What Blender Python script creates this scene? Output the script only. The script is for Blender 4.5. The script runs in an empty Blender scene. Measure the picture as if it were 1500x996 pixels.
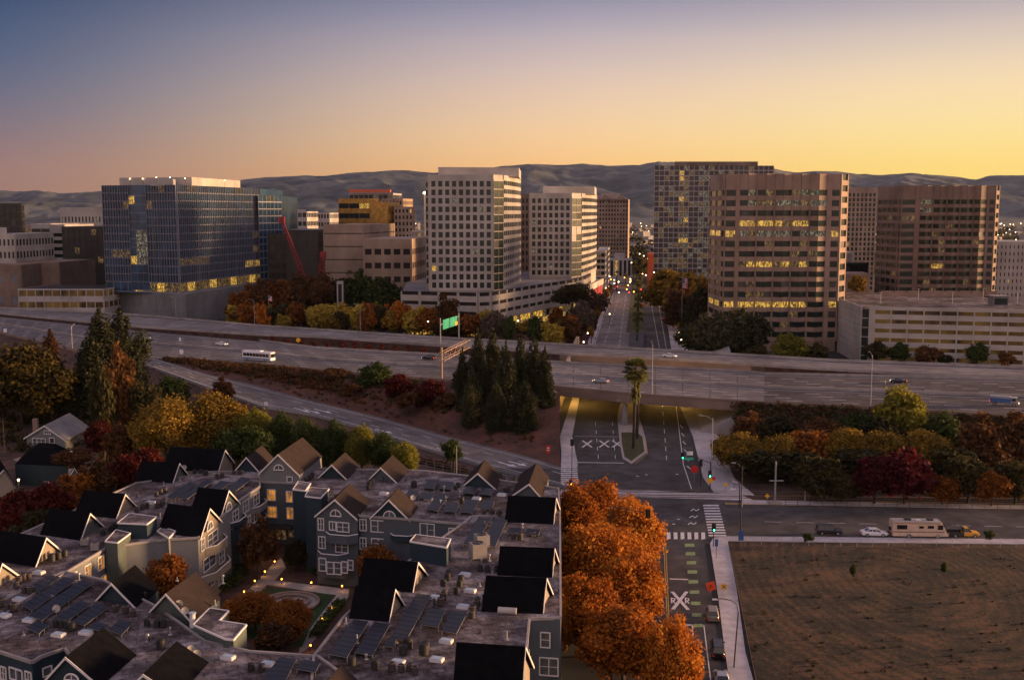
import bpy, math, random
import numpy as np
from mathutils import Vector, Matrix, noise
random.seed(7)
SC = bpy.context.scene
COL = SC.collection
R = math.radians
FPX, H = 1600.0, 58.0
TH = math.atan(188.0 / FPX); CT, ST = math.cos(TH), math.sin(TH)

def P(x, y, z=0.0):
    "world point where the sight line through photo pixel x,y meets height z"
    a, b = (x - 750) / FPX, (498 - y) / FPX
    dx, dy, dz = a, CT + b * ST, -ST + b * CT
    t = (z - H) / dz
    return Vector((dx * t, dy * t, z))
def At(x, D, z=30.0):
    return Vector(((x - 750) / FPX * (D * CT + (H - z) * ST), D, 0))
def zat(D, py):
    k = (498 - py) / FPX
    return H + D * (k * CT - ST) / (CT + k * ST)
def v2(p): return (p[0], p[1])

class MB:
    def __init__(s): s.v = []; s.f = []
    def quad(s, *pts):
        n = len(s.v); s.v += [tuple(p) for p in pts]; s.f.append(tuple(range(n, n + len(pts)))); return s
    def hexa(s, b, t):
        "b, t: lists of bottom and top points, counter-clockwise"
        n = len(s.v); k = len(b)
        s.v += [tuple(p) for p in b] + [tuple(p) for p in t]
        s.f.append(tuple(range(n + k - 1, n - 1, -1))); s.f.append(tuple(range(n + k, n + 2 * k)))
        for i in range(k):
            j = (i + 1) % k
            s.f.append((n + i, n + j, n + k + j, n + k + i))
        return s
    def box(s, x0, x1, y0, y1, z0, z1):
        b = [(x0, y0), (x1, y0), (x1, y1), (x0, y1)]
        return s.hexa([(x, y, z0) for x, y in b], [(x, y, z1) for x, y in b])
    def ybox(s, c, sx, sy, z0, z1, yaw=0.0):
        "box centred at c (x,y), turned by yaw"
        ca, sa = math.cos(yaw), math.sin(yaw); pts = []
        for a, b in ((-sx, -sy), (sx, -sy), (sx, sy), (-sx, sy)):
            a *= .5; b *= .5
            pts.append((c[0] + a * ca - b * sa, c[1] + a * sa + b * ca))
        return s.hexa([(x, y, z0) for x, y in pts], [(x, y, z1) for x, y in pts])
    def prism(s, poly, z0, z1):
        return s.hexa([(p[0], p[1], z0) for p in poly], [(p[0], p[1], z1) for p in poly])
    def obox(s, p0, t, n, s0, s1, d0, d1, z0, z1):
        c = []
        for a, d in ((s0, d1), (s1, d1), (s1, d0), (s0, d0)):
            c.append((p0[0] + t[0] * a + n[0] * d, p0[1] + t[1] * a + n[1] * d))
        return s.hexa([(x, y, z0) for x, y in c], [(x, y, z1) for x, y in c])
    def tube(s, a, b, r0, r1=None, k=8, cap=True):
        r1 = r0 if r1 is None else r1
        a = Vector(a); b = Vector(b); d = (b - a)
        if d.length < 1e-6: return s
        d.normalize(); u = d.orthogonal().normalized(); w = d.cross(u)
        n = len(s.v)
        for c, r in ((a, r0), (b, r1)):
            for i in range(k):
                an = 2 * math.pi * i / k
                s.v.append(tuple(c + u * math.cos(an) * r + w * math.sin(an) * r))
        for i in range(k):
            j = (i + 1) % k; s.f.append((n + i, n + j, n + k + j, n + k + i))
        if cap:
            s.f.append(tuple(range(n + k - 1, n - 1, -1))); s.f.append(tuple(range(n + k, n + 2 * k)))
        return s
    def path(s, pts, r, k=6):
        for a, b in zip(pts, pts[1:]): s.tube(a, b, r, r, k)
        return s
    def sphere(s, c, rx, ry=None, rz=None, nu=10, nv=6):
        ry = rx if ry is None else ry; rz = rx if rz is None else rz
        n = len(s.v)
        for j in range(nv + 1):
            ph = math.pi * j / nv
            for i in range(nu):
                th = 2 * math.pi * i / nu
                s.v.append((c[0] + rx * math.sin(ph) * math.cos(th), c[1] + ry * math.sin(ph) * math.sin(th), c[2] + rz * math.cos(ph)))
        for j in range(nv):
            for i in range(nu):
                k = (i + 1) % nu
                s.f.append((n + j * nu + i, n + (j + 1) * nu + i, n + (j + 1) * nu + k, n + j * nu + k))
        return s
    def build(s, name, mat, parent=None, smooth=False):
        o0 = origin(parent)
        me = bpy.data.meshes.new(name)
        me.from_pydata([(a - o0[0], b - o0[1], c - o0[2]) for a, b, c in s.v], [], s.f)
        if mat: me.materials.append(mat)
        if smooth:
            me.polygons.foreach_set('use_smooth', [True] * len(me.polygons))
        me.update()
        ob = bpy.data.objects.new(name, me); COL.objects.link(ob)
        if parent: ob.parent = parent
        ORG[ob.name] = o0
        return ob
ORG = {}
def origin(o): return ORG.get(o.name, (0, 0, 0)) if o else (0, 0, 0)
def tag(o, label=None, cat=None, group=None, kind=None):
    if label: o['label'] = label
    if cat: o['category'] = cat
    if group: o['group'] = group
    if kind: o['kind'] = kind
    return o
def thing(name, label, cat, loc=(0, 0, 0), group=None):
    o = bpy.data.objects.new(name, None); COL.objects.link(o)
    o.location = loc; o.empty_display_size = .1; ORG[o.name] = tuple(loc)
    return tag(o, label, cat, group)
def copy_tree(o, parent=None):
    c = o.copy(); COL.objects.link(c)
    if parent: c.parent = parent
    for ch in [x for x in KIDS.get(o.name, [])]: copy_tree(ch, c)
    return c
KIDS = {}
def reg(root):
    "remember the children of a prototype, so copies need no search through the scene"
    KIDS.setdefault(root.name, [])
    KIDS[root.name] = list(root.children)
    for c in root.children: reg(c)
    return root
def place(proto, loc, rz=0, label=None, group=None, scale=1, first=[set()]):
    if proto.name in first[0]: o = copy_tree(proto)
    else: first[0].add(proto.name); o = proto
    o.location = loc; o.rotation_euler = (0, 0, rz); o.scale = (scale,) * 3 if not isinstance(scale, tuple) else scale
    if label: o['label'] = label
    if group: o['group'] = group
    return o

# ---------------------------------------------------------------- materials
def nt(name):
    m = bpy.data.materials.new(name); m.use_nodes = True
    return m, m.node_tree.nodes, m.node_tree.links, m.node_tree.nodes['Principled BSDF']
def mat(name, c, rough=.8, metal=0, var=.25, scale=.3, c2=None, emit=None, es=0, bump=0, spec=.5, detail=5, scale2=None):
    m, N, L, b = nt(name)
    b.inputs['Roughness'].default_value = rough; b.inputs['Metallic'].default_value = metal
    b.inputs['Specular IOR Level'].default_value = spec
    tc = N.new('ShaderNodeTexCoord'); no = N.new('ShaderNodeTexNoise')
    L.new(tc.outputs['Object'], no.inputs['Vector'])
    no.inputs['Scale'].default_value = scale; no.inputs['Detail'].default_value = detail; no.inputs['Roughness'].default_value = .6
    rp = N.new('ShaderNodeValToRGB'); L.new(no.outputs['Fac'], rp.inputs['Fac'])
    a = c2 if c2 else tuple(x * (1 - var) for x in c)
    z = c if c2 else tuple(min(1, x * (1 + var)) for x in c)
    rp.color_ramp.elements[0].color = (*a, 1); rp.color_ramp.elements[1].color = (*z, 1)
    rp.color_ramp.elements[0].position = .35; rp.color_ramp.elements[1].position = .65
    out = rp.outputs['Color']
    if scale2:
        n2 = N.new('ShaderNodeTexNoise'); L.new(tc.outputs['Object'], n2.inputs['Vector'])
        n2.inputs['Scale'].default_value = scale2; n2.inputs['Detail'].default_value = 3
        mp = N.new('ShaderNodeMapRange'); L.new(n2.outputs['Fac'], mp.inputs['Value'])
        mp.inputs['From Min'].default_value = .3; mp.inputs['From Max'].default_value = .7
        mp.inputs['To Min'].default_value = .72; mp.inputs['To Max'].default_value = 1.28
        mx = N.new('ShaderNodeVectorMath'); mx.operation = 'SCALE'
        L.new(out, mx.inputs[0]); L.new(mp.outputs['Result'], mx.inputs['Scale']); out = mx.outputs['Vector']
    L.new(out, b.inputs['Base Color'])
    if emit:
        b.inputs['Emission Color'].default_value = (*emit, 1); b.inputs['Emission Strength'].default_value = es
    if bump:
        bp = N.new('ShaderNodeBump'); bp.inputs['Strength'].default_value = bump; bp.inputs['Distance'].default_value = .1
        L.new(no.outputs['Fac'], bp.inputs['Height']); L.new(bp.outputs['Normal'], b.inputs['Normal'])
    return m
def litglass(name, col, es, scale=.9, thr=(.42, .6), base=(.02, .025, .03), stretch=(1, 1, .5)):
    "a window with a lit room behind it: broken, uneven brightness"
    m, N, L, b = nt(name)
    b.inputs['Base Color'].default_value = (*base, 1); b.inputs['Roughness'].default_value = .15
    tc = N.new('ShaderNodeTexCoord'); mp = N.new('ShaderNodeMapping'); L.new(tc.outputs['Object'], mp.inputs['Vector'])
    mp.inputs['Scale'].default_value = stretch
    no = N.new('ShaderNodeTexNoise'); L.new(mp.outputs['Vector'], no.inputs['Vector'])
    no.inputs['Scale'].default_value = scale; no.inputs['Detail'].default_value = 3
    mr = N.new('ShaderNodeMapRange'); L.new(no.outputs['Fac'], mr.inputs['Value'])
    mr.inputs['From Min'].default_value = thr[0]; mr.inputs['From Max'].default_value = thr[1]
    mr.inputs['To Min'].default_value = .06 * es; mr.inputs['To Max'].default_value = es
    b.inputs['Emission Color'].default_value = (*col, 1); L.new(mr.outputs['Result'], b.inputs['Emission Strength'])
    return m
def glow(name, col, es):
    m, N, L, b = nt(name)
    b.inputs['Base Color'].default_value = (*[x * .5 for x in col], 1)
    b.inputs['Emission Color'].default_value = (*col, 1); b.inputs['Emission Strength'].default_value = es
    return m
def leafmat(name, cols, trans=.38, clump=2.6):
    m, N, L, b = nt(name)
    ge = N.new('ShaderNodeNewGeometry'); rp = N.new('ShaderNodeValToRGB')
    tc = N.new('ShaderNodeTexCoord'); no = N.new('ShaderNodeTexNoise'); L.new(tc.outputs['Object'], no.inputs['Vector'])
    no.inputs['Scale'].default_value = clump; no.inputs['Detail'].default_value = 3
    oi = N.new('ShaderNodeObjectInfo')
    a1 = N.new('ShaderNodeMath'); a1.operation = 'MULTIPLY_ADD'; L.new(ge.outputs['Random Per Island'], a1.inputs[0]); a1.inputs[1].default_value = .5
    L.new(no.outputs['Fac'], a1.inputs[2])
    a2 = N.new('ShaderNodeMath'); a2.operation = 'MULTIPLY_ADD'; L.new(oi.outputs['Random'], a2.inputs[0]); a2.inputs[1].default_value = .3; L.new(a1.outputs[0], a2.inputs[2])
    a3 = N.new('ShaderNodeMath'); a3.operation = 'SUBTRACT'; L.new(a2.outputs[0], a3.inputs[0]); a3.inputs[1].default_value = .38
    L.new(a3.outputs[0], rp.inputs['Fac'])
    el = rp.color_ramp.elements
    while len(el) < len(cols): el.new(.5)
    for i, c in enumerate(cols):
        el[i].position = i / (len(cols) - 1); el[i].color = (*c, 1)
    L.new(rp.outputs['Color'], b.inputs['Base Color']); b.inputs['Roughness'].default_value = .75; b.inputs['Specular IOR Level'].default_value = .2
    tr = N.new('ShaderNodeBsdfTranslucent'); L.new(rp.outputs['Color'], tr.inputs['Color'])
    mx = N.new('ShaderNodeMixShader'); mx.inputs[0].default_value = trans
    L.new(b.outputs[0], mx.inputs[1]); L.new(tr.outputs[0], mx.inputs[2]); L.new(mx.outputs[0], N['Material Output'].inputs[0])
    return m

M = dict(
 asphalt=mat('asphalt', (.07, .064, .062), .95, var=.3, scale=.3, bump=.1, scale2=.08, spec=.2),
 asphalt_road=mat('worn_asphalt', (.085, .075, .072), .95, var=.3, scale=.2, scale2=.05, spec=.2),
 tyre_band=mat('tyre_polished_band', (.1, .09, .088), .85, var=.25, scale=.15, scale2=.03, spec=.2),
 asphalt_dark=mat('asphalt_dark', (.05, .048, .055), .85, var=.25, scale=.3, scale2=.04),
 deck=mat('deck_concrete', (.15, .135, .13), .9, var=.22, scale=.25, scale2=.05, spec=.2),
 deck2=mat('deck_concrete_pale', (.19, .172, .165), .9, var=.18, scale=.2, scale2=.05, spec=.2),
 concrete=mat('concrete', (.3, .27, .255), .9, var=.15, scale=.4, scale2=.05),
 sidewalk=mat('sidewalk', (.44, .4, .4), .9, var=.15, scale=.6, scale2=.08),
 kerb=mat('kerb', (.36, .31, .28), .9, var=.15, scale=1),
 paint=mat('road_paint', (.8, .77, .75), .7, var=.2, scale=2.5, c2=(.5, .47, .46)),
 yellow=mat('yellow_paint', (.62, .38, .06), .7, var=.2, scale=2, c2=(.35, .24, .08)),
 green=mat('green_paint', (.24, .34, .13), .8, var=.25, scale=2),
 soil=mat('red_soil', (.13, .05, .03), 1, scale=.12, c2=(.05, .026, .015), bump=.5, scale2=.9),
 duff=mat('leaf_duff', (.1, .05, .032), 1, scale=.3, c2=(.035, .02, .016), bump=.5, scale2=1.5),
 grass=mat('grass', (.07, .065, .018), 1, scale=.5, c2=(.03, .036, .01), bump=.3, scale2=3),
 lawn=mat('lawn', (.02, .05, .012), 1, scale=1.5, var=.3, scale2=.2),
 city=mat('city_ground', (.055, .05, .042), 1, scale=.02, c2=(.02, .024, .02), scale2=.006),
 hill=mat('hill', (.105, .115, .115), 1, scale=.0035, c2=(.01, .02, .03), detail=12, scale2=.016),
 brown=mat('brown_panel', (.21, .145, .11), .8, var=.1, scale=.3, scale2=.06),
 brown2=mat('mauve_panel', (.29, .2, .15), .8, var=.1, scale=.3, scale2=.06),
 tan=mat('tan_concrete', (.32, .235, .175), .85, var=.1, scale=.2, scale2=.06),
 cream=mat('cream_panel', (.38, .345, .31), .75, var=.08, scale=.3, scale2=.05),
 whiteb=mat('white_band', (.36, .335, .32), .8, var=.08, scale=.3, scale2=.05),
 greyb=mat('grey_wall', (.17, .17, .175), .8, var=.12, scale=.2, scale2=.06),
 darkb=mat('dark_cladding', (.028, .024, .022), .45, var=.3, scale=.2),
 mullion=mat('mullion', (.33, .31, .31), .6, var=.1, scale=.5),
 finmat=mat('blue_grey_fin', (.21, .215, .26), .45, metal=.2, var=.1, scale=.5),
 glass=mat('glass', (.012, .016, .018), .15, var=.3, scale=.15, spec=.35),
 glassg=mat('green_glass', (.014, .026, .024), .18, var=.35, scale=.2, spec=.35),
 glassb=mat('blue_glass', (.02, .055, .105), .2, var=.45, scale=.12, spec=.45),
 glassr=mat('grey_room_glass', (.06, .055, .055), .3, var=.5, scale=.3, spec=.4),
 gold=mat('gold_glass', (.34, .2, .05), .25, metal=.6, var=.35, scale=.3),
 lit=litglass('lit_glass', (1, .56, .1), .75, 1.5, (.4, .66)),
 litdim=litglass('dim_lit_glass', (1, .58, .2), .2, 1.5, (.45, .68)),
 litcool=litglass('pale_lit_glass', (.85, .75, .5), .2, 1.6, (.48, .64)),
 litfull=litglass('bright_lobby_glass', (1, .55, .08), 1.0, 1.1, (.42, .66), stretch=(1.4, 1.4, .8)),
 garage=litglass('garage_opening', (1, .5, .1), .06, .12, (.4, .6), base=(.03, .02, .015)),
 opening=mat('dark_opening', (.02, .014, .013), .9),
 red=mat('red_paint', (.25, .014, .02), .5, var=.15),
 orange=mat('orange_paint', (.6, .12, .03), .6, var=.1),
 rail=mat('steel_rail', (.2, .16, .13), .45, metal=.5),
 metal=mat('galvanised', (.32, .32, .33), .5, metal=.4, var=.15, scale=1),
 dmetal=mat('dark_metal', (.035, .033, .035), .5, metal=.2, var=.2),
 roofw=mat('roof_membrane', (.36, .27, .26), .95, scale=.5, c2=(.07, .045, .045), detail=9, scale2=.1, spec=.2),
 roofg=mat('roof_grey', (.2, .19, .19), .9, var=.2, scale=.3, scale2=.04),
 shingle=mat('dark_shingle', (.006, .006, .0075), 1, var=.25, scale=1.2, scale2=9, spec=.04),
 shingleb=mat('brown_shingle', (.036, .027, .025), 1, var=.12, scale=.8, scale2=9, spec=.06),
 w_grey=mat('grey_siding', (.078, .094, .108), .8, var=.08, scale=.5),
 w_lgrey=mat('pale_grey_siding', (.17, .175, .18), .8, var=.08, scale=.5),
 w_beige=mat('beige_siding', (.26, .215, .16), .8, var=.08, scale=.5),
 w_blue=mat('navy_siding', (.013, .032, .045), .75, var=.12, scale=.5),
 w_green=mat('sage_siding', (.075, .095, .085), .8, var=.1, scale=.5),
 trim=mat('white_trim', (.72, .68, .66), .6, var=.06, scale=1),
 bark=mat('bark', (.08, .055, .04), .95, scale=1.2, var=.4, bump=.5),
 barkd=mat('dark_bark', (.035, .025, .02), .95, scale=1.2, var=.4, bump=.5),
 white=mat('white_paint', (.72, .7, .7), .35, var=.04),
 silver=mat('silver_paint', (.4, .41, .44), .25, metal=.6, var=.04),
 carblack=mat('black_paint', (.012, .012, .016), .2, var=.1, spec=.7),
 carsand=mat('sand_paint', (.26, .23, .19), .3, metal=.3, var=.05),
 caryellow=mat('yellow_body_paint', (.65, .32, .03), .4, var=.1),
 carblue=mat('blue_body_paint', (.05, .12, .3), .35, var=.1),
 rvcream=mat('cream_body', (.58, .43, .31), .5, var=.1, scale=1.5),
 tyre=mat('tyre', (.015, .015, .015), .9),
 carglass=mat('car_glass', (.012, .014, .018), .08, spec=.9),
 tail=glow('tail_light', (1, .05, .03), 1.6), head=glow('head_light', (1, .8, .5), 2.5),
 lamp=glow('warm_lamp', (1, .62, .28), 12), lampw=glow('white_lamp', (1, .75, .45), 5), redlamp=glow('red_lamp', (1, .05, .05), 3),
 amber=glow('amber_lamp', (1, .35, .04), 8), gsig=glow('green_signal', (.05, 1, .45), 10), rsig=glow('red_signal', (1, .06, .03), 3),
 warmwin=litglass('warm_window', (1, .38, .05), .5, .8, (.3, .6)),
 curtain=mat('window_pane', (.09, .1, .11), .15, var=.5, scale=.9, spec=.7),
 pv=mat('solar_cell', (.012, .014, .024), .4, var=.15, scale=.7, spec=.25),
 skyl=mat('skylight', (.42, .5, .55), .25, var=.15, scale=1),
 signg=mat('green_sign', (.02, .3, .18), .5, emit=(.02, .5, .3), es=.08), signw=mat('sign_white', (.8, .8, .8), .5),
 signo=mat('orange_sign', (.85, .09, .02), .5), signy=mat('yellow_sign', (.8, .45, .02), .5), signr=mat('red_sign', (.6, .02, .02), .5),
)

def roofing():
    "flat roof membrane: pale and dirty patches, welded seams, dark ponding stains"
    m, N, L, b = nt('roof_membrane_seamed'); tc = N.new('ShaderNodeTexCoord'); mp = N.new('ShaderNodeMapping'); L.new(tc.outputs['Object'], mp.inputs[0]); mp.inputs['Rotation'].default_value = (0, 0, -.3)
    def noi(sc, d=6, r=.6):
        n = N.new('ShaderNodeTexNoise'); L.new(mp.outputs[0], n.inputs[0]); n.inputs['Scale'].default_value = sc; n.inputs['Detail'].default_value = d; n.inputs['Roughness'].default_value = r; return n.outputs['Fac']
    r1 = N.new('ShaderNodeValToRGB'); L.new(noi(.32, 9, .72), r1.inputs[0]); e = r1.color_ramp.elements
    e[0].position = .36; e[0].color = (.07, .055, .052, 1); e[1].position = .66; e[1].color = (.46, .415, .41, 1); x = e.new(.5); x.color = (.19, .16, .158, 1)
    r2 = N.new('ShaderNodeValToRGB'); L.new(noi(.075, 4, .5), r2.inputs[0]); e = r2.color_ramp.elements; e[0].position = .38; e[0].color = (.45, .42, .42, 1); e[1].position = .58; e[1].color = (1, 1, 1, 1)
    r3 = N.new('ShaderNodeValToRGB'); L.new(noi(1.7, 8, .8), r3.inputs[0]); e = r3.color_ramp.elements; e[0].position = .34; e[0].color = (.35, .32, .32, 1); e[1].position = .5; e[1].color = (1, 1, 1, 1)
    br = N.new('ShaderNodeTexBrick'); L.new(mp.outputs[0], br.inputs[0]); br.inputs['Scale'].default_value = .22; br.inputs['Mortar Size'].default_value = .014; br.inputs['Mortar Smooth'].default_value = .3
    br.inputs['Color1'].default_value = (1, 1, 1, 1); br.inputs['Color2'].default_value = (.82, .8, .8, 1); br.inputs['Mortar'].default_value = (.5, .46, .46, 1)
    prev = r1.outputs[0]
    for o in (r2.outputs[0], r3.outputs[0], br.outputs[0]):
        x = N.new('ShaderNodeMix'); x.data_type = 'RGBA'; x.blend_type = 'MULTIPLY'; x.inputs['Factor'].default_value = 1; L.new(prev, x.inputs['A']); L.new(o, x.inputs['B']); prev = x.outputs['Result']
    L.new(prev, b.inputs['Base Color']); b.inputs['Roughness'].default_value = .95; b.inputs['Specular IOR Level'].default_value = .15; return m
M['roofw'] = roofing()
# ---------------------------------------------------------------- camera, light
cam = bpy.data.cameras.new('camera'); co = bpy.data.objects.new('camera', cam); COL.objects.link(co); SC.camera = co
cam.sensor_width = 36; cam.lens = 36 * FPX / 1500; cam.clip_start = 1; cam.clip_end = 60000
co.location = (0, 0, H); co.rotation_euler = (R(90) - TH, 0, 0)
HAZE = 0.9e-5
SUN_AZ, SUN_EL = R(50), R(4.5)      # azimuth to the right of the view, elevation
w = bpy.data.worlds.new('World'); SC.world = w; w.use_nodes = True
N, L = w.node_tree.nodes, w.node_tree.links
for n in list(N): N.remove(n)
out = N.new('ShaderNodeOutputWorld'); bg = N.new('ShaderNodeBackground'); L.new(bg.outputs[0], out.inputs[0])
bg.inputs['Strength'].default_value = 1.0
sky = N.new('ShaderNodeTexSky'); sky.sky_type = 'NISHITA'; sky.sun_disc = False
sky.sun_elevation = R(1.5); sky.sun_rotation = SUN_AZ; sky.altitude = 50; sky.dust_density = 2.5; sky.ozone_density = 2
tc = N.new('ShaderNodeTexCoord'); sx = N.new('ShaderNodeSeparateXYZ'); L.new(tc.outputs['Generated'], sx.inputs[0])
def ramp(fac, stops, interp='B_SPLINE'):
    r = N.new('ShaderNodeValToRGB'); L.new(fac, r.inputs['Fac']); e = r.color_ramp.elements
    r.color_ramp.interpolation = interp
    while len(e) < len(stops): e.new(.5)
    for i, (p, c) in enumerate(stops): e[i].position = p; e[i].color = (*c, 1)
    return r.outputs['Color']
def s2l(r, g, b): return tuple((c / 255 / 12.92 if c / 255 <= .04045 else ((c / 255 + .055) / 1.055) ** 2.4) for c in (r, g, b))
def mth(op, a, b=None, clamp=False):
    n = N.new('ShaderNodeMath'); n.operation = op; n.use_clamp = clamp
    for i, x in enumerate((a, b)):
        if x is None: continue
        if isinstance(x, (int, float)): n.inputs[i].default_value = x
        else: L.new(x, n.inputs[i])
    return n.outputs[0]
# elevation factor 0..1 over 0..~60 degrees (sine of elevation), square root spreads the horizon
ef = mth('SQRT', mth('MAXIMUM', sx.outputs['Z'], 0.0))
def el(ypx):
    b = (498 - ypx) / FPX; dz = -ST + b * CT; dy = CT + b * ST
    return math.sqrt(max(0, dz / math.hypot(dz, dy)))
left = ramp(ef, [(0, s2l(150, 112, 96)), (el(255), s2l(150, 112, 104)), (el(200), s2l(122, 108, 122)), (el(130), s2l(82, 96, 126)), (el(60), s2l(56, 80, 116)), (el(0), s2l(34, 62, 100)), (.62, s2l(74, 74, 92)), (1, s2l(70, 62, 74))])
mid = ramp(ef, [(0, s2l(246, 178, 108)), (el(250), s2l(250, 190, 118)), (el(200), s2l(246, 204, 150)), (el(130), s2l(226, 196, 176)), (el(60), s2l(190, 174, 180)), (el(0), s2l(140, 142, 168)), (.62, s2l(98, 88, 100)), (1, s2l(74, 64, 74))])
right = ramp(ef, [(0, s2l(255, 212, 92)), (el(250), s2l(252, 216, 112)), (el(200), s2l(248, 222, 150)), (el(130), s2l(246, 218, 176)), (el(60), s2l(206, 190, 182)), (el(0), s2l(160, 152, 168)), (.62, s2l(108, 94, 102)), (1, s2l(76, 64, 72))])
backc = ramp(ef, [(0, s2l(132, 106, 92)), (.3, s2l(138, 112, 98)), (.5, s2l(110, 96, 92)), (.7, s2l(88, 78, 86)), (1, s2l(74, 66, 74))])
az = N.new('ShaderNodeMath'); az.operation = 'ARCTAN2'; L.new(sx.outputs['X'], az.inputs[0]); L.new(sx.outputs['Y'], az.inputs[1])   # 0 ahead, + to the right
azd = az.outputs[0]
def smooth(lo, hi):
    m_ = N.new('ShaderNodeMapRange'); m_.interpolation_type = 'SMOOTHSTEP'; L.new(azd, m_.inputs['Value'])
    m_.inputs['From Min'].default_value = lo; m_.inputs['From Max'].default_value = hi; return m_.outputs['Result']
def mix(f, a, b):
    m_ = N.new('ShaderNodeMix'); m_.data_type = 'RGBA'; L.new(f, m_.inputs['Factor']); L.new(a, m_.inputs['A']); L.new(b, m_.inputs['B']); return m_.outputs['Result']
c = mix(smooth(-.5, .1), left, mid)
c = mix(smooth(-.02, .42), c, right)
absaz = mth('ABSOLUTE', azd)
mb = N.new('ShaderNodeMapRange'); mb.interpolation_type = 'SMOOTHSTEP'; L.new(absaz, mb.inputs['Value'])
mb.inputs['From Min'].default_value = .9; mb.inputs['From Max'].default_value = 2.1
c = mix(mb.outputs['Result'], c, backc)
# the physical sky, faint, under the dusk colours
vm = N.new('ShaderNodeVectorMath'); vm.operation = 'SCALE'; L.new(sky.outputs[0], vm.inputs[0]); vm.inputs['Scale'].default_value = .01
ad = N.new('ShaderNodeVectorMath'); ad.operation = 'ADD'; L.new(c, ad.inputs[0]); L.new(vm.outputs[0], ad.inputs[1])
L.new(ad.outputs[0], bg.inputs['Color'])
# sky raised behind the viewer and overhead, as added fill light on the land
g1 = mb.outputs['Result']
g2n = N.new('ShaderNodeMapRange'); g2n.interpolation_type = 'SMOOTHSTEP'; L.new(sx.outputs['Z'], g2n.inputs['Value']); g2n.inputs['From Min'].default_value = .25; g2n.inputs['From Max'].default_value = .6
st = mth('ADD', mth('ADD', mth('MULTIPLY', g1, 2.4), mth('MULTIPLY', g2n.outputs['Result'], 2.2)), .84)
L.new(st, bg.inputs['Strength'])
sd = bpy.data.lights.new('sun', 'SUN'); sd.energy = 8; sd.angle = R(9); sd.color = (1, .58, .28)
so = bpy.data.objects.new('sun', sd); COL.objects.link(so)
d = Vector((math.sin(SUN_AZ + R(32)) * math.cos(SUN_EL), math.cos(SUN_AZ + R(32)) * math.cos(SUN_EL), math.sin(SUN_EL)))
so.rotation_euler = d.to_track_quat('Z', 'Y').to_euler()
def lamp(name, loc, e, col=(1, .6, .25), r=.3):
    l = bpy.data.lights.new(name, 'POINT'); l.energy = e; l.color = col; l.shadow_soft_size = r
    o = bpy.data.objects.new(name, l); COL.objects.link(o); o.location = loc; return o
hz = bpy.data.materials.new('haze_air'); hz.use_nodes = True
hn, hl = hz.node_tree.nodes, hz.node_tree.links
hn.remove(hn['Principled BSDF']); pv_ = hn.new('ShaderNodeVolumePrincipled'); pv_.inputs['Color'].default_value = (.58, .7, 1.0, 1); pv_.inputs['Density'].default_value = HAZE; pv_.inputs['Anisotropy'].default_value = .2
hl.new(pv_.outputs[0], hn['Material Output'].inputs['Volume'])
tag(MB().box(-14100, 14100, -400, 14100, -4, 640).build('haze', hz), kind='stuff')
vs = SC.view_settings; vs.view_transform = 'Standard'; vs.look = 'None'; vs.gamma = 1; vs.exposure = .3; vs.use_curve_mapping = False
# ---------------------------------------------------------------- ground, hills, roads
def struct(name, mb, m, smooth=False): return tag(mb.build(name, m, None, smooth), kind='structure')
g = MB(); g.quad((-14000, -300, -.05), (14000, -300, -.05), (14000, 14000, -.05), (-14000, 14000, -.05)); struct('ground', g, M['city'])

RID = [(-400, 286), (-100, 284), (0, 279), (30, 281), (60, 278), (95, 283), (140, 281), (200, 276), (300, 270), (355, 265), (400, 260), (450, 256), (480, 257), (520, 252), (560, 250), (600, 249), (640, 252), (700, 249), (740, 244), (780, 242), (815, 244), (850, 240), (900, 242), (935, 243), (960, 238), (990, 241), (1060, 246), (1130, 250), (1160, 254), (1190, 252), (1220, 253), (1250, 257), (1280, 258), (1320, 255), (1350, 256), (1400, 260), (1420, 263), (1445, 258), (1500, 257), (1700, 262), (2000, 270)]
def ridge(px):
    for (a, ya), (b, yb) in zip(RID, RID[1:]):
        if a <= px <= b: return ya + (yb - ya) * (px - a) / (b - a)
    return 284
def hill_mesh(Y0, Y1, nx, ny, x0, x1, amp, seed, top, rise=1.0):
    mb = MB(); 
    for j in range(ny + 1):
        t = j / ny; Y = Y0 + (Y1 - Y0) * t
        for i in range(nx + 1):
            px = x0 + (x1 - x0) * i / nx
            X = (px - 750) / FPX * Y
            full = 58 + (Y0 + .8 * (Y1 - Y0)) * (308 - top(px)) / FPX
            pr = (t / .8) if t < .8 else 1 - (t - .8) * 1.2
            pr = max(0, min(1, pr)); pr = pr * pr * (3 - 2 * pr)
            n = noise.fractal((X / 900 + seed, Y / 900, seed), .9, 2.1, 6)
            rr = 1 - abs(noise.noise((X / 620 + seed, Y / 1500, 3.3))) * 2
            n2 = noise.ridged_multi_fractal((X / 1300, Y / 1900, seed), 1.0, 2.1, 5, 1.0, 2.0) - 1.1
            n3 = abs(noise.fractal((X / 330 + seed, Y / 700, 7.7), .8, 2.2, 4)); hgt = full * pr * rise * (1 + (1 - .94 * pr) * amp * n2 * .75) + n * 22 * (1.15 - pr) * pr * 3 + rr * 120 * pr * (1 - pr) - n3 * 190 * pr * (1.06 - pr) + 4 * pr
            mb.v.append((X, Y, max(-2, hgt) if t > 0 else -2))
    for j in range(ny):
        for i in range(nx):
            a = j * (nx + 1) + i; mb.f.append((a, a + 1, a + nx + 2, a + nx + 1))
    return mb
struct('hills', hill_mesh(5200, 9600, 460, 120, -420, 1960, .75, 4.2, ridge), M['hill'], True)
struct('foothills', hill_mesh(4300, 6400, 300, 50, -420, 700, .6, 9.1, lambda p: 296 + max(0, (p - 200)) * .03), M['hill'], True)

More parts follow.
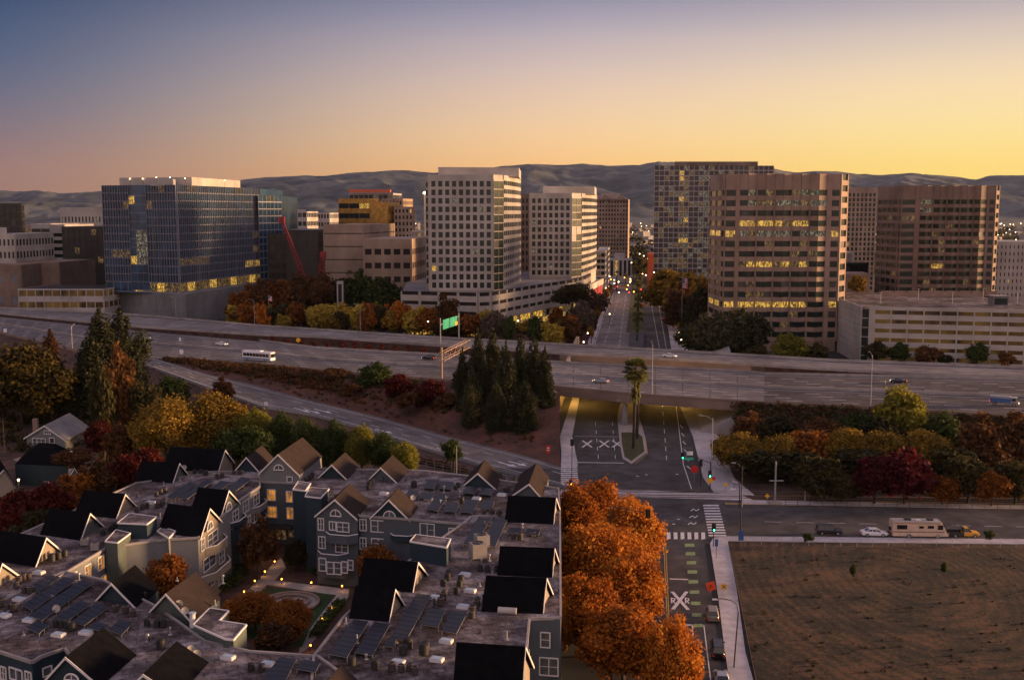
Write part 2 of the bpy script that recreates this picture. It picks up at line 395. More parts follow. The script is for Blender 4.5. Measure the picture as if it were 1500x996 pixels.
def resample(pts, xs, z):
    "pixel polyline -> world points at the pixel columns xs, at height z (a number or a function of the column)"
    o = []
    for x in xs:
        for (a, ya), (b, yb) in zip(pts, pts[1:]):
            if a <= x <= b or (x < pts[0][0] and a == pts[0][0]) or (x > pts[-1][0] and b == pts[-1][0]):
                y = ya + (yb - ya) * (x - a) / (b - a); break
        zz = z(x) if callable(z) else z
        o.append(P(x, y, zz))
    return o
def strip(A, B, mb=None):
    mb = mb or MB()
    for i in range(len(A) - 1): mb.quad(A[i], A[i + 1], B[i + 1], B[i])
    return mb
def lift(A, dz): return [Vector((p[0], p[1], p[2] + dz)) for p in A]
def lerp(A, B, t): return [a.lerp(b, t) for a, b in zip(A, B)]
def wallstrip(A, h, th, drop=0, mb=None):
    "parapet along a polyline"
    mb = mb or MB()
    for a, b in zip(A, A[1:]):
        d = Vector((b[0] - a[0], b[1] - a[1], 0)).normalized(); n = Vector((-d[1], d[0], 0)) * th
        lo, hi = Vector((0, 0, -drop)), Vector((0, 0, h))
        mb.hexa([a + lo, b + lo, b + n + lo, a + n + lo], [a + hi, b + hi, b + n + hi, a + n + hi])
    return mb
def dashes(A, B, t, dash, gap, wd, m, name, z=.012, start=0, cont=False, s0=0, s1=1e9):
    "lane line at fraction t between edges A and B"
    C = lerp(A, B, t); mb = MB(); acc = -start
    tot = 0
    for a, b in zip(C, C[1:]):
        Lg = (b - a).length; d = (b - a).normalized(); n = Vector((-d[1], d[0], 0)) * wd / 2; up = Vector((0, 0, z))
        if cont:
            if s0 <= tot <= s1: mb.quad(a - n + up, b - n + up, b + n + up, a + n + up)
        else:
            s = acc
            while s < Lg:
                q0, q1 = max(0, s), min(Lg, s + dash)
                if q1 > q0 and s0 <= tot + q0 <= s1: 
                    p, q = a + d * q0, a + d * q1
                    mb.quad(p - n + up, q - n + up, q + n + up, p + n + up)
                s += dash + gap
            acc = s - Lg - (dash + gap) if s - Lg < dash + gap else s - Lg
            if acc < -dash: acc += dash + gap
        tot += Lg
    return mb
XS = list(range(-160, 1700, 20))
NEAR = [(-160, 452), (0, 489), (122, 518), (180, 522), (245, 527), (380, 536), (560, 553), (680, 561), (811, 569), (925, 580), (1087, 591), (1280, 600), (1350, 605), (1500, 613), (1700, 624)]
FARM = [(-160, 444), (0, 464), (198, 484), (380, 500), (463, 511), (646, 521), (798, 531), (1082, 545), (1120, 549), (1500, 557), (1700, 562)]
RNEAR = [(-160, 441), (0, 460.5), (198, 480), (380, 492), (463, 495), (646, 508), (800, 518), (1026, 531), (1130, 538), (1214, 543), (1345, 550), (1500, 554.5), (1700, 560)]
RFAR = [(-160, 432), (0, 452), (198, 462), (380, 478), (646, 496), (740, 501), (1018, 517), (1100, 522), (1214, 529), (1500, 540), (1700, 548)]
ZD = 8.4
nE, fE = resample(NEAR, XS, ZD), resample(FARM, XS, ZD)
rn, rf = resample(RNEAR, XS, ZD), resample(RFAR, XS, ZD)
struct('freeway_road', strip(nE, fE), M['deck'])
struct('freeway_ramp_road', strip(rn, rf), M['deck2'])
struct('far_slope', strip(rf, [Vector((p[0] + 5, p[1] + 16, 0)) for p in rf], strip([Vector((p[0], p[1], ZD - .02)) for p in rf], rf)), M['duff'])
def at_cols(A, lo, hi): return [p for p, x in zip(A, XS) if lo <= x <= hi]
# ground that carries the decks on either side of the street opening
for nm, lo, hi in (('median_ground', -160, 820), ('median_ground_east', 1100, 1700)):
    struct(nm, strip(at_cols(rn, lo, hi), lift(at_cols(rn, lo, hi), -3.2), strip(lift(at_cols(fE, lo, hi), -2.6), lift(at_cols(rn, lo, hi), -2.6), strip(at_cols(fE, lo, hi), lift(at_cols(fE, lo, hi), -3.2)))), M['duff'])
# overpass structures
for nm, A, B, lab, lo, hi in (('overpass', nE, fE, 'long concrete freeway overpass nearer the camera above the yellow lit underpass', 800, 1120),
                      ('overpass', rn, rf, 'narrow concrete ramp overpass behind the main freeway, crossing the street', 800, 1120)):
    a, b = at_cols(A, lo, hi), at_cols(B, lo, hi)
    t = thing(nm, lab, 'overpass', tuple(a[0]))
    s = strip(lift(a, -1.3), lift(b, -1.3)); s.build('deck_slab', M['concrete'], t)
    for q in range(1, 7): wallstrip(lift(lerp(a, b, q / 7), -1.95), .6, .7).build('girder', M['concrete'], t)
    wallstrip(lift(a, -2.0), 1.98, .4).build('edge_girder', M['brown'], t)
    wallstrip([p + Vector((0, -.4, 0)) for p in lift(b, -2.0)], 1.98, .4).build('edge_girder', M['concrete'], t)
def barrier(A, lab, h=.85, th=.25, m='concrete', seg=None):
    return tag(wallstrip(A, h, th).build('crash_barrier', M[m]), lab, 'barrier', 'freeway barriers')
barrier(at_cols(nE, -160, 180), 'reddish low barrier on the left near edge of the freeway by the tall conifers', m='brown')
barrier(at_cols(nE, 240, 1700), 'low barrier along the near edge of the freeway over the underpass', m='brown')
mid0 = lerp(nE, fE, .5)
barrier(mid0, 'long low barrier dividing the two directions of the freeway', .8, .5)
barrier(at_cols(fE, 380, 1700), 'low barrier along the far edge of the main freeway', .8, .3)
barrier(rn, 'low barrier on the near edge of the narrower rear ramp', .85, .3)
barrier([p + Vector((0, -.4, 0)) for p in rf], 'low barrier on the far edge of the rear ramp before the trees', .85, .3)
k = 0
mb = MB()
def addm(o): mb.v, o.v  # placeholder
def merge(dst, src):
    n = len(dst.v); dst.v += src.v; dst.f += [tuple(i + n for i in f) for f in src.f]
for t in (.05, .46, .54, .95): merge(mb, dashes(nE, fE, t, 1, 1, .26, None, '', cont=True))
for t in (.14, .22, .30, .38, .62, .70, .78, .86): merge(mb, dashes(nE, fE, t, 4.2, 10, .3, None, '', start=t * 30))
for t in (.12, .88): merge(mb, dashes(rn, rf, t, 1, 1, .26, None, '', cont=True))
merge(mb, dashes(rn, rf, .5, 4.2, 10, .3, None, ''))
struct('lane_markings', mb, M['paint'])
# expansion joints / tonal slabs across the deck: paler span over the street
sp = strip(lift(at_cols(lerp(nE, fE, .03), 800, 1120), .006), lift(at_cols(lerp(nE, fE, .48), 800, 1120), .006)); merge(sp, strip(lift(at_cols(lerp(nE, fE, .52), 800, 1120), .006), lift(at_cols(lerp(nE, fE, .97), 800, 1120), .006)))
struct('bridge_deck_road', sp, M['deck2'])
E_ = [x for x in XS if x >= 1120]; eN, eF = at_cols(nE, 1120, 1700), at_cols(fE, 1120, 1700)
struct('east_freeway_road', strip(lift(lerp(eN, eF, .02), .006), lift(lerp(eN, eF, .98), .006)), M['asphalt_road'])
sh = MB()
for lo_, hi_ in ((-160, 800),):
    a_n, a_f = at_cols(nE, lo_, hi_), at_cols(fE, lo_, hi_)
    for q0, q1 in ((.01, .05), (.455, .545), (.95, .99)): strip(lift(lerp(a_n, a_f, q0), .006), lift(lerp(a_n, a_f, q1), .006), sh)
    r_n, r_f = at_cols(rn, lo_, 1700), at_cols(rf, lo_, 1700)
    for q0, q1 in ((.02, .12), (.88, .98)): strip(lift(lerp(r_n, r_f, q0), .006), lift(lerp(r_n, r_f, q1), .006), sh)
struct('freeway_shoulder', sh, M['asphalt_road'])
sh = MB(); tb = random.Random(4)
for t0 in (.1, .18, .26, .34, .42, .58, .66, .74, .82, .9):
    for o_ in (-.018, .012): strip(lift(lerp(nE, fE, t0 + o_), .009), lift(lerp(nE, fE, t0 + o_ + .009), .009), sh)
struct('tyre_tracks', sh, M['tyre_band'])
sh = MB()
for i in range(0, len(XS) - 1, 2):
    a_, b_ = nE[i], fE[i]; d_ = (b_ - a_).normalized(); n_ = Vector((-d_[1], d_[0], 0)) * .14; u_ = Vector((0, 0, .0105))
    if XS[i] > 780: sh.quad(a_ + d_ * .5 + u_ - n_, b_ - d_ * .5 + u_ - n_, b_ - d_ * .5 + u_ + n_, a_ + d_ * .5 + u_ + n_)
struct('deck_joints', sh, M['asphalt_dark'])
# bridge piers in the median
def column(px, py, D, lab, w0=1.3, w1=2.6):
    p = P(px, py, 0); t = MB()
    n = 8
    for (za, wa), (zb, wb) in (((0, w1), (6.6, w0)), ):
        bpts = [(p[0] + math.cos(a) * wa / 2 * .9, p[1] + math.sin(a) * wa / 2 * 1.2, za) for a in [2 * math.pi * i / n for i in range(n)]]
        tpts = [(p[0] + math.cos(a) * wb / 2 * .9, p[1] + math.sin(a) * wb / 2 * 1.2, zb) for a in [2 * math.pi * i / n for i in range(n)]]
        t.hexa(bpts, tpts)
    t.ybox((p[0], p[1]), 4.5, 1.6, 6.4, 7.1)
    return tag(t.build('bridge_pier', M['concrete']), lab, 'pier', 'bridge piers in the street median')
column(914.5, 622, 0, 'front tapered concrete pier under the freeway beside the median lawn')
column(921, 590, 0, 'second tapered concrete pier hidden in the shade under the freeway')
column(926, 560, 0, 'rear tapered concrete pier below the narrow ramp overpass')
# abutments
ab = MB(); a0, a1 = Vector((12.3, 299, 0)), Vector((27, 436, 0))
dd = (a1 - a0).normalized(); nn = Vector((-dd[1], dd[0], 0))
ab.obox(a0, dd, nn, 0, (a1 - a0).length, 0, 1.2, 0, 8.2)
tag(ab.build('abutment_wall', M['tan']), 'tall tan concrete abutment wall lining the left side of the underpass', 'wall')
for i in range(2):
    pass
ab = MB(); b0, b1, b2, b3 = P(1026, 634, 0), Vector((61, 279, 8.1)), Vector((84, 420, 8.1)), Vector((69, 425, 0))
ab.hexa([b0, b1 + Vector((0, 0, -8.1)), b2 + Vector((0, 0, -8.1)), b3], [b0 + Vector((0, 0, .3)), b1 - Vector((0, 0, 1.5)), b2 - Vector((0, 0, 1.5)), b3 + Vector((0, 0, .3))])
tag(ab.build('abutment_slope', M['concrete']), 'sloped concrete abutment paving on the right side of the underpass', 'wall')
# on ramp
RT = [(190, 519), (223, 523), (300, 547), (380, 566), (460, 588), (560, 612), (660, 640), (760, 665), (822, 684), (840, 689)]
RB = [(190, 527), (208, 534), (290, 565), (380, 597), (463, 611), (522, 627), (633, 663), (700, 683), (815, 712), (840, 719)]
def rz(x): 
    t = max(0, min(1, (640 - x) / 440)); return .02 + 8.4 * (t * t * (3 - 2 * t))
XR = list(range(190, 840, 15)) + [839]
rt, rb = resample(RT, XR, rz), resample(RB, XR, rz)
struct('on_ramp_road', strip(rb, rt), M['deck'])
mb = MB(); merge(mb, dashes(rb, rt, .12, 1, 1, .2, None, '', cont=True)); merge(mb, dashes(rb, rt, .2, 1, 1, .2, None, '', cont=True)); merge(mb, dashes(rb, rt, .87, 1, 1, .16, None, '', cont=True))
merge(mb, dashes(rb, rt, .43, 3.6, 9, .2, None, '')); merge(mb, dashes(rb, rt, .66, 3.6, 9, .2, None, '', start=5))
for x, t in ((430, .3), (445, .35), (470, .5), (560, .28), (640, .28), (730, .4), (745, .55)):   # worn arrows and words on the ramp
    i = max(0, min(len(XR) - 2, int((x - 190) / 15))); q = rb[i].lerp(rt[i], t); dr = (rt[i + 1] - rt[i]).normalized(); s_ = Vector((-dr[1], dr[0], 0)); up = Vector((0, 0, .02))
    mb.quad(q - s_ * .25 + up, q + dr * 5 - s_ * .25 + up, q + dr * 5 + s_ * .25 + up, q + s_ * .25 + up)
    mb.quad(q + dr * 4 - s_ * 1 + up * 1.1, q + dr * 6.5 + up * 1.1, q + dr * 4 + s_ * 1 + up * 1.1)
struct('ramp_markings', mb, M['paint'])
barrier(lift(rb, 0), 'low roadside barrier on the near side of the curving ramp', .7, .15, 'metal')
# embankment between freeway and ramp (curved section)
XE = [x for x in XS if 200 <= x <= 820]
top = lift(resample(NEAR, XE, ZD), -.12); bot = lift(resample(RT, XE, rz), -.05)
em = MB(); rows = 8
grid = [[a.lerp(b, j / rows) for a, b in zip(top, bot)] for j in range(rows + 1)]
for j, row in enumerate(grid):
    t = j / rows
    for p, a, b in zip(row, top, bot):
        sm = t * t * (3 - 2 * t); p[2] = a[2] + (b[2] - a[2]) * sm
        if 0 < j < rows: p[2] += (noise.noise((p[0] / 9, p[1] / 9, 0))) * .45
for j in range(rows): strip(grid[j], grid[j + 1], em)
struct('embankment', em, M['soil'], True)
# slope below the ramp, below the left freeway, right of the bridge
struct('ramp_slope', strip(lift(rb, -.04), [Vector((p[0] - 5, p[1] - 12 - p[2], -.04)) for p in rb]), M['duff'])
aL = lift(at_cols(nE, -160, 200), -.05); struct('west_slope', strip(aL, [Vector((p[0] - 8, p[1] - 17, -.04)) for p in aL]), M['duff'])
aR = lift(at_cols(nE, 1080, 1700), -.05); struct('east_slope', strip(aR, [Vector((p[0] - 4, p[1] - 20, -.04)) for p in aR]), M['duff'])

# ---- street level sheets (each about 4 mm above the one below)
def sheet(name, pix, m, z=.004, world=None):
    mb = MB(); pts = [P(x, y, z) for x, y in pix] if world is None else world
    mb.quad(*pts); return struct(name, mb, m)
Z1, Z2, Z3, Z4 = .02, .03, .045, .055
sheet('west_ground', [(-200, 1100), (800, 1100), (818, 700), (560, 625), (-300, 540)], M['duff'], .004)
sheet('east_ground', [(1030, 640), (1700, 640), (1700, 770), (1080, 760)], M['duff'], .004)
# far street (two carriageways) and near street
def line_w(p, q, D): return p[0] + (q[0] - p[0]) * (D - p[1]) / (q[1] - p[1])
Lk = [(9.9, 115), (14.2, 150), (20, 196), (14, 206), (15, 253), (24, 320), (34.8, 464), (48, 640), (62, 820)]
Rk = [(24.0, 115), (29.2, 150), (34.6, 193), (46, 216), (43, 244), (53, 320), (68.5, 464), (89, 640), (104, 820)]
mb = MB()
a = [Vector((x, y, Z1)) for x, y in ((9.9, 100), (14.2, 150), (20, 197), (10, 206), (14, 250), (24, 320), (34.8, 464), (60, 800))]
b = [Vector((x, y, Z1)) for x, y in ((22.2, 100), (29.0, 150), (34.7, 193), (36, 206), (42.4, 248), (52, 320), (68.5, 464), (101, 800))]
struct('street_road', strip(a, b, mb), M['asphalt'])
sheet('crossing_road', [(815, 686), (840, 686), (1046, 693), (1085, 738), (1760, 754), (1760, 798), (1060, 789), (1037, 797), (790, 797), (700, 745), (700, 685)], M['asphalt'], Z1 + .004)
sheet('paved_crossing', [(822, 716), (900, 716), (1045, 722), (1085, 724), (1105, 733), (1045, 731), (900, 727), (818, 726)], M['sidewalk'], Z1 + .008)
# pavements with kerbs
def walk(name, pix, h=.14, m='sidewalk'):
    mb = MB(); pts = [P(x, y, 0) for x, y in pix]; mb.prism(pts, 0, h); return struct(name, mb, M[m])
walk('pavement', [(1072, 1040), (1112, 1040), (1103, 996), (1092, 957), (1079, 863), (1066, 793), (1760, 800), (1760, 793), (1068, 786), (1045, 788), (1040, 797), (1052, 875), (1060, 940), (1068, 996)][::1])
walk('sidewalk', [(820, 640), (838, 640), (846, 677), (846, 684), (822, 684), (822, 660)])
walk('corner_pavement', [(1015, 640), (1052, 640), (1075, 700), (1105, 726), (1046, 722), (1030, 700)])
walk('north_pavement', [(1085, 738), (1090, 733), (1760, 746), (1760, 751)])
walk('east_underpass_walk', [(989, 578), (1006, 578), (1052, 640), (1015, 640)], .14)
walk('west_underpass_walk', [(846, 560), (853, 560), (838, 640), (820, 640)], .14)
ma = [P(925, 680, 0), P(948, 663, 0), P(945, 640, 0), P(936, 610, 0), P(934, 560, 0), P(916, 560, 0), P(904, 610, 0), P(908, 650, 0), P(912, 672, 0)]
mb = MB(); mb.prism(ma, 0, .15); struct('median_kerb', mb, M['kerb'])
cx = sum(p[0] for p in ma) / 9; cy = sum(p[1] for p in ma) / 9
ins = [P(925, 675, .16), P(944, 661, .16), P(941, 640, .16), P(934, 633, .16), P(910, 633, .16), P(911, 650, .16), P(915, 669, .16)]
mb = MB(); mb.quad(*ins); struct('median_lawn', mb, M['grass'])
# far median: lawn strip and dark tunnel mouth
mb = MB(); mb.prism([P(917, 487, 0), P(943, 487, 0), P(944, 395, 0), P(930, 395, 0)], 0, .15); struct('far_median', mb, M['grass'])
mb = MB(); q = [P(921, 512, 0), P(943, 512, 0), P(943, 487, 0), P(923, 487, 0)]
mb.hexa([p for p in q], [q[0] + Vector((0, 0, 1.2)), q[1] + Vector((0, 0, 1.2)), q[2] + Vector((0, 0, 1.2)), q[3] + Vector((0, 0, 1.2))])
tag(mb.build('ramp_wall', M['asphalt_dark']), 'dark concrete portal block in the street median just behind the freeway', 'wall')
walk('far_west_pavement', [(858, 512), (868, 508), (905, 400), (898, 400), (880, 440)])
walk('far_east_pavement', [(984, 516), (1010, 518), (1000, 440), (972, 400), (966, 400)])
sheet('plaza', [(560, 486), (866, 512), (900, 400), (860, 400), (560, 420)], M['duff'], .008)
sheet('far_west_carriageway', [(868, 508), (921, 508), (925, 440), (926, 412), (904, 412)], M['deck2'], .028)
sheet('far_cross_street', [(850, 414), (1030, 416), (1020, 404), (860, 403)], M['asphalt'], .034)
# vacant lot
m, N_, L_, b_ = nt('field'); tcn = N_.new('ShaderNodeTexCoord'); mpn = N_.new('ShaderNodeMapping'); L_.new(tcn.outputs['Object'], mpn.inputs[0])
fc = P(1330, 850, 0); mpn.inputs['Location'].default_value = (-fc[0] * .9, -fc[1] * .45, 0); mpn.inputs['Scale'].default_value = (.9, .45, 1)
wv = N_.new('ShaderNodeTexWave'); wv.wave_type = 'RINGS'; wv.rings_direction = 'Z'; L_.new(mpn.outputs[0], wv.inputs['Vector'])
wv.inputs['Scale'].default_value = .22; wv.inputs['Distortion'].default_value = 12; wv.inputs['Detail'].default_value = 6; wv.inputs['Detail Scale'].default_value = .22; wv.inputs['Detail Roughness'].default_value = .62
n1 = N_.new('ShaderNodeTexNoise'); L_.new(tcn.outputs['Object'], n1.inputs[0]); n1.inputs['Scale'].default_value = .11; n1.inputs['Detail'].default_value = 9; n1.inputs['Roughness'].default_value = .7
n2 = N_.new('ShaderNodeTexNoise'); L_.new(tcn.outputs['Object'], n2.inputs[0]); n2.inputs['Scale'].default_value = 1.8; n2.inputs['Detail'].default_value = 6
ad1 = N_.new('ShaderNodeMath'); ad1.operation = 'MULTIPLY_ADD'; L_.new(wv.outputs['Fac'], ad1.inputs[0]); ad1.inputs[1].default_value = .085; L_.new(n1.outputs[0], ad1.inputs[2])
ad2 = N_.new('ShaderNodeMath'); ad2.operation = 'MULTIPLY_ADD'; L_.new(n2.outputs[0], ad2.inputs[0]); ad2.inputs[1].default_value = .55; L_.new(ad1.outputs[0], ad2.inputs[2])
rpn = N_.new('ShaderNodeValToRGB'); L_.new(ad2.outputs[0], rpn.inputs[0]); e = rpn.color_ramp.elements
e[0].position = .66; e[0].color = (.009, .01, .004, 1); e[1].position = .98; e[1].color = (.12, .06, .024, 1); q_ = e.new(.8); q_.color = (.038, .024, .01, 1)
L_.new(rpn.outputs[0], b_.inputs['Base Color']); b_.inputs['Roughness'].default_value = 1
bpn = N_.new('ShaderNodeBump'); bpn.inputs['Strength'].default_value = .3; bpn.inputs['Distance'].default_value = .12; L_.new(n2.outputs[0], bpn.inputs['Height']); L_.new(bpn.outputs[0], b_.inputs['Normal'])
M['field'] = m
fm = MB(); nx, ny = 90, 70
c00, c10, c11, c01 = P(1110, 1040, 0), P(1800, 1040, 0), P(1800, 801, 0), P(1068, 794, 0)
for j in range(ny + 1):
    for i in range(nx + 1):
        p = c00.lerp(c10, i / nx).lerp(c01.lerp(c11, i / nx), j / ny); e_ = min(i, j, nx - i, ny - j)
        fm.v.append((p[0], p[1], .03 + (0 if e_ < 1 else abs(noise.fractal((p[0] / 3, p[1] / 3, 1), 1, 2, 4)) * .05)))
for j in range(ny):
    for i in range(nx): a_ = j * (nx + 1) + i; fm.f.append((a_, a_ + 1, a_ + nx + 2, a_ + nx + 1))
struct('vacant_lot_ground', fm, M['field'], True)
# markings at street level
mb = MB()
def pq(m_, pix, z=Z3): m_.quad(*[P(x, y, z) for x, y in pix])
SK = [0]
def stroke(m_, x0, y0, x1, y1, wd=.3, z=Z3):
    a, b = P(x0, y0, z), P(x1, y1, z); d = (b - a).normalized(); n = Vector((-d[1], d[0], 0)) * wd / 2
    SK[0] = (SK[0] + 1) % 9; u_ = Vector((0, 0, .0013 * SK[0])); m_.quad(a - n + u_, b - n + u_, b + n + u_, a + n + u_)
cw = Vector((.125, .992, 0)); 
for i in range(14):     # near crosswalk
    x = 926 + i * 10.15; 
    if x < 1028: pq(mb, [(x, 789 + i * .1), (x + 5.6, 789), (x + 5.2, 779.5), (x - .2, 779.5)])
for i in range(12):     # right crosswalk
    y = 739 + i * 4.0; x = 1030 + i * .75
    pq(mb, [(x, y + 2), (x + 23 + i * .25, y + 2), (x + 23 + i * .25, y), (x, y)])
for i in range(12):     # left crosswalk
    y = 678.5 + i * 2.75; pq(mb, [(821.5, y + 1.4), (845 + i * .25, y + 1.4), (845 + i * .25, y), (821.5, y)])
for i in range(4): y = 719 + i * 4.2; pq(mb, [(822, y + 2), (836, y + 2), (836, y), (822, y)])
stroke(mb, 845, 677, 914, 678, .5); stroke(mb, 842, 639, 906, 639.5, .25)
stroke(mb, 838.5, 641, 845, 675, .15)
for cxp in (860, 885, 904):
    stroke(mb, cxp - 7, 645, cxp + 7, 655, .5); stroke(mb, cxp + 7, 645, cxp - 7, 655, .5)
for (xa, xb) in ((872, 877), (897, 902)):
    for i in range(5): t = i / 5; stroke(mb, xa + (xb - xa) * t, 618 + 60 * t, xa + (xb - xa) * (t + .09), 618 + 60 * (t + .09), .14)
for i in range(7): t = i / 7; stroke(mb, 970 + 7 * t, 590 + 90 * t, 970 + 7 * (t + .07), 590 + 90 * (t + .07), .16)
stroke(mb, 990, 592, 1001, 680, .18); stroke(mb, 1001, 680, 1013, 716, .18)
for i in range(6): stroke(mb, 996 + i * 2, 622 + i * 12, 1000 + i * 2.3, 627 + i * 12, .25)
for i in range(3): 
    y = 746 + i * 10; x = 1012 - i * 2
    stroke(mb, x, y + 2, x + 4, y - 1, .25); stroke(mb, x + 4, y - 1, x + 8, y + 2, .25); stroke(mb, x + 8, y + 2, x + 12, y - 1, .25)
# near street: R X R, stop lines, lane lines
stroke(mb, 981, 847.5, 1008, 848.5, .5); stroke(mb, 983, 913.5, 1014, 915, .5)
stroke(mb, 984.5, 866, 1008, 892.5, .55); stroke(mb, 1006, 866, 985.5, 892, .55)
for (x0, flip) in ((984, 0), (1004.5, 0)):
    stroke(mb, x0, 883, x0 - .4, 875, .22); stroke(mb, x0 - .4, 875.5, x0 + 4, 876, .3); stroke(mb, x0 + 4.2, 876, x0 + 4.3, 879, .22); stroke(mb, x0, 879.2, x0 + 4.3, 879.2, .3); stroke(mb, x0 + 1.5, 879.2, x0 + 5, 883.5, .22)
for y0, y1 in ((915, 934), (934, 955), (975, 996)): stroke(mb, 1014 + (y0 - 915) * .07, y0, 1014 + (y1 - 915) * .07, y1, .14)
stroke(mb, 1031, 915, 1041, 996, .14)
# right road lane line
for i in range(9): stroke(mb, 1120 + i * 46, 764 + i * .9, 1146 + i * 46, 764.5 + i * .9, .14)
# far street lines
for xa, xb in ((868, 899), (884, 908), (907, 917)): 
    for i in range(12): t = i / 12; stroke(mb, xa + (xb - xa) * t, 508 - 78 * t, xa + (xb - xa) * (t + .05), 508 - 78 * (t + .05), .2)
for xa, xb in ((966, 951), (976, 962)): stroke(mb, xa, 510, xb, 430, .16)
stroke(mb, 870, 487, 921, 487, .2); stroke(mb, 870, 510, 890, 440, .2)
for i in range(60):
    x = random.uniform(930, 1000); y = random.uniform(690, 712)
for xx, yy in ((965, 766), (992, 760), (985, 767), (945, 695), (932, 697), (990, 694)): stroke(mb, xx, yy, xx + 4, yy + .5, .5)
struct('street_markings', mb, M['paint'])
mb = MB()
for xa in (978.3, 981): stroke(mb, xa + 3, 996, xa - 6, 795, .14)
for xa in (848, 849.8): pass
pq(mb, [(1062, 738), (1176, 740), (1176, 738.4), (1062, 736.6)])
stroke(mb, 930, 679, 948.5, 664, .14); stroke(mb, 948.5, 664, 945, 640, .14)
struct('yellow_markings', mb, M['yellow'])
mb = MB()
for i, (y) in enumerate((798, 810.5, 823.5, 837, 851.5, 866.5, 883, 900, 915.5)):
    x = 1003 + (y - 798) * .105; pq(mb, [(x, y + 2.6), (x + 14, y + 2.6), (x + 14, y - 2.2), (x, y - 2.2)], Z3)
struct('bike_lane_markings', mb, M['green'])
# tracks
for y0, y1, x0 in ((717, 741, 822), (721.5, 746, 822), ):
    pass
def railset(lab, ya, yb, xa=818, xb=1760):
    t = thing('railway_track', lab, 'track', tuple(P(xa, ya, 0)))
    for off in (0, 1.45):
        a, b = P(xa, ya, .05), P(xb, yb, .05); d = (b - a).normalized(); n = Vector((-d[1], d[0], 0))
        m_ = MB(); m_.obox(a, d, n, 0, (b - a).length, off - .04, off + .04, .05, .2); m_.build('rail', M['rail'], t)
    a, b = P(1100, ya + (yb - ya) * .3, .02), P(xb, yb, .02); d = (b - a).normalized(); n = Vector((-d[1], d[0], 0)); m_ = MB(); s = 0
    while s < (b - a).length: m_.obox(a, d, n, s, s + .25, -.5, 1.95, .01, .1); s += .9
    tag(m_.build('sleepers', M['barkd'], t), kind='stuff')
railset('front railway track crossing the intersection just above the crosswalks', 726, 738)
railset('rear railway track crossing the intersection closer to the freeway', 719, 731)
# bit of dark frontage road left of the ramp end, behind apartments
sheet('service_lane', [(600, 684), (680, 697), (760, 712), (800, 720), (800, 735), (640, 715), (590, 700)], M['asphalt'], .016)
# ---------------------------------------------------------------- downtown buildings
rnd = random.Random(11)
class Bld:
    def __init__(s, name, label, base, cat='building'):
        s.t = thing(name, label, cat, (base[0], base[1], 0)); s.fr = MB(); s.wins = []; s.core = MB(); s.extra = {}
    def edge(s, p0, p1, z0, z1, nf, nb, sp=.4, pier=.8, dep=.35, top=0.0, endp=0.0, glass='glass', lit=0, litf=None, fins=0, gap=1, rail=None, pd=.06):
        p0 = Vector((p0[0], p0[1], 0)); p1 = Vector((p1[0], p1[1], 0)); Lg = (p1 - p0).length
        t = (p1 - p0).normalized(); n = Vector((t[1], -t[0], 0))
        mid_ = (p0 + p1) / 2; facing = -(mid_.normalized().dot(n))
        zt = z1 - top; fh = (zt - z0) / nf
        for i in range(nf): 
            if sp: s.fr.obox(p0, t, n, -.02, Lg + .02, 0, dep, z0 + i * fh, z0 + (i + sp) * fh)
        s.fr.obox(p0, t, n, -.02, Lg + .02, 0, dep + .01, zt, z1)
        bw = (Lg - 2 * endp) / nb
        if pier:
            for j in range(nb + 1):
                c = endp + j * bw; s.fr.obox(p0, t, n, max(-.01, c - pier / 2), min(Lg + .01, c + pier / 2), 0, dep + pd, z0, z1 - .02)
        if endp:
            s.fr.obox(p0, t, n, -.01, endp, 0, dep + .03, z0, z1 - .01); s.fr.obox(p0, t, n, Lg - endp, Lg + .01, 0, dep + .03, z0, z1 - .01)
        if fins:
            fm_ = s.extra.setdefault('sun_fins', MB())
            k = int(Lg / fins)
            for j in range(k + 1):
                c = Lg * j / k; fm_.obox(p0, t, n, c - .07, c + .07, dep, dep + .45, z0, z1)
        for i in range(nf):
            for j in range(nb):
                a = endp + j * bw + pier / 2; b = endp + (j + 1) * bw - pier / 2
                za, zb = z0 + (i + sp) * fh, z0 + (i + 1) * fh
                mt = glass
                if litf: mt = litf(i, j, nf, nb) or (rnd.choice(['glass', 'glassr', 'glassg']) if glass in ('glassg', 'glass') and rnd.random() < .22 else glass)
                elif glass in ('glassg', 'glass') and rnd.random() < .22: mt = rnd.choice(['glass', 'glassr', 'glassg'])
                elif rnd.random() < lit: mt = rnd.choice(['lit', 'litdim', 'litcool'])
                s.wins.append((facing * (b - a) * (zb - za) / max(100, mid_.length) ** 2, (p0, t, n, a, b, za, zb), mt))
    def solid(s, poly, z0, z1): s.core.prism([v2(p) for p in poly], z0, z1)
    def add(s, part, mat_): 
        mb = MB(); s.extra[(part, mat_, len(s.extra))] = mb; return mb
    def finish(s, wall, core='opening', winname='window', fin='finmat'):
        s.core.build('wall_core', M[core], s.t)
        if s.fr.f: s.fr.build('wall', M[wall], s.t)
        for k, mb in s.extra.items():
            if k == 'sun_fins': mb.build('sun_fins', M[fin], s.t)
            else: mb.build(k[0], M[k[1]], s.t)
        s.wins.sort(key=lambda w_: -w_[0]); rest = {}
        for i, (ar, (p0, t, n, a, b, za, zb), mt) in enumerate(s.wins):
            if i < 100: mb = MB()
            else: mb = rest.setdefault(mt if ar > 0 else 'glass', MB())
            mb.obox(p0, t, n, a, b, .02, .09, za, zb)
            if i < 100: mb.build(winname, M[mt], s.t)
        for mt, mb in rest.items(): tag(mb.build(winname, M[mt], s.t), kind='stuff')
        return s.t
def loop(poly): return list(zip(poly, poly[1:] + poly[:1]))

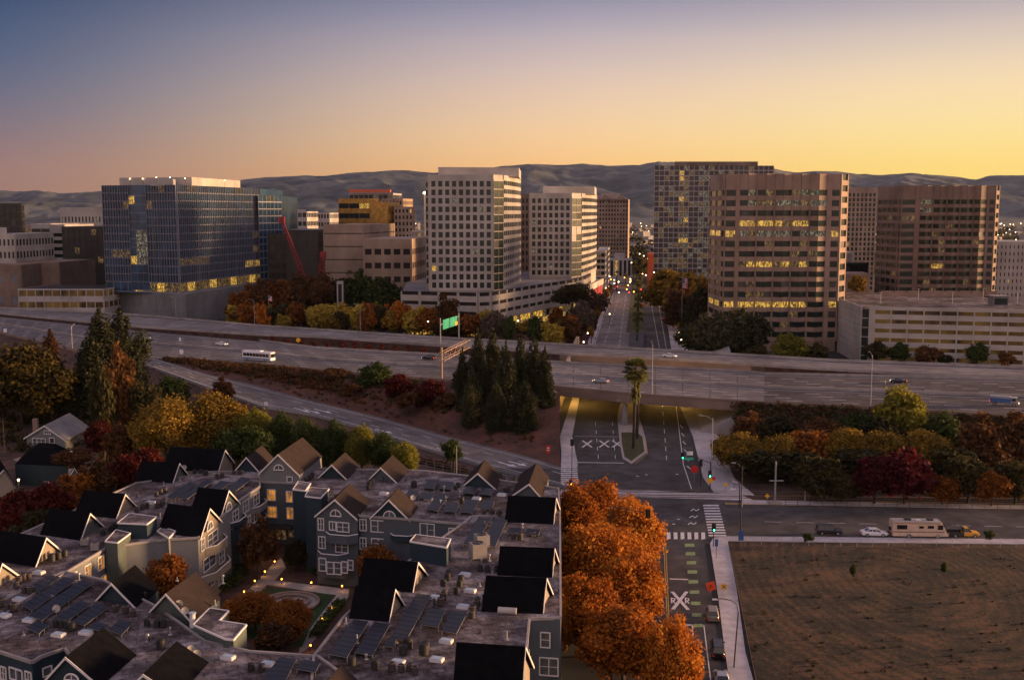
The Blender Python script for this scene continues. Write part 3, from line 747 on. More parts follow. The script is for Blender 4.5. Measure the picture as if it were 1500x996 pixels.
# --- dark blue office block with fins (left)
zP, zT = 16.4, zat(560, 271)
a_, b_, c_ = At(155, 573), At(262, 560), At(382, 650)
back1, back2 = At(262, 700), At(120, 690)
B = Bld('office_tower', 'dark blue glass office block with thin vertical fins, standing on a grey podium', b_)
B.solid([a_, b_, c_, Vector((-150, 720, 0)), Vector((-235, 650, 0))], zP - .6, zT)
def lf(i, j, nf, nb):
    if i == 1 and j >= nb - 2: return 'lit'
    if i == 2 and j < 3: return 'litdim'
    if i in (3, 5) and j == nb - 1: return 'litdim'
    if i == nf - 1 and j in (1, nb - 3): return 'litdim'
    return None
g1, g2 = a_.lerp(b_, .36), a_.lerp(b_, .60)
B.edge(a_, g1, zP + 5, zT, 12, 4, .12, .1, .3, glass='glassb', litf=lambda i, j, nf, nb: 'litdim' if (i == 3 and j > 0) or (i == 9 and j == 3) else None, fins=1.5)
B.edge(g2, b_, zP + 5, zT, 12, 5, .12, .1, .3, glass='glassb', litf=lambda i, j, nf, nb: 'litdim' if (i == 11 and j == 2) or (i == 9 and j == 0) else None, fins=1.5)
n_ = Vector((b_[1] - a_[1], -(b_[0] - a_[0]), 0)).normalized()
B.edge(g1 + n_ * .1, g2 + n_ * .1, zP + 1, zT - 1, 12, 3, .05, .08, .12, glass='glassb', litf=lambda i, j, nf, nb: 'lit' if (i in (3, 10) and j == 0) else ('litcool' if 3 <= i <= 6 and j > 0 else None))
B.edge(b_, c_, zP + 5, zT, 12, 9, .16, .1, .35, glass='glassb', litf=lf, fins=1.9)
B.edge(a_, b_, zP, zP + 5, 1, 10, .1, .25, .05, glass='litdim', litf=lambda i, j, nf, nb: ('litfull' if j % 3 == 1 else None) if j > 3 else 'glassb')
B.edge(b_, c_, zP, zP + 5, 1, 12, .1, .25, .05, glass='litdim', litf=lambda i, j, nf, nb: 'lit' if j % 3 == 1 else None)
ph = B.add('penthouse', 'cream'); ph.prism([v2(At(180, 585)), v2(At(285, 575)), v2(At(355, 640)), v2(At(210, 660))], zT - .5, zT + 4.3)
ph2 = B.add('penthouse', 'mullion'); ph2.prism([v2(At(225, 562)), v2(At(258, 562)), v2(At(262, 575)), v2(At(225, 575))], zT - .5, zT + 3)
B.finish('finmat', 'glassb')
for x, D in ((190, 583), (209, 581), (229, 560), (249, 560), (271, 574), (306, 598), (329, 615)):
    p = At(x, D, zT + 4); t_ = thing('roof_lamp', 'small glowing lamp on the roof edge of the dark blue office block', 'lamp', (p[0], p[1], zT), 'lamps along the roof of the blue office block'); MB().tube((p[0], p[1], zT - 1), (p[0], p[1], zT + 3.3), .08).build('post', M['dmetal'], t_); MB().sphere((p[0], p[1], zT + 3.7), .24).build('bulb', M['lamp'], t_)
# wing behind
B = Bld('office_wing', 'narrow dark glass office wing with pale floor bands behind the blue block', At(395, 655))
zw = zat(660, 287); q0, q1 = At(380, 642), At(414, 665)
B.solid([q0, q1, Vector((q1[0] - 5, 740, 0)), Vector((q0[0] - 5, 720, 0))], 0, zw)
B.edge(q0, q1, 18, zw, 12, 6, .16, .25, .3, glass='glassb', litf=lambda i, j, nf, nb: 'litdim' if i == 11 and j in (2, 3) else None); B.finish('finmat', 'glassb')
# podium
B = Bld('podium', 'blank grey panelled podium under the dark blue office block, above the freeway', At(273, 556))
pa, pb, pc = At(147, 585, 10), At(273, 553, 10), At(412, 668, 10)
B.solid([pa, pb, pc, Vector((-140, 760, 0)), Vector((-240, 680, 0))], 0, zP)
for (u, v, nb) in ((pa, pb, 12), (pb, pc, 14)):
    t = (v - u).normalized(); n = Vector((t[1], -t[0], 0)); Lg = (v - u).length
    for r in range(5):
        z = r * 3.3
        for j in range(nb): B.fr.obox(u, t, n, Lg * j / nb + .06, Lg * (j + 1) / nb - .06, 0, .15, z + .06, z + 3.24)
B.edge(pb.lerp(pc, .55), pb.lerp(pc, .98), 0, 4, 1, 8, .1, .4, .3, glass='litdim', top=.3)
B.finish('greyb', 'greyb')

# --- pair of cream towers with square windows
def square_tower(label, x0, xm, xg, xr, D, Dg, Dr, y_top, zb, nf, nb, nr, litf, pent, nbend=4):
    B = Bld('office_tower', label, At(x0, D))
    zt = zat(D, y_top)
    q = [At(x0, D), At(xm, D), At(xg, Dg)]
    curve = []
    for k in range(1, nbend + 1):
        s_ = k / nbend; X = xg + (xr - xg) * (1 - (1 - s_) ** 1.5); curve.append(At(X, Dg + (Dr - Dg) * s_))
    poly = q + curve + [Vector((curve[-1][0] - 12, Dr + 8, 0)), Vector((q[0][0] + 2, Dr + 6, 0))]
    B.solid(poly, 0, zt)
    B.edge(q[0], q[1], zb, zt, nf, nb, .34, 1.3, .35, top=3.0, glass='glassg', litf=litf, endp=.6)
    B.edge(q[1], q[2], zb, zt - 2, nf, 2, .1, .12, .2, glass='glassg', litf=lambda i, j, f, b: 'litdim' if i == f - 4 else None, top=1)
    last = q[2]
    for c in curve:
        B.edge(last, c, zb, zt, nf, nr, .45, .45, .35, glass='glassg', top=2.5, litf=lambda i, j, f, b: 'litdim' if rnd.random() < .03 else None); last = c
    B.edge(poly[-1], poly[0], zb, zt, nf, 8, .34, 1.3, .35, top=3, glass='glassg')
    px0, px1, py, dd = pent
    ph = B.add('penthouse', 'cream'); ztp = zat(D + dd, py)
    ph.prism([v2(At(px0, D + dd)), v2(At(px1 - 3, D + dd + 6)), v2(At(px1, Dr - 2)), v2(At(px0 + 3, Dr - 4))], zt - .4, ztp)
    B.finish('cream', 'cream'); return zt
square_tower('taller cream office tower with square windows beside the curved podium', 629, 723, 737, 762, 520, 527, 590, 256, 20.5, 13, 9, 3,
   lambda i, j, f, b: 'lit' if (i == 2 and j == 0) else ('litcool' if rnd.random() < .03 else None), (643, 763, 245, 14))
square_tower('shorter cream office tower with square windows and rounded right end, nearer the street', 776, 837, 851, 873, 620, 628, 700, 283, 21, 11, 7, 3,
   lambda i, j, f, b: 'litcool' if rnd.random() < .05 else None, (795, 873, 273, 14))
B = Bld('office_wing', 'narrow cream wing with one column of windows left of the taller cream tower', At(623, 545))
B.solid([At(624, 545), At(630, 545), At(632, 600), At(626, 600)], 0, zat(545, 258)); B.edge(At(624, 545), At(630, 545), 21, zat(545, 258), 13, 1, .34, .6, .3, top=3, glass='glassg'); B.finish('cream', 'cream')
B = Bld('office_building', 'dark red brick block seen between the two cream towers', At(768, 700))
zq = zat(720, 284); B.solid([At(758, 720), At(780, 720), At(782, 760), At(760, 760)], 0, zq); B.edge(At(758, 720), At(780, 720), 8, zq, 12, 4, .4, 1.2, .3, top=3); B.finish('brown', 'brown')
# curved podium
B = Bld('podium', 'cream podium with long dark slots and a bright yellow lobby under the two cream towers', At(700, 500))
foot = [At(588, 512, 15), At(700, 500, 15), At(718, 503, 15), At(752, 529, 15), At(795, 563, 15), At(838, 598, 15)]
foot2 = foot + [At(858, 632, 15), At(864, 660, 15), Vector((48, 730, 0)), At(600, 640, 15)]
B.solid(foot2, 7.5, 19.5)
inner = [Vector((p[0], p[1] + 4, 0)) for p in foot2]; inner[-1][1] -= 8; B.solid(inner, 0, 7.6)
roof = B.add('roof', 'roofg'); roof.prism([v2(p) for p in foot2], 19.5, 19.8)
for i, (u, v) in enumerate(loop(foot2)[:7]):
    nb = max(1, int((v - u).length / 9)); B.edge(u, v, 7.8, 21, 3, nb, .62, 1.2, .6, glass='opening')
for i, (u, v) in enumerate(loop(inner)[:6]):
    nb = max(1, int((v - u).length / 4)); B.edge(u, v, 0, 7.4, 2, nb, .1, .35, .1, glass='litfull' if i in (2, 3) else 'litdim', litf=lambda a, b, c, d: rnd.choice(['litfull', 'litfull', 'litdim']) if i in (2, 3) else rnd.choice(['litdim', 'glass', 'lit']))
B.finish('cream', 'opening')
for x, D in ((620, 520), (660, 516), (770, 552), (825, 592)):
    pass
# red slatted drum by the street
B = Bld('garage', 'curved building end with bright red vertical panels beside the far street', At(862, 650))
cv = [At(840, 640, 8), At(861, 650, 8), At(868, 668, 8), At(875, 690, 8), At(882, 715, 8)]
B.solid(cv + [At(850, 730, 8)], 0, 14)
for u, v in zip(cv[1:], cv[2:]):
    t = (v - u).normalized(); n = Vector((t[1], -t[0], 0)); Lg = (v - u).length
    for j in range(2):
        m_ = B.add('red_panel', 'red'); m_.obox(u, t, n, Lg * j / 2 + .3, Lg * (j + 1) / 2 - .3, .05, .5, .4, 11)
    B.fr.obox(u, t, n, 0, Lg, 0, .9, 11, 14.6)
u, v = cv[0], cv[1]; t = (v - u).normalized(); n = Vector((t[1], -t[0], 0)); B.fr.obox(u, t, n, 0, (v - u).length, 0, .9, 11, 14.6)
B.finish('cream', 'cream')

# --- brown towers at right with folded bays
def bay_tower(label, D, xs_left, recess1, bay0, bay1, recess2, xr, y_top, zb, nf, cap, mats, litA, litB, back=70, left_nb=2, name='office_tower'):
    B = Bld(name, label, At(bay0, D)); zt = zat(D, y_top); E = B.edge; fz = (zb, zt, nf)
    xl, Dl, xm = xs_left
    pl = At(xl, Dl); pm = At(xm, D + 2)
    r0a, r0b = At(recess1[0], D + 1), At(recess1[1], D + 1)
    poly = [pl, pm, r0a]
    E(pl, pm, *fz, left_nb, .45, .5, .4, top=cap, endp=.5, glass='glassg', litf=litB)
    E(pm, r0a, *fz, 1, .45, .3, .45, top=cap, glass='brown' if False else 'glassg')
    E(r0a, r0b, *fz, 1, .4, .5, .2, top=cap, glass='glassg', litf=litB); poly.append(r0b)
    s0 = At(bay0, D); poly.append(s0)
    tt = (s0 - r0b).normalized(); nn_ = Vector((tt[1], -tt[0], 0)); B.fr.obox(r0b, tt, nn_, 0, (s0 - r0b).length, 0, .5, 0, zt)
    nbay = 5; last = s0
    for k in range(nbay):
        x0 = bay0 + (bay1 - bay0) * k / nbay; x1 = bay0 + (bay1 - bay0) * (k + 1) / nbay
        m1 = At((x0 + x1) / 2, D - 2.3); e1 = At(x1, D)
        for s_, (u, v) in enumerate(((last, m1), (m1, e1))):
            t = (v - u).normalized(); n = Vector((t[1], -t[0], 0)); Lg = (v - u).length
            E(u, v, *fz, 1, .45, 0, .35, top=cap, glass='glassg', litf=(lambda i, j, f, b, k=k: litA(i, k, f)))
            if s_ == 0: B.fr.obox(u, t, n, 0, .55, 0, .55, zb, zt - .02)
            else: B.fr.obox(u, t, n, Lg - .55, Lg, 0, .55, zb, zt - .02)
        last = e1; poly += [m1, e1]
    r1a, r1b = At(recess2[0], D), At(recess2[1], D); pr = At(xr, D + 6)
    t = (r1a - last).normalized(); B.fr.obox(last, t, Vector((t[1], -t[0], 0)), 0, (r1a - last).length, 0, .5, 0, zt)
    E(r1a, r1b, *fz, 1, .4, .3, .15, top=cap, glass='glassg', litf=litB); E(r1b, pr, *fz, 1, .45, 1.6, .6, top=0, glass='glassg')
    poly += [r1a, r1b, pr, At(xr, D + back), At(xl + 4, D + back)]
    E(pr, At(xr, D + back), *fz, 8, .45, 1, .4, top=cap, glass='glassg')
    B.solid(poly, 0, zt - .05)
    B.finish(mats, mats); return zt
def LA(i, k, f):
    r = f - 1 - i
    if r in (3, 7) and k < (4 if r == 3 else 4): return rnd.choice(['lit', 'lit', 'litdim'])
    if r in (0, 1, 4) and k < 5: return rnd.choice(['litcool', 'litcool', 'litdim', 'glassg'])
    if r == 11 and k < 4: return 'lit'
    return 'litdim' if rnd.random() < .1 else None
bay_tower('largest brown office tower with folded bays and floors lit yellow, right of the street', 453, (1039, 478, 1056), (1060, 1076), 1080, 1208, (1214, 1226), 1236, 255, 4.2, 15, 6.5, 'brown2', LA,
   lambda i, j, f, b: 'lit' if (f - 1 - i) in (4, 11) else None)
def LB(i, k, f):
    r = f - 1 - i
    if r in (0, 1): return 'litcool' if k == 0 else None
    if r == 8 and k == 1: return 'lit'
    return 'litdim' if rnd.random() < .08 else None
bay_tower('second brown office tower with folded bays, behind the parking garage at right', 550, (1283, 575, 1314), (1317, 1337), 1343, 1441, (1444, 1452), 1457, 272, 12, 13, 7, 'brown', LB,
   lambda i, j, f, b: 'litdim' if rnd.random() < .06 else None, left_nb=4)

# --- tall residential tower with lit grid
B = Bld('apartment_tower', 'tall grid-fronted residential tower with many lit rooms, left of the largest brown tower', At(957, 880))
zt = zat(880, 243); zs = zat(880, 243)
B.solid([At(957, 880), At(1130, 880), At(1132, 960), At(960, 960)], 0, zt)
def LR(i, j, f, b):
    if 5 <= j <= 6: return rnd.choice(['lit', 'litdim', 'litdim', 'litcool', None])
    if 9 <= j <= 11: return rnd.choice(['litdim', 'litcool', 'litcool', None, None])
    return rnd.choice([None] * 13 + ['litdim', 'litcool', 'litdim'])
B.edge(At(957, 880), At(1130, 880), 4, zt, 22, 24, .16, .45, .5, top=0, glass='glassr', litf=LR, pd=.1)
pp = B.add('penthouse', 'brown'); pp.prism([v2(At(986, 890)), v2(At(1107, 890)), v2(At(1107, 940)), v2(At(986, 940))], zt - .4, zat(885, 236.5))
B.finish('mullion', 'opening')

# --- parking garage at right
B = Bld('parking_garage', 'wide six level concrete parking garage with warm lit decks, right edge behind the freeway', At(1272, 412))
g0, g1 = At(1272, 412, 12), Vector((At(1560, 395, 12)[0], 395, 0)); zg = 22.3
s0, s1 = At(1262, 413, 12), At(1229, 452, 12)
B.solid([s1, s0, g0, g1, Vector((g1[0] + 5, 500, 0)), Vector((s1[0] + 4, 500, 0))], 0, zg - 1.4)
rf_ = B.add('roof_deck', 'roofw'); rf_.prism([v2(p) for p in (s1, s0, g0, g1, Vector((g1[0] + 5, 500, 0)), Vector((s1[0] + 4, 500, 0)))], zg - 1.4, zg - 1.2)
B.edge(g0, g1, .2, zg, 6, 11, .56, .45, .9, top=1.2, endp=2.0, glass='garage')
B.edge(s0, g0, 0, zg - 1, 6, 1, .08, .1, .2, glass='glassg')
t = (s0 - s1).normalized(); n = Vector((t[1], -t[0], 0)); Lg = (s0 - s1).length
for r in range(9): B.fr.obox(s1, t, n, 0, Lg, 0, .5 + .04 * (r % 2), r * zg / 9 + .05, (r + 1) * zg / 9 - .05)
B.finish('cream', 'opening', winname='opening')
for i, x in enumerate((1290, 1345, 1395, 1440, 1490)):
    p = At(x, 440 + (i % 2) * 18, zg); m_ = MB(); m_.tube((p[0], p[1], zg - 1.3), (p[0], p[1], zg + 3.4), .12); m_.ybox((p[0], p[1]), 1.4, .4, zg + 3.3, zg + 3.5)
    tag(m_.build('roof_light_pole', M['metal']), 'thin light pole standing on the garage roof deck', 'lamp post', 'light poles on the garage roof')
m_ = MB(); p = At(1462, 430, zg); m_.ybox((p[0], p[1]), 6, 5, zg - 1.2, zg + 2.6)
t_ = thing('stair_house', 'small green glass stair house on the garage roof at right', 'stair house', (p[0], p[1], zg - 1.2)); m_.build('wall', M['greyb'], t_)
MB().ybox((p[0], p[1]), 5, 5.3, zg - .6, zg + 1.9).build('glazing', M['glassg'], t_); MB().ybox((p[0], p[1]), 6.6, 5.6, zg + 2.6, zg + 2.9).build('roof', M['concrete'], t_)
for i in range(9):
    p = At(1300 + i * 19, 478, zg); m_ = MB(); m_.ybox((p[0], p[1]), 5.2, .3, zg - 1.2, zg + 1.2)
    tag(m_.build('screen_wall_panel', M['brown2']), 'pinkish screen panel along the back of the garage roof', 'panel', 'screen panels on the garage roof')

# --- simpler background blocks: x0, x1, depth, y_top, floors, bays, wall, glass, spandrel, pier, label, lit
def block(label, x0, x1, D, ytop, nf, nb, wall, gl='glass', sp=.4, pier=1.0, lit=.03, deep=40, side=None, name='office_building', zb=0, top=1.5, pent=None, core=None, litf=None):
    B = Bld(name, label, At(x0, D)); zt = zat(D, ytop)
    u, v = At(x0, D, max(0, zt * .6)), At(x1, D, max(0, zt * .6)); poly = [u, v]
    if side: w_ = At(side[0], side[1], zt * .6); poly.append(w_)
    else: w_ = Vector((v[0] + deep * .12, v[1] + deep, 0)); poly.append(w_)
    poly.append(Vector((u[0] + (w_[0] - v[0]) * .9, u[1] + (w_[1] - v[1]), 0)))
    B.solid(poly, 0, zt - .1)
    B.edge(u, v, zb, zt, nf, nb, sp, pier, .35, top=top, glass=gl, lit=lit, litf=litf)
    ns = max(1, int(nb * (w_ - v).length / max(1, (v - u).length)))
    B.edge(v, w_, zb, zt, nf, min(ns, 12), sp, pier, .35, top=top, glass=gl, lit=lit)
    ns = min(12, ns); B.edge(poly[3], u, zb, zt, nf, ns, sp, pier, .35, top=top, glass=gl, lit=lit)
    if pent:
        m_ = B.add('penthouse', wall); dz = zat(D, pent[2]); m_.prism([v2(At(pent[0], D + 5, zt)), v2(At(pent[1], D + 5, zt)), v2(At(pent[1], D + 20, zt)), v2(At(pent[0], D + 20, zt))], zt - .2, dz)
    B.finish(wall, core or wall); return zt
block('beige windowless block with horizontal grooves in front of the gold glass building', 475, 533, 640, 329, 6, 1, 'tan', 'opening', .93, .5, 0, side=(578, 700), name='building', top=5)
block('brown parking structure with open dark decks left of the cream towers', 533, 603, 600, 350, 5, 5, 'tan', 'opening', .58, 1.6, 0, side=(630, 660), name='parking_structure', top=5.5)
block('bronze glass building with gold bands behind the beige block', 497, 542, 900, 291, 8, 3, 'gold', 'glass', .5, .3, .1, side=(556, 930), top=4)
block('gold mirrored glass block beside the stepped beige tower', 543, 569, 860, 296, 10, 4, 'gold', 'gold', .25, .25, .05, top=3)
block('stepped beige office tower with square windows behind the parking structure', 578, 605, 870, 303, 12, 5, 'tan', 'opening', .45, 1.5, .05, side=(608, 930), top=2)
block('beige middle step of the stepped office tower', 560, 590, 930, 291, 12, 6, 'tan', 'opening', .45, 1.5, .05, top=2)
block('building under construction with orange netting on its top floor', 512, 576, 1150, 283, 10, 9, 'mullion', 'glass', .2, .5, .15, pent=(512, 573, 278), top=2)
block('small white office block with strip windows left of a matching block in the distance', 423, 450, 1200, 310, 6, 4, 'whiteb', 'glass', .5, 1, 0, pent=(434, 448, 307))
block('white office block with square windows between the blue wing and the beige block', 457, 483, 1250, 312, 6, 6, 'whiteb', 'glass', .5, 1.2, 0)
block('black glass block behind the red crane', 420, 466, 640, 337, 9, 3, 'darkb', 'darkb', .15, .2, .02, side=(478, 700), name='office_building', core='darkb')
block('low dark block left of the red crane', 380, 420, 650, 342, 8, 5, 'darkb', 'glass', .4, .6, .06, core='darkb')
block('black office block with a few orange lit windows left of the blue office block', 93, 160, 700, 332, 8, 8, 'darkb', 'darkb', .35, .3, 0, core='darkb', litf=lambda i, j, f, b: 'litdim' if (i + j * 3) % 11 == 0 else None)
block('cream topped office block with a lit window row behind the black block', 90, 160, 950, 304, 7, 14, 'cream', 'glass', .4, 1.6, .3, top=8)
block('white banded office building beside the black block', 75, 96, 760, 329, 9, 1, 'whiteb', 'glass', .5, .3, 0, top=6)
block('white and grey striped office building with strip windows at left', 48, 76, 790, 328, 9, 2, 'whiteb', 'glass', .5, .3, 0, top=3.5)
block('narrow yellow lit stair tower beside the striped office building', 37, 48, 800, 330, 9, 2, 'tan', 'litdim', .3, .8, .4, top=3)
block('dark tower with glass balconies at the left edge', 0, 34, 720, 298, 13, 4, 'darkb', 'glass', .3, .9, .02, side=(37, 745), name='apartment_tower', core='darkb')
block('pale office building with square windows at the left edge', -25, 24, 620, 343, 6, 8, 'cream', 'glass', .5, 1.2, .02, pent=(-25, 10, 334), top=3)
block('low brown hall with a recessed dark wall at left', 30, 88, 620, 384, 2, 3, 'brown', 'brown', .6, 5, 0, name='building', top=5)
block('low mauve hall at the far left edge', -30, 32, 600, 388, 2, 3, 'brown', 'greyb', .6, 4, 0, name='building', top=5)
block('pale grey open parking structure beside the freeway at left', 28, 152, 560, 423, 3, 10, 'whiteb', 'garage', .5, .4, 0, name='parking_structure', top=.8, deep=30, core='opening')
block('tan hotel tower between the two brown office towers', 1240, 1282, 800, 275, 20, 7, 'tan', 'glassg', .3, 1.3, .05, top=4)
block('pale office building with square windows at the right edge', 1450, 1560, 620, 354, 8, 18, 'whiteb', 'opening', .5, 1.7, .06, top=2, zb=8)
block('low pinkish museum block with a round emblem between the brown towers', 1232, 1272, 560, 401, 1, 2, 'brown2', 'brown2', .6, 3, 0, name='museum', deep=20)
block('small green roofed block behind the museum', 1232, 1270, 620, 385, 2, 3, 'glassg', 'glass', .5, 1, .2, name='building', deep=20)
block('small white cube building left of the green roofed block', 1230, 1248, 660, 370, 2, 2, 'whiteb', 'whiteb', .6, 2, 0, name='building', deep=20)
block('small cream building behind the brown parking structure', 603, 622, 820, 338, 3, 4, 'cream', 'tan', .5, 1, .1, name='building', deep=20)
block('low striped office block at the left side of the far street', 874, 886, 760, 368, 7, 2, 'cream', 'glass', .4, .3, .25, deep=90)
block('orange and brown low block at the right side of the far street', 950, 957, 800, 372, 5, 1, 'orange', 'orange', .4, .3, 0, deep=30, name='building')
m_ = MB(); p = At(1251, 557, 18); r_ = 5.2
for i in range(20):
    a0 = i * math.pi / 10; a1 = a0 + math.pi / 10; m_.tube((p[0] + r_ * math.cos(a0), p[1], 16 + r_ * math.sin(a0)), (p[0] + r_ * math.cos(a1), p[1], 16 + r_ * math.sin(a1)), .25, .25, 6)
tag(m_.build('round_emblem', M['cream']), 'thin round ring emblem mounted on the pinkish museum wall', 'emblem')
# hotel with hipped roof at the end of the street
B = Bld('hotel', 'brown brick hotel with steep dark hipped roof at the end of the far street', At(873, 1000))
ze = zat(1000, 292); zb_ = 10; u, v = At(873, 1000, 50), At(920, 1000, 50)
poly = [u, v, At(922, 1040, 50), At(876, 1040, 50)]; B.solid(poly, 0, ze)
B.edge(u, v, zb_, ze, 15, 11, .5, 1.3, .3, top=1.5, glass='opening', lit=.06)
rf_ = B.add('roof', 'red' if False else 'brown'); zr = zat(1000, 283)
x0_, x1_ = u[0], v[0]; rf_.quad((x0_ - .5, 999, ze), (x1_ + .5, 999, ze), (x1_ - 7, 1018, zr), (x0_ + 7, 1018, zr)); rf_.quad((x1_ + .5, 999, ze), (x1_ + .5, 1041, ze), (x1_ - 7, 1022, zr), (x1_ - 7, 1018, zr)); rf_.quad((x0_ - .5, 1041, ze), (x0_ - .5, 999, ze), (x0_ + 7, 1018, zr), (x0_ + 7, 1022, zr)); rf_.quad((x1_ + .5, 1041, ze), (x0_ - .5, 1041, ze), (x0_ + 7, 1022, zr), (x1_ - 7, 1022, zr))
gx = (x0_ + x1_) / 2 + 3; 
for gx in (x0_ + 8, x1_ - 7): 
    gb = B.add('gable', 'tan'); gb.hexa([(gx - 5, 997.5, ze - .5), (gx + 5, 997.5, ze - .5), (gx + 5, 1004, ze - .5), (gx - 5, 1004, ze - .5)], [(gx - .1, 997.5, ze + 4.5), (gx + .1, 997.5, ze + 4.5), (gx + .1, 1004, ze + 4.5), (gx - .1, 1004, ze + 4.5)])
B.finish('tan', 'tan')
block('white arcaded station-like pavilion with small gable at the far end of the street', 893, 925, 900, 379, 1, 5, 'whiteb', 'opening', .3, 1.5, .2, name='pavilion', deep=15, pent=(900, 915, 372))
# red lattice crane
def crane(label, xa, ya, xb, yb, D, wd):
    t = thing('crane', label, 'crane', tuple(At(xb, D, 5)))
    a = At(xa, D, zat(D, ya)); a = Vector((a[0], D, zat(D, ya))); b = At(xb, D, 10); b = Vector((b[0], D, zat(D, yb)))
    d = (b - a).normalized(); s_ = d.cross(Vector((0, 1, 0))).normalized() * wd; dp = Vector((0, wd, 0)); m_ = MB(); n = 14
    L_ = (b - a).length
    for o in (s_ + dp, s_ - dp, -s_ + dp, -s_ - dp): m_.tube(a + o * .4, b + o * .7, .2, .2, 5)
    for i in range(n):
        p, q = a + d * L_ * i / n, a + d * L_ * (i + 1) / n; k0, k1 = .5 + .5 * i / n, .5 + .5 * (i + 1) / n; sg = 1 if i % 2 else -1
        for e_ in (dp, -dp): m_.tube(p + s_ * sg * k0 + e_, q - s_ * sg * k1 + e_, .14, .14, 4)
        m_.tube(p + s_ * k0 + dp * sg, q + s_ * k1 - dp * sg, .14, .14, 4)
    m_.build('boom', M['red'], t); MB().ybox((a[0], a[1]), 3, 3, a[2] - 1.5, a[2] + 2).build('boom_head', M['red'], t)
    return t
crane('long red lattice crane boom leaning beside the blue office block', 413, 323, 450, 418, 600, 1.5)
crane('short red lattice mast behind the trees right of the black glass block', 473, 374, 470, 415, 600, 2.2)
# slender pale pole tower right of brown structure
m_ = MB(); p = At(622.5, 700, 40); m_.tube((p[0], p[1], 0), (p[0], p[1], zat(700, 283)), .9, .6); t_ = thing('floodlight_mast', 'slender pale mast with a light on top beside the taller cream tower', 'mast', (p[0], p[1], 0)); m_.build('pole', M['cream'], t_)
MB().sphere((p[0], p[1], zat(700, 283)), 1.0).build('light', M['lampw'], t_)
m_ = MB()   # construction net
u = At(512, 1146, 70); v = At(573, 1146, 70); m_.box(u[0], v[0], 1140, 1146, zat(1146, 282), zat(1146, 278)); tag(m_.build('construction_netting', M['orange']), 'bright orange netting wrapped round the top of the unfinished building', 'netting')
# distant town: one mass
m_ = MB(); ml = MB(); rr = random.Random(5)
for i in range(900):
    D = 1300 * (3.2 ** rr.random()); x = rr.uniform(-100, 1600); p = At(x, D, 0); s_ = rr.uniform(8, 40)
    if 1100 < D: m_.ybox((p[0], p[1]), s_, s_ * .6, 0, rr.uniform(4, 10) + (rr.random() < .04) * 14, rr.random())
tag(m_.build('distant_town', M['concrete']), 'low hazy roofs of the distant town below the hills', 'town', kind='stuff')
for i in range(420):
    D = 1300 * (3.6 ** rr.random()); x = rr.uniform(-100, 1600); p = At(x, D, 0); s_ = D * .0006; ml.ybox((p[0], p[1]), s_, s_, 9, 9 + s_)
tag(ml.build('distant_lights', M['lampw']), 'tiny points of light scattered over the distant town', 'lights', kind='stuff')
# ---------------------------------------------------------------- apartment complex (roof level 11 m)
ZR = 11.0
APT = thing('apartment_complex', 'grey and navy apartment complex with flat roofs and steep black gables round a garden courtyard', 'apartment building', tuple(P(600, 860, 0)))
def crop(ox, oy, s): return lambda x, y: (ox + x / s, oy + y / s)
K2, K1, K3 = crop(280, 640, 3.947), crop(0, 640, 3.947), crop(560, 640, 3.947)
K5, K6, K0 = crop(300, 770, 3.947), crop(560, 770, 3.947), crop(0, 780, 4.609)
KA, KB, KC = crop(200, 640, 6.227), crop(200, 830, 6.0), crop(620, 660, 6.227)
def wing(pix, z, m, roofm='roofw', para=True):
    pts = [P(x, y, z) for x, y in pix]
    b = MB(); b.prism([v2(p) for p in pts], 0, z - .02); b.build('wall', M[m], APT)
    r = MB(); r.quad(*[Vector((p[0], p[1], z)) for p in pts]); ro = r.build('flat_roof', M[roofm], APT)
    if para:
        t_ = MB()
        for a, c in loop(pts):
            d = (c - a); 
            if d.length < .5: continue
            d.normalize(); n = Vector((-d[1], d[0], 0)); t_.obox(a, d, n, 0, (c - a).length, -.1, .16, z - .12, z + .22)
        t_.build('roof_edge', M['trim'] if para == 1 else M['concrete'], ro)
    return pts
LWp = [(200, 708), (300, 695), (381, 700), (380, 713), (347, 736), (315, 765), (290, 788), (228, 792), (157, 802), (94, 840), (0, 905), (-120, 960), (-120, 850)]
wing(LWp, ZR, 'w_lgrey', para=2)
wing([(300, 692), (480, 687), (620, 690), (700, 699), (818, 716), (820, 752), (690, 758), (680, 768), (600, 761), (527, 756), (470, 729), (432, 708), (381, 706)], ZR + .012, 'w_grey', para=2)
wing([(680, 766), (690, 757), (820, 750), (821, 905), (775, 907), (760, 1060), (452, 1060), (460, 962), (503, 906), (560, 850)], ZR + .024, 'w_grey', para=2)
wing([(94, 838), (150, 850), (230, 890), (300, 940), (365, 955), (465, 962), (600, 1060), (180, 1060), (95, 950), (60, 962), (47, 970), (0, 955), (-120, 940)], ZR + .036, 'w_blue', para=2)

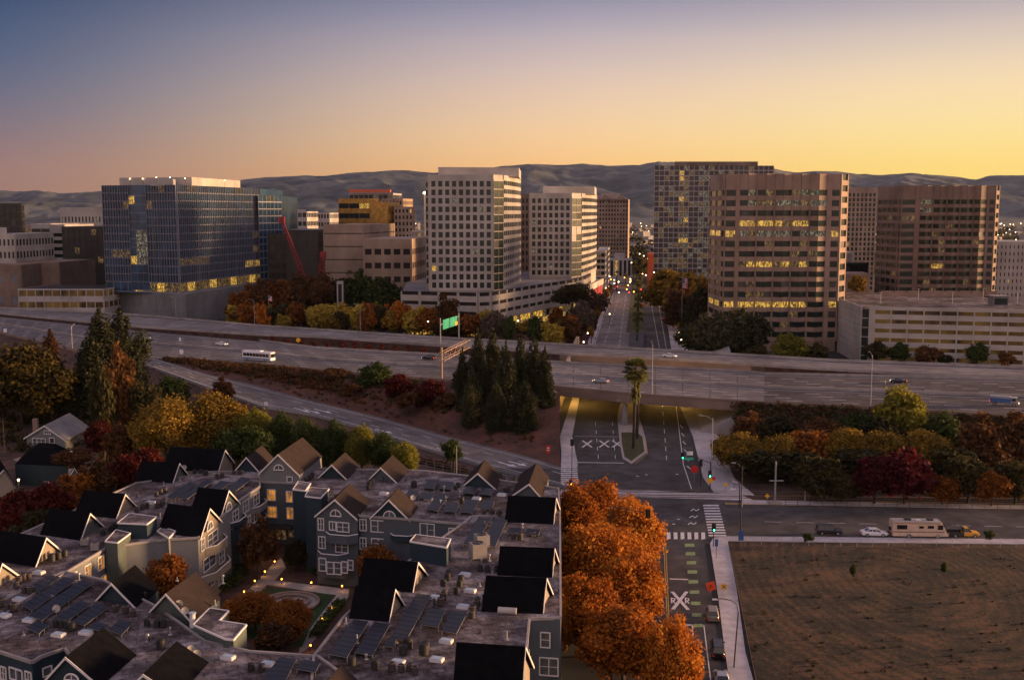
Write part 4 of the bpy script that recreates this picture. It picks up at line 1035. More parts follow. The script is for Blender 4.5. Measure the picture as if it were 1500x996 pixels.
def vplane(a, b): return (a, (b - a).normalized())
def onplane(pl, x, y):
    "where the sight line through pixel x,y meets the upright plane pl"
    a, t = pl; n = Vector((t[1], -t[0], 0))
    o = Vector((0, 0, H)); q = P(x, y, -50); d = q - o
    k = (a - o).dot(n) / d.dot(n); return o + d * k
def slabq(mb, a, b, c, d, th=.18):
    n = (b - a).cross(d - a).normalized()
    if n[2] < 0: n = -n
    n = n * th
    mb.hexa([a - n, b - n, c - n, d - n], [a, b, c, d])
def gable(BL, BR, AP, BK, wall='w_grey', roof='shingle', z=ZR, low=0, trimr=1, over=.35, parent=None):
    par = parent or APT
    a, b = P(*BL, z), P(*BR, z); pl = vplane(a, b); ap = onplane(pl, *AP)
    bk = P(*BK, ap[2]); e = bk - ap; u = e.normalized()
    t = (b - a).normalized(); mid_ = (a + b) / 2
    w = MB(); w.hexa([a, b, b + e, a + e] if True else [], [a.lerp(ap, .999), b.lerp(ap, .999), (b + e).lerp(bk, .999), (a + e).lerp(bk, .999)])
    if low is not None and low < z: w.prism([v2(a), v2(b), v2(b + e), v2(a + e)], low, z)
    go = w.build('gable_wall', M[wall], par)
    s = MB(); la, lb = (a - ap), (b - ap); up = Vector((0, 0, .08))
    f0, f1 = ap - u * over + up, bk + u * .1 + up
    slabq(s, f0, f1, f1 + la * 1.05, f0 + la * 1.05); slabq(s, f0, f0 + lb * 1.05, f1 + lb * 1.05, f1)
    ro = s.build('roof', M[roof], go)
    if trimr:
        tr = MB(); o_ = -u * (over + .05)
        for l_ in (la, lb):
            p0, p1 = ap + o_ + up, ap + l_ * 1.05 + o_ + up
            d = (p1 - p0).normalized(); tr.hexa([p0 - Vector((0, 0, .3)), p1 - Vector((0, 0, .3)), p1 - u * .06 - Vector((0, 0, .3)), p0 - u * .06 - Vector((0, 0, .3))], [p0, p1, p1 - u * .06, p0 - u * .06])
        tr.build('rake_trim', M['trim'], go)
    return go, vplane(a, b)
GA = {}
def A(k, *args, **kw): GA[k] = gable(*args, **kw)
A('A3', (317, 690), (340, 676), (327, 659), (250.6, 654.5), wall='w_beige')
A('A4', (250, 707.5), (273, 694.6), (260, 678.5), (208, 675), wall='w_green')
A('A5', (167, 759), (197.6, 741), (180.4, 723.6), (124, 718), wall='w_beige')
A('A6', (115, 791), (149.5, 770), (129, 751.5), (74, 744), wall='w_green')
A('A7', (48.6, 830), (87.4, 806), (64.6, 787), (0, 777), wall='w_beige')
A('A8', (-14, 866), (26.6, 843), (0, 824.5), (-60, 812), wall='w_beige')
A('A2', (320.5, 756), (348.5, 736), (332, 718), (291, 714), wall='w_green')
A('A1', (290.7, 787), (322, 763), (304.4, 744.4), (246.6, 738), wall='w_beige')
A('A9', (807, 768), (817, 747), (811, 729), (745, 726), wall='w_beige')
A('A10', (804.5, 846), (815, 824), (808, 803), (733.5, 800), wall='w_beige')
A('A11', (790.5, 899), (806, 871), (796, 846.5), (713, 843.5), wall='w_beige')
A('A12', (760, 1005), (776, 975), (764, 947), (670, 941), wall='w_beige')
A('A13', (600, 867.5), (623, 842), (608, 823), (534, 817), wall='w_beige')
A('A14', (565, 910.6), (589, 886), (574.4, 862.5), (522, 858), wall='w_beige')
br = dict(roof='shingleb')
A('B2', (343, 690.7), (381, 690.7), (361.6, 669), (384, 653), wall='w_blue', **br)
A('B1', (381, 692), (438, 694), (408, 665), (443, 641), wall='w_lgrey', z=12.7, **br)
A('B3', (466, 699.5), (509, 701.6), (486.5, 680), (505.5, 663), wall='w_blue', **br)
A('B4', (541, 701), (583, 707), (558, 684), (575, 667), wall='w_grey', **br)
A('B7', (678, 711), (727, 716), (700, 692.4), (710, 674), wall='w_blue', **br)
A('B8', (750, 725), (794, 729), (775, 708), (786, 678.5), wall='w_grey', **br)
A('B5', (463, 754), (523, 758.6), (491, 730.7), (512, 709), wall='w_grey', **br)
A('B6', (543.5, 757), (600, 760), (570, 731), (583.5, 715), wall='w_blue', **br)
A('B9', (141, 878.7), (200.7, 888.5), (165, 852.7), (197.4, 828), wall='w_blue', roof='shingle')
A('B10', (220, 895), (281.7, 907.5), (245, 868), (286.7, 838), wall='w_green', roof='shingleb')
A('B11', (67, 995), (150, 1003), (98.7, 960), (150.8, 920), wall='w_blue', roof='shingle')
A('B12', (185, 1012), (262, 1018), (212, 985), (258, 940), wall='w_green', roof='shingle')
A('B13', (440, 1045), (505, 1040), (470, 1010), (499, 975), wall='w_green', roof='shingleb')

# flat topped towers and boxes
def tower(top, z, m, z0=0, name='stair_tower', rm='roofw'):
    pts = [P(x, y, z) for x, y in top]
    b = MB(); b.prism([v2(p) for p in pts], z0, z - .03); o = b.build(name, M[m], APT)
    r = MB(); r.prism([v2(p) for p in pts], z - .02, z + .05); r.build('flat_roof', M[rm], o)
    t_ = MB()
    for a, c in loop(pts):
        d = (c - a).normalized(); n = Vector((-d[1], d[0], 0)); t_.obox(a, d, n, 0, (c - a).length, -.08, .08, z - .1, z + .1)
    t_.build('roof_edge', M['trim'], o); return o
tower([(429, 717), (447, 719), (455, 708), (437, 705)], 12.8, 'w_blue')
tower([(447, 727), (470, 729.5), (482, 716), (453, 714)], 12.6, 'w_blue')
tower([(600.5, 793), (654, 802), (660, 789.5), (609, 783)], 13.6, 'w_blue')
tower([(172, 766), (215, 768), (229.5, 757), (190, 752)], 13.2, 'w_blue')
tower([(154, 793), (172, 795), (191, 781), (170, 776)], 12.2, 'w_green')
tower([(283, 915), (307, 891), (335, 894.7), (321, 909), (361, 915), (342, 937), (330, 936)], 12.0, 'w_green')
tower([(230, 778), (247, 788), (257, 778), (238, 772)], 11.5, 'w_lgrey')

# windows on walls, from their corners
def window(pl, x0, y0, x1, y1, mt='curtain', arch=False, mull=1, parent=None, out=.06):
    a, t = pl; n = Vector((t[1], -t[0], 0))
    if n.dot(a) > 0: n = -n
    p, q = onplane(pl, (x0), (y0)), onplane(pl, x1, y1)
    s0, s1 = sorted(((p - a).dot(t), (q - a).dot(t))); z0, z1 = sorted((p[2], q[2]))
    # use the mid-column heights so slanted walls keep upright windows
    pm, qm = onplane(pl, (x0 + x1) / 2, y0), onplane(pl, (x0 + x1) / 2, y1); z0, z1 = sorted((pm[2], qm[2]))
    f = .1; pane = MB(); fr = MB()
    if arch:
        cxx = (s0 + s1) / 2; rr_ = (s1 - s0) / 2; hz = z1 - z0; k = 12
        pts = [a + t * (cxx + rr_ * math.cos(math.pi * i / k)) + Vector((0, 0, z0 - a[2] + hz * math.sin(math.pi * i / k))) for i in range(k + 1)]
        pane.hexa([x + n * out for x in pts], [x + n * (out + .04) for x in pts])
        for u, v in loop(pts): fr.tube(u + n * (out + .05), v + n * (out + .05), .1, .1, 5)
        cpt = a + t * cxx + Vector((0, 0, z0 - a[2])) + n * (out + .05); fr.tube(cpt, cpt + Vector((0, 0, hz)), .06, .06, 4)
    else:
        pane.obox(a, t, n, s0, s1, out, out + .04, z0, z1)
        for sa, sb in ((s0 - f, s0 + f * .4), (s1 - f * .4, s1 + f)): fr.obox(a, t, n, sa, sb, out, out + .12, z0 - f, z1 + f)
        for za, zb in ((z0 - f, z0 + f * .4), (z1 - f * .4, z1 + f)): fr.obox(a, t, n, s0 - f, s1 + f, out + .01, out + .13, za, zb)
        for j in range(1, mull + 1):
            s_ = s0 + (s1 - s0) * j / (mull + 1); fr.obox(a, t, n, s_ - .05, s_ + .05, out, out + .1, z0, z1)
        if z1 - z0 > 1.3: zz = z0 + (z1 - z0) * .5; fr.obox(a, t, n, s0, s1, out + .005, out + .09, zz - .03, zz + .03)
    w = pane.build('window', M[mt], parent or APT); fr.build('frame', M['trim'], w); return w
def wins(pl, K, rects, **kw):
    for r in rects: window(pl, *K(r[0], r[1]), *K(r[2], r[3]), **kw)
def offs(pl, d):
    a, t = pl; n = Vector((t[1], -t[0], 0)); n = -n if n.dot(a) > 0 else n; return (a + n * d, t)
pA1, pA2, pB1, pB5, pB6 = GA['A1'][1], GA['A2'][1], GA['B1'][1], GA['B5'][1], GA['B6'][1]
wins(offs(pA1, .35), K2, [(86, 487, 124, 535)], arch=True); wins(offs(pA2, .35), K2, [(195, 377, 232, 425)], arch=True)
wins(offs(pB1, .1), K2, [(478, 160, 537, 190)], arch=True, mt='warmwin' if 0 else 'curtain'); wins(pB1, K2, [(556, 230, 586, 258)], mull=0)
wins(pB5, K2, [(805, 420, 868, 456)], arch=True); wins(pB6, K2, [(1112, 427, 1182, 463)], arch=True)
wins(pA1, K2, [(52, 585, 73, 655), (90, 548, 150, 615), (65, 685, 138, 757), (158, 655, 188, 725), (92, 808, 130, 860), (150, 800, 172, 850)])
wins(pA2, K2, [(170, 452, 208, 530), (237, 422, 270, 485), (192, 555, 216, 622), (230, 520, 270, 600), (276, 508, 310, 590), (236, 628, 272, 705), (278, 615, 310, 695)])
pW = vplane(P(347, 735, ZR), P(381, 712, ZR)); wins(pW, K2, [(294, 365, 330, 432), (357, 328, 390, 388), (314, 458, 340, 518), (360, 425, 392, 480)])
pF = vplane(P(381, 706, ZR), P(432, 708, ZR)); wins(pF, K2, [(442, 304, 489, 364), (552, 314, 586, 374), (445, 402, 496, 462), (555, 409, 592, 470)], mt='warmwin')
wins(pF, K2, [(487, 512, 548, 587), (567, 514, 600, 572)], mt='litdim')
wins(pB5, K2, [(737, 470, 768, 535), (802, 489, 838, 535), (845, 494, 913, 545), (740, 575, 777, 640), (838, 602, 908, 664)])
pB5b = offs(pB5, 1.3)
wins(pB5b, K2, [(787, 722, 825, 788), (829, 724, 868, 790), (873, 720, 905, 782), (742, 700, 780, 770), (910, 712, 938, 765)], mull=0)
wins(pB6, K2, [(977, 475, 1013, 538), (1042, 482, 1120, 546), (1190, 505, 1257, 560), (978, 582, 1012, 645), (1045, 587, 1123, 640), (1175, 614, 1262, 678)])
pR = vplane(P(600, 760.5, ZR), P(680, 768, ZR)); wins(pR, K2, [(1327, 500, 1407, 568)]); wins(pR, K3, [(388, 528, 448, 578)])
pL = vplane(P(94, 839, ZR), P(157, 802, ZR)); wins(pL, K1, [(560, 690, 599, 765), (484, 740, 522, 815), (407, 785, 440, 830), (578, 802, 612, 845)], mt='warmwin')
pD = vplane(P(0, 955, ZR), P(47, 970, ZR)); wins(pD, K0, [(10, 905, 48, 985), (72, 918, 158, 990), (178, 938, 218, 990)])
pE = vplane(P(60, 962, ZR), P(95, 950, ZR)); wins(pE, K0, [(285, 905, 345, 960)], mull=0)
wins(offs(GA['B11'][1], .4), K0, [(438, 950, 535, 992)], arch=True)
pX = vplane(P(790, 906, ZR), P(822, 908, ZR)); wins(pX, K6, [(918, 615, 968, 698)], mull=0); wins(pX, K6, [(912, 762, 1015, 860)])
bx = MB(); bx.prism([v2(P(786, 905, 11)), v2(P(821, 907, 11)), v2(P(823, 880, 11)), v2(P(800, 878, 11))], 0, 11.0); bx.build('wall', M['w_grey'], APT)
# round bay foot and balconies
def bay(pl, K, x0, x1, ytop, ybot, depth, m='w_grey', rail=True, name='balcony', railm='w_grey'):
    a, t = pl; n = Vector((t[1], -t[0], 0)); n = -n if n.dot(a) > 0 else n
    p, q = onplane(pl, *K(x0, ybot)), onplane(pl, *K(x1, ybot)); pt = onplane(pl, *K((x0 + x1) / 2, ytop)); pb = onplane(pl, *K((x0 + x1) / 2, ybot))
    s0, s1 = (p - a).dot(t), (q - a).dot(t)
    if s0 > s1: s0, s1 = s1, s0
    w = s1 - s0; prof = [(s0, 0), (s0 + w * .22, depth), (s1 - w * .22, depth), (s1, 0)]
    pts = [a + t * s + n * d for s, d in prof]; mb = MB(); zt_, zb_ = pt[2], pb[2]
    if name == 'balcony':
        mb.prism([v2(x) for x in pts], zb_, zb_ + .2)
        for u, v in zip(pts, pts[1:]):
            d = (v - u).normalized(); nn_ = Vector((-d[1], d[0], 0)); mb.obox(u, d, nn_, 0, (v - u).length, -.08, .08, zb_, zt_)
        o = mb.build(name, M[m], APT); tr = MB()
        for u, v in zip(pts, pts[1:]): tr.tube(Vector((u[0], u[1], zt_ + .03)), Vector((v[0], v[1], zt_ + .03)), .09, .09, 5)
        tr.build('rail_cap', M['trim'], o)
    else:
        mb.prism([v2(x) for x in pts], zb_, zt_); o = mb.build(name, M[m], APT)
    return o
bay(pB5, K2, 780, 965, 555, 605, 1.2); bay(pB5, K2, 735, 912, 665, 720, 1.3); bay(pB5, K2, 728, 945, 690, 800, 1.2, name='bay_window')
bay(pB6, K2, 1150, 1302, 560, 590, 1.1, m='w_blue'); bay(pA1, K2, 82, 190, 600, 650, 1.2, m='w_beige'); bay(pA1, K2, 60, 215, 745, 790, 1.3, m='w_beige')
bay(pA2, K2, 222, 305, 470, 500, 1.0, m='w_blue'); bay(pA2, K2, 224, 314, 505, 612, .9, m='w_blue', name='bay_window'); bay(pA2, K2, 230, 316, 610, 710, .9, m='w_blue', name='bay_window')
bay(pW, K2, 345, 425, 385, 420, 1.0, m='w_lgrey'); bay(pW, K2, 345, 430, 470, 500, 1.0, m='w_lgrey')
cn = MB(); a_, t_ = pF; n_ = Vector((t_[1], -t_[0], 0)); n_ = -n_ if n_.dot(a_) > 0 else n_
cn.obox(a_, t_, n_, .3, 6.2, .05, 2.2, 3.2, 3.6); cn.build('entrance_canopy', M['dmetal'], APT)

# ---- rooftop equipment (own things)
def solar(pix, where, z=ZR + .55):
    A_, B_, C_, D_ = [P(x, y, z) for x, y in pix]   # near-left, far-left, far-right, near-right
    t = thing('solar_array', where, 'solar panels', tuple(A_ + Vector((0, 0, -.5))), 'solar arrays on the apartment roof')
    Lg = ((B_ - A_).length + (C_ - D_).length) / 2; n = max(2, round(Lg / 1.25))
    fr = MB(); up = Vector((0, 0, .0)); dn = Vector((0, 0, -.06))
    fr.hexa([A_ + dn, D_ + dn, C_ + dn, B_ + dn], [A_ - Vector((0, 0, .01)), D_ - Vector((0, 0, .01)), C_ - Vector((0, 0, .01)), B_ - Vector((0, 0, .01))])
    for q in (A_, B_, C_, D_, (A_ + B_) / 2, (C_ + D_) / 2): fr.tube(q + dn, (q[0], q[1], ZR), .05, .05, 4)
    fr.build('rack', M['metal'], t)
    for i in range(n):
        a, b = A_.lerp(B_, (i + .02) / n), A_.lerp(B_, (i + .955) / n); c, d = D_.lerp(C_, (i + .955) / n), D_.lerp(C_, (i + .02) / n)
        e1 = (c - b) * .012; m_ = MB(); h = Vector((0, 0, .05)); m_.hexa([a + e1, d - e1, c - e1, b + e1], [a + e1 + h, d - e1 + h, c - e1 + h, b + e1 + h]); m_.build('panel', M['pv'], t)
def sol(K, q, lab): solar([K(*p) for p in q], lab)
sol(K3, [(235, 290), (265, 243), (335, 248), (300, 298)], 'small solar array nearest the ramp at the far edge of the roof')
sol(K3, [(325, 295), (345, 255), (415, 262), (400, 300)], 'small solar array just left of the navy gable at the far roof edge')
sol(K3, [(130, 345), (155, 303), (215, 312), (195, 350)], 'small pale solar array right of the brown gable over the navy facade')
sol(K3, [(210, 350), (235, 318), (300, 325), (280, 360)], 'small solar array directly above the long central one')
sol(K3, [(255, 415), (320, 325), (385, 335), (322, 428)], 'mid sized solar array slanting at the middle of the far roof')
sol(K3, [(350, 425), (375, 380), (445, 392), (425, 432)], 'short solar array between two longer ones on the far roof')
sol(K3, [(447, 428), (485, 360), (560, 365), (520, 440)], 'solar array beside a white skylight on the far roof')
sol(K3, [(560, 410), (580, 363), (648, 370), (635, 415)], 'solar array in front of the row of dark roof vents')
sol(K3, [(465, 320), (485, 285), (555, 290), (530, 328)], 'solar array at the foot of the navy gable, left one of two')
sol(K3, [(560, 328), (575, 292), (645, 300), (630, 335)], 'solar array at the foot of the navy gable, right one of two')
sol(K3, [(470, 615), (555, 460), (625, 468), (545, 625)], 'left of the two long parallel solar arrays above the large air units')
sol(K3, [(583, 617), (650, 470), (722, 478), (655, 632)], 'right of the two long parallel solar arrays above the large air units')
sol(K3, [(720, 555), (735, 522), (808, 528), (800, 560)], 'small solar array behind two dark vents near the street side, left one')
sol(K3, [(825, 560), (835, 528), (915, 535), (905, 565)], 'small solar array near the street side touching the orange leaves')
sol(K5, [(718, 738), (860, 540), (948, 552), (822, 760)], 'long solar array nearest the courtyard lawn')
sol(K5, [(868, 728), (980, 553), (1072, 568), (970, 748)], 'long solar array second from the courtyard lawn')
sol(K5, [(1070, 645), (1225, 390), (1308, 402), (1165, 660)], 'longest solar array slanting beside the black gables')
sol(K5, [(1250, 568), (1300, 475), (1390, 485), (1350, 585)], 'short solar array right of the longest slanting one')
sol(K6, [(345, 605), (400, 487), (495, 497), (430, 620)], 'solar array beside a white skylight on the near roof')
sol(K5, [(1035, 690), (1060, 645), (1110, 655), (1090, 700)], 'tiny solar array below the longest slanting one')
sol(K5, [(325, 892), (432, 757), (530, 770), (465, 900)], 'solar array cut by the bottom edge of the picture')
sol(K5, [(532, 825), (570, 770), (667, 790), (640, 845)], 'small solar array right of the one at the bottom edge')
sol(K0, [(205, 365), (330, 282), (405, 300), (262, 395)], 'uppermost dark solar array on the left roof')
sol(K0, [(150, 485), (430, 298), (515, 318), (215, 525)], 'middle long dark solar array on the left roof')
sol(K0, [(190, 560), (545, 320), (625, 342), (285, 590)], 'longest dark solar array on the left roof')
sol(K0, [(345, 588), (540, 458), (615, 478), (430, 612)], 'left of a pair of dark solar arrays lower on the left roof')
sol(K0, [(490, 600), (655, 475), (738, 498), (570, 625)], 'right of a pair of dark solar arrays lower on the left roof')
sol(K0, [(180, 640), (255, 600), (330, 620), (265, 680)], 'short dark solar array at the lower left end of the left roof')
sol(K0, [(590, 640), (655, 600), (735, 625), (690, 665)], 'short dark solar array just behind the black diamond roof')
sol(K0, [(730, 650), (810, 590), (895, 612), (820, 690)], 'short dark solar array right of the black diamond roof')
sol(KA, [(275, 545), (475, 415), (550, 425), (350, 565)], 'solar array at the upper left roof, leftmost of four')
sol(KA, [(385, 550), (625, 392), (700, 402), (460, 565)], 'solar array at the upper left roof, second of four')
sol(KA, [(680, 462), (770, 398), (865, 412), (780, 475)], 'solar array at the upper left roof, third of four')
sol(KA, [(812, 482), (950, 370), (1045, 385), (905, 495)], 'solar array at the upper left roof, rightmost of four')

def ac_proto(kind):
    t = thing('air_unit', 'x', 'air conditioner')
    if kind == 'box':
        MB().box(-.55, .55, -.5, .5, .15, 1.15).build('casing', M['concrete'], t)
        f = MB()
        for i in range(12):
            a0, a1 = i * math.pi / 6, (i + 1) * math.pi / 6; f.tube((.36 * math.cos(a0), .36 * math.sin(a0), 1.18), (.36 * math.cos(a1), .36 * math.sin(a1), 1.18), .05, .05, 4)
        f.tube((-.34, 0, 1.17), (.34, 0, 1.17), .02); f.tube((0, -.34, 1.17), (0, .34, 1.17), .02); f.build('fan_guard', M['dmetal'], t)
        MB().box(-.6, .6, -.15, -.05, 0, .16).box(-.6, .6, .1, .2, 0, .15).build('skid', M['metal'], t)
    else:
        m_ = MB(); m_.tube((0, 0, .1), (0, 0, 1.0), .45, .45, 14); m_.build('casing', M['dmetal'], t)
        r_ = MB()
        for z in (.25, .5, .75, 1.0): r_.tube((0, 0, z), (0, 0, z + .03), .47, .47, 14)
        r_.build('grille', M['dmetal' if kind == 'cyl' else 'brown'], t); MB().tube((0, 0, 1.02), (0, 0, 1.1), .3, .3, 12).build('fan_guard', M['tyre'], t)
    return reg(t)
acs = {k: ac_proto(k) for k in ('box', 'cyl', 'cylr')}
rg = random.Random(3)
def acrow(K, pts, lab, kind='cyl', s=1.0):
    for (x, y) in pts:
        X_, Y_ = K(x, y); p = P(X_, Y_, ZR + .04); place(acs[kind], tuple(p), rg.uniform(0, .5), lab, 'air units on the apartment roof', s * rg.uniform(.68, .86))
acrow(K3, [(185, 290)], 'dark air unit beside the far left small solar array', s=1.3)
acrow(K3, [(437, 292), (425, 305)], 'dark air unit of the pair at the foot of the far roof lamp post')
acrow(K3, [(460, 385), (462, 372)], 'dark air unit of the pair left of the white far skylight')
acrow(K3, [(718, 318), (724, 308)], 'air unit of the pair just left of the rearmost black gable', 'cylr')
acrow(K3, [(587, 450), (633, 452), (675, 456)], 'dark round air unit in the row of three below the far solar arrays', 'cylr', 1.1)
acrow(K3, [(758, 590), (797, 595)], 'dark round air unit of the pair near the street side of the roof', 'cylr', 1.2)
acrow(K3, [(862, 577), (875, 574)], 'small round air unit half hidden near the orange leaves', 'cylr', .8)
acrow(K3, [(575, 640)], 'large pale boxy air unit, rear one of the cluster at the roof centre', 'box', 2.0)
acrow(K3, [(553, 700)], 'large pale boxy air unit, front one of the cluster at the roof centre', 'box', 2.2)
acrow(K6, [(565, 262), (608, 268), (662, 262)], 'round air unit in the row left of the middle black slope', 'cyl', 1.0)
acrow(K6, [(352, 350), (378, 315), (383, 295)], 'dark air unit in the diagonal row right of the courtyard gables', 'cyl', 1.2)
acrow(K6, [(430, 395), (447, 355), (455, 330)], 'dark air unit in the diagonal row by two white skylights', 'cyl', 1.1)
acrow(K6, [(338, 460), (352, 430), (360, 405)], 'reddish air unit in the diagonal row right of the longest solar array', 'cylr', 1.1)
acrow(K6, [(522, 510), (545, 470), (550, 450), (518, 535)], 'air unit in the diagonal row beside the lower right solar array', 'cylr', 1.1)
acrow(K6, [(122, 745), (148, 710)], 'large round air unit of the pair below the tiny solar array', 'cyl', 1.4)
acrow(K6, [(240, 745), (250, 720)], 'dark tall air unit of the pair near the bottom black gable', 'cyl', 1.4)
acrow(K6, [(55, 838), (110, 842), (157, 838), (188, 858)], 'round air unit in the row of four at the bottom of the roof', 'cylr', 1.1)
acrow(K5, [(850, 808), (985, 828)], 'round air unit on the low curb below the courtyard solar arrays', 'cyl', 1.1)
acrow(K5, [(268, 835), (330, 840)], 'dark air unit of the pair left of the solar array at the bottom edge', 'cyl', 1.1)
acrow(KB, [(95, 520), (180, 530), (240, 530)], 'dark air unit in the row behind the lower black diamond roof', 'cyl', 1.1)
acrow(KB, [(215, 720)], 'dark chimney like air unit with a blue cap beside the lower black diamond roof', 'cyl', 1.2)
acrow(K0, [(380, 635), (420, 640), (455, 645), (485, 660)], 'dark air unit in the row among the solar arrays on the left roof', 'cyl', 1.1)
acrow(K0, [(130, 340), (160, 325), (195, 320), (110, 375), (165, 405), (210, 410)], 'rusty air unit in the cluster left of the uppermost dark solar array', 'cylr', 1.1)
acrow(K0, [(10, 500), (55, 525), (95, 530)], 'rusty air unit in the row at the left edge of the roof', 'cylr', 1.2)
acrow(K0, [(780, 535), (850, 545), (900, 565)], 'air unit in the row in front of the navy gable on the left roof', 'cylr', 1.1)
acrow(K1, [(300, 720), (338, 705), (375, 690)], 'dark round air unit in the row of three right of a beige gable', 'cyl', 1.2)
acrow(K1, [(490, 625), (550, 655)], 'pale boxy air unit on the roof over the amber windows', 'box', 1.2)
acrow(K1, [(595, 570), (640, 545), (665, 530)], 'dark air unit in the row beside the twin stair towers', 'cyl', 1.1)
acrow(K1, [(905, 345), (930, 330), (955, 320)], 'rusty air unit in the upper row left of the dark solar arrays', 'cylr', 1.1)
acrow(K1, [(910, 410), (935, 400), (955, 385)], 'rusty air unit in the lower row left of the twin black gables', 'cylr', 1.1)
acrow(K1, [(790, 435), (825, 420), (850, 410)], 'rusty air unit in the row right of the upper beige gable', 'cylr', 1.1)
acrow(K1, [(1125, 215), (1160, 215), (1190, 222)], 'dark air unit in the row near the top left black gables', 'cyl', 1.1)
acrow(K1, [(1255, 240), (1285, 235), (1352, 222), (1385, 220)], 'rusty air unit in the row left of the far navy gable', 'cylr', 1.1)
acrow(K2, [(665, 262), (685, 250), (700, 235)], 'dark air unit in the row beside the tall pale grey gable', 'cyl', 1.1)
acrow(K2, [(1025, 305), (1030, 290), (1045, 275), (1285, 292)], 'dark air unit of the cluster between the two far brown gables', 'cyl', 1.1)
def boxthing(name, lab, cat, K, pts, mt, sx=1.4, sy=.9, h=.35, group=None, yaw=-.3):
    for x, y in pts:
        X_, Y_ = K(x, y); p = P(X_, Y_, ZR); t = thing(name, lab, cat, tuple(p), group)
        MB().ybox(v2(p), sx, sy, ZR, ZR + h, yaw).build('curb', M['trim'], t); MB().ybox(v2(p), sx * .88, sy * .86, ZR + h, ZR + h + .08, yaw).build('pane', M[mt], t)
SG = 'skylights on the apartment roof'
for K, x, y, lab in ((K3, 545, 362, 'white skylight by the solar array on the far roof'), (K3, 690, 340, 'white skylight left of the rearmost black gable'), (K3, 268, 365, 'small white skylight beside the mid sized solar array'),
    (K6, 478, 290, 'small white skylight left of the middle black slope'), (K6, 508, 383, 'white skylight beside the diagonal row of dark air units'), (K6, 308, 422, 'white skylight right of the longest solar array'), (K6, 467, 475, 'large white skylight above the lower right solar array'),
    (K6, 370, 675, 'small white skylight below the lower right solar array'), (K6, 315, 782, 'white skylight right of the tall dark air units'), (K6, 92, 797, 'bluish skylight above the row of four air units'),
    (K5, 135, 770, 'long pale skylight above the bottom solar array'), (K5, 365, 808, 'pale skylight left of the bottom solar array'), (K0, 395, 700, 'blue skylight lower on the left roof'), (K0, 580, 685, 'large blue skylight beside the black diamond roof'), (K0, 200, 600, 'small blue skylight left of the short solar array'),
    (K0, 130, 460, 'blue skylight left of the long solar arrays'), (K0, 30, 570, 'blue skylight at the left edge of the roof'), (K1, 870, 385, 'long blue skylight beside the rusty air units'), (K2, 1115, 332, 'pale skylight between the two courtyard gables'), (K1, 225, 790, 'blue skylight above the dark solar arrays')):
    boxthing('skylight', lab, 'skylight', K, [(x, y)], 'skyl', group=SG)
def dish(K, x, y, lab, z=ZR):
    X_, Y_ = K(x, y); p = P(X_, Y_, z + .6); t = thing('satellite_dish', lab, 'satellite dish', (p[0], p[1], z), 'satellite dishes')
    MB().tube((p[0], p[1], z), (p[0], p[1], z + .6), .04).build('post', M['metal'], t)
    m_ = MB(); n = 14; c0 = Vector((p[0], p[1], z + .75)); ax = Vector((.35, -.8, .45)).normalized(); u = ax.orthogonal().normalized(); v = ax.cross(u)
    base = len(m_.v)
    for r_, dd_ in ((.02, -.1), (.25, -.06), (.45, .02)): m_.v += [tuple(c0 + ax * dd_ + (u * math.cos(k * 2 * math.pi / n) + v * math.sin(k * 2 * math.pi / n)) * r_) for k in range(n)]
    for q in range(2):
        for k in range(n): k2 = (k + 1) % n; m_.f.append((q * n + k, q * n + k2, (q + 1) * n + k2, (q + 1) * n + k))
    m_.build('reflector', M['cream'], t); MB().tube(c0, c0 + ax * .5, .02).build('arm', M['metal'], t)
dish(KB, 375, 335, 'satellite dish on the grey gable edge, upper of two', ZR + .8); dish(KB, 425, 395, 'satellite dish on the grey gable edge, lower of two', ZR + .3)
dish(KB, 480, 735, 'satellite dish beside the lower black diamond roof, upper one'); dish(KB, 530, 775, 'satellite dish beside the lower black diamond roof, lower one')
dish(K6, 90, 405, 'satellite dish beside the front black gable near the courtyard, upper one'); dish(K6, 62, 450, 'satellite dish beside the front black gable near the courtyard, lower one')
dish(K1, 1065, 180, 'satellite dish on the green gable at the upper left'); dish(K3, 178, 355, 'satellite dish behind the brown slope of the navy gable'); dish(K0, 380, 520, 'white dome like dish among the dark solar arrays')
m_ = MB(); q = P(*KB(495, 530), ZR); 
t_ = thing('roof_vent', 'white vent pipe with blue band standing before the grey gable on the front roof', 'vent', tuple(q)); MB().tube(q, q + Vector((0, 0, 1.6)), .35, .3, 12).build('pipe', M['trim'], t_); MB().tube(q + Vector((0, 0, 1.6)), q + Vector((0, 0, 1.75)), .42, .42, 12).build('cap', M['skyl'], t_)
vp = random.Random(77); VZ = [((500, 740), (800, 980)), ((20, 840), (330, 960)), ((190, 700), (300, 760)), ((560, 700), (740, 755)), ((700, 760), (730, 900))]
for i in range(70):
    (xa, ya), (xb, yb) = VZ[i % 5]; p = P(vp.uniform(xa, xb), vp.uniform(ya, yb), ZR + .03)
    hh = vp.uniform(.4, 1.0); m_ = MB(); m_.tube(p, p + Vector((0, 0, hh)), .09, .09, 8); m_.tube(p, p + Vector((0, 0, .08)), .26, .2, 8)
    if i % 3 == 0: m_.tube(p + Vector((0, 0, hh)), p + Vector((0, 0, hh + .14)), .2, .16, 8)
    tag(m_.build('vent_pipe', M['metal' if i % 4 else 'dmetal']), 'small thin vent pipe poking out of the apartment roof', 'vent pipe', 'vent pipes scattered over the apartment roof')
m_ = MB(); a, b = P(*KB(510, 555), ZR), P(*KB(800, 600), ZR); m_.tube(a + Vector((0, 0, .4)), b + Vector((0, 0, .4)), .35, .35, 10); tag(m_.build('roof_duct', M['trim']), 'white horizontal duct crossing the front roof to the pinkish box', 'duct')
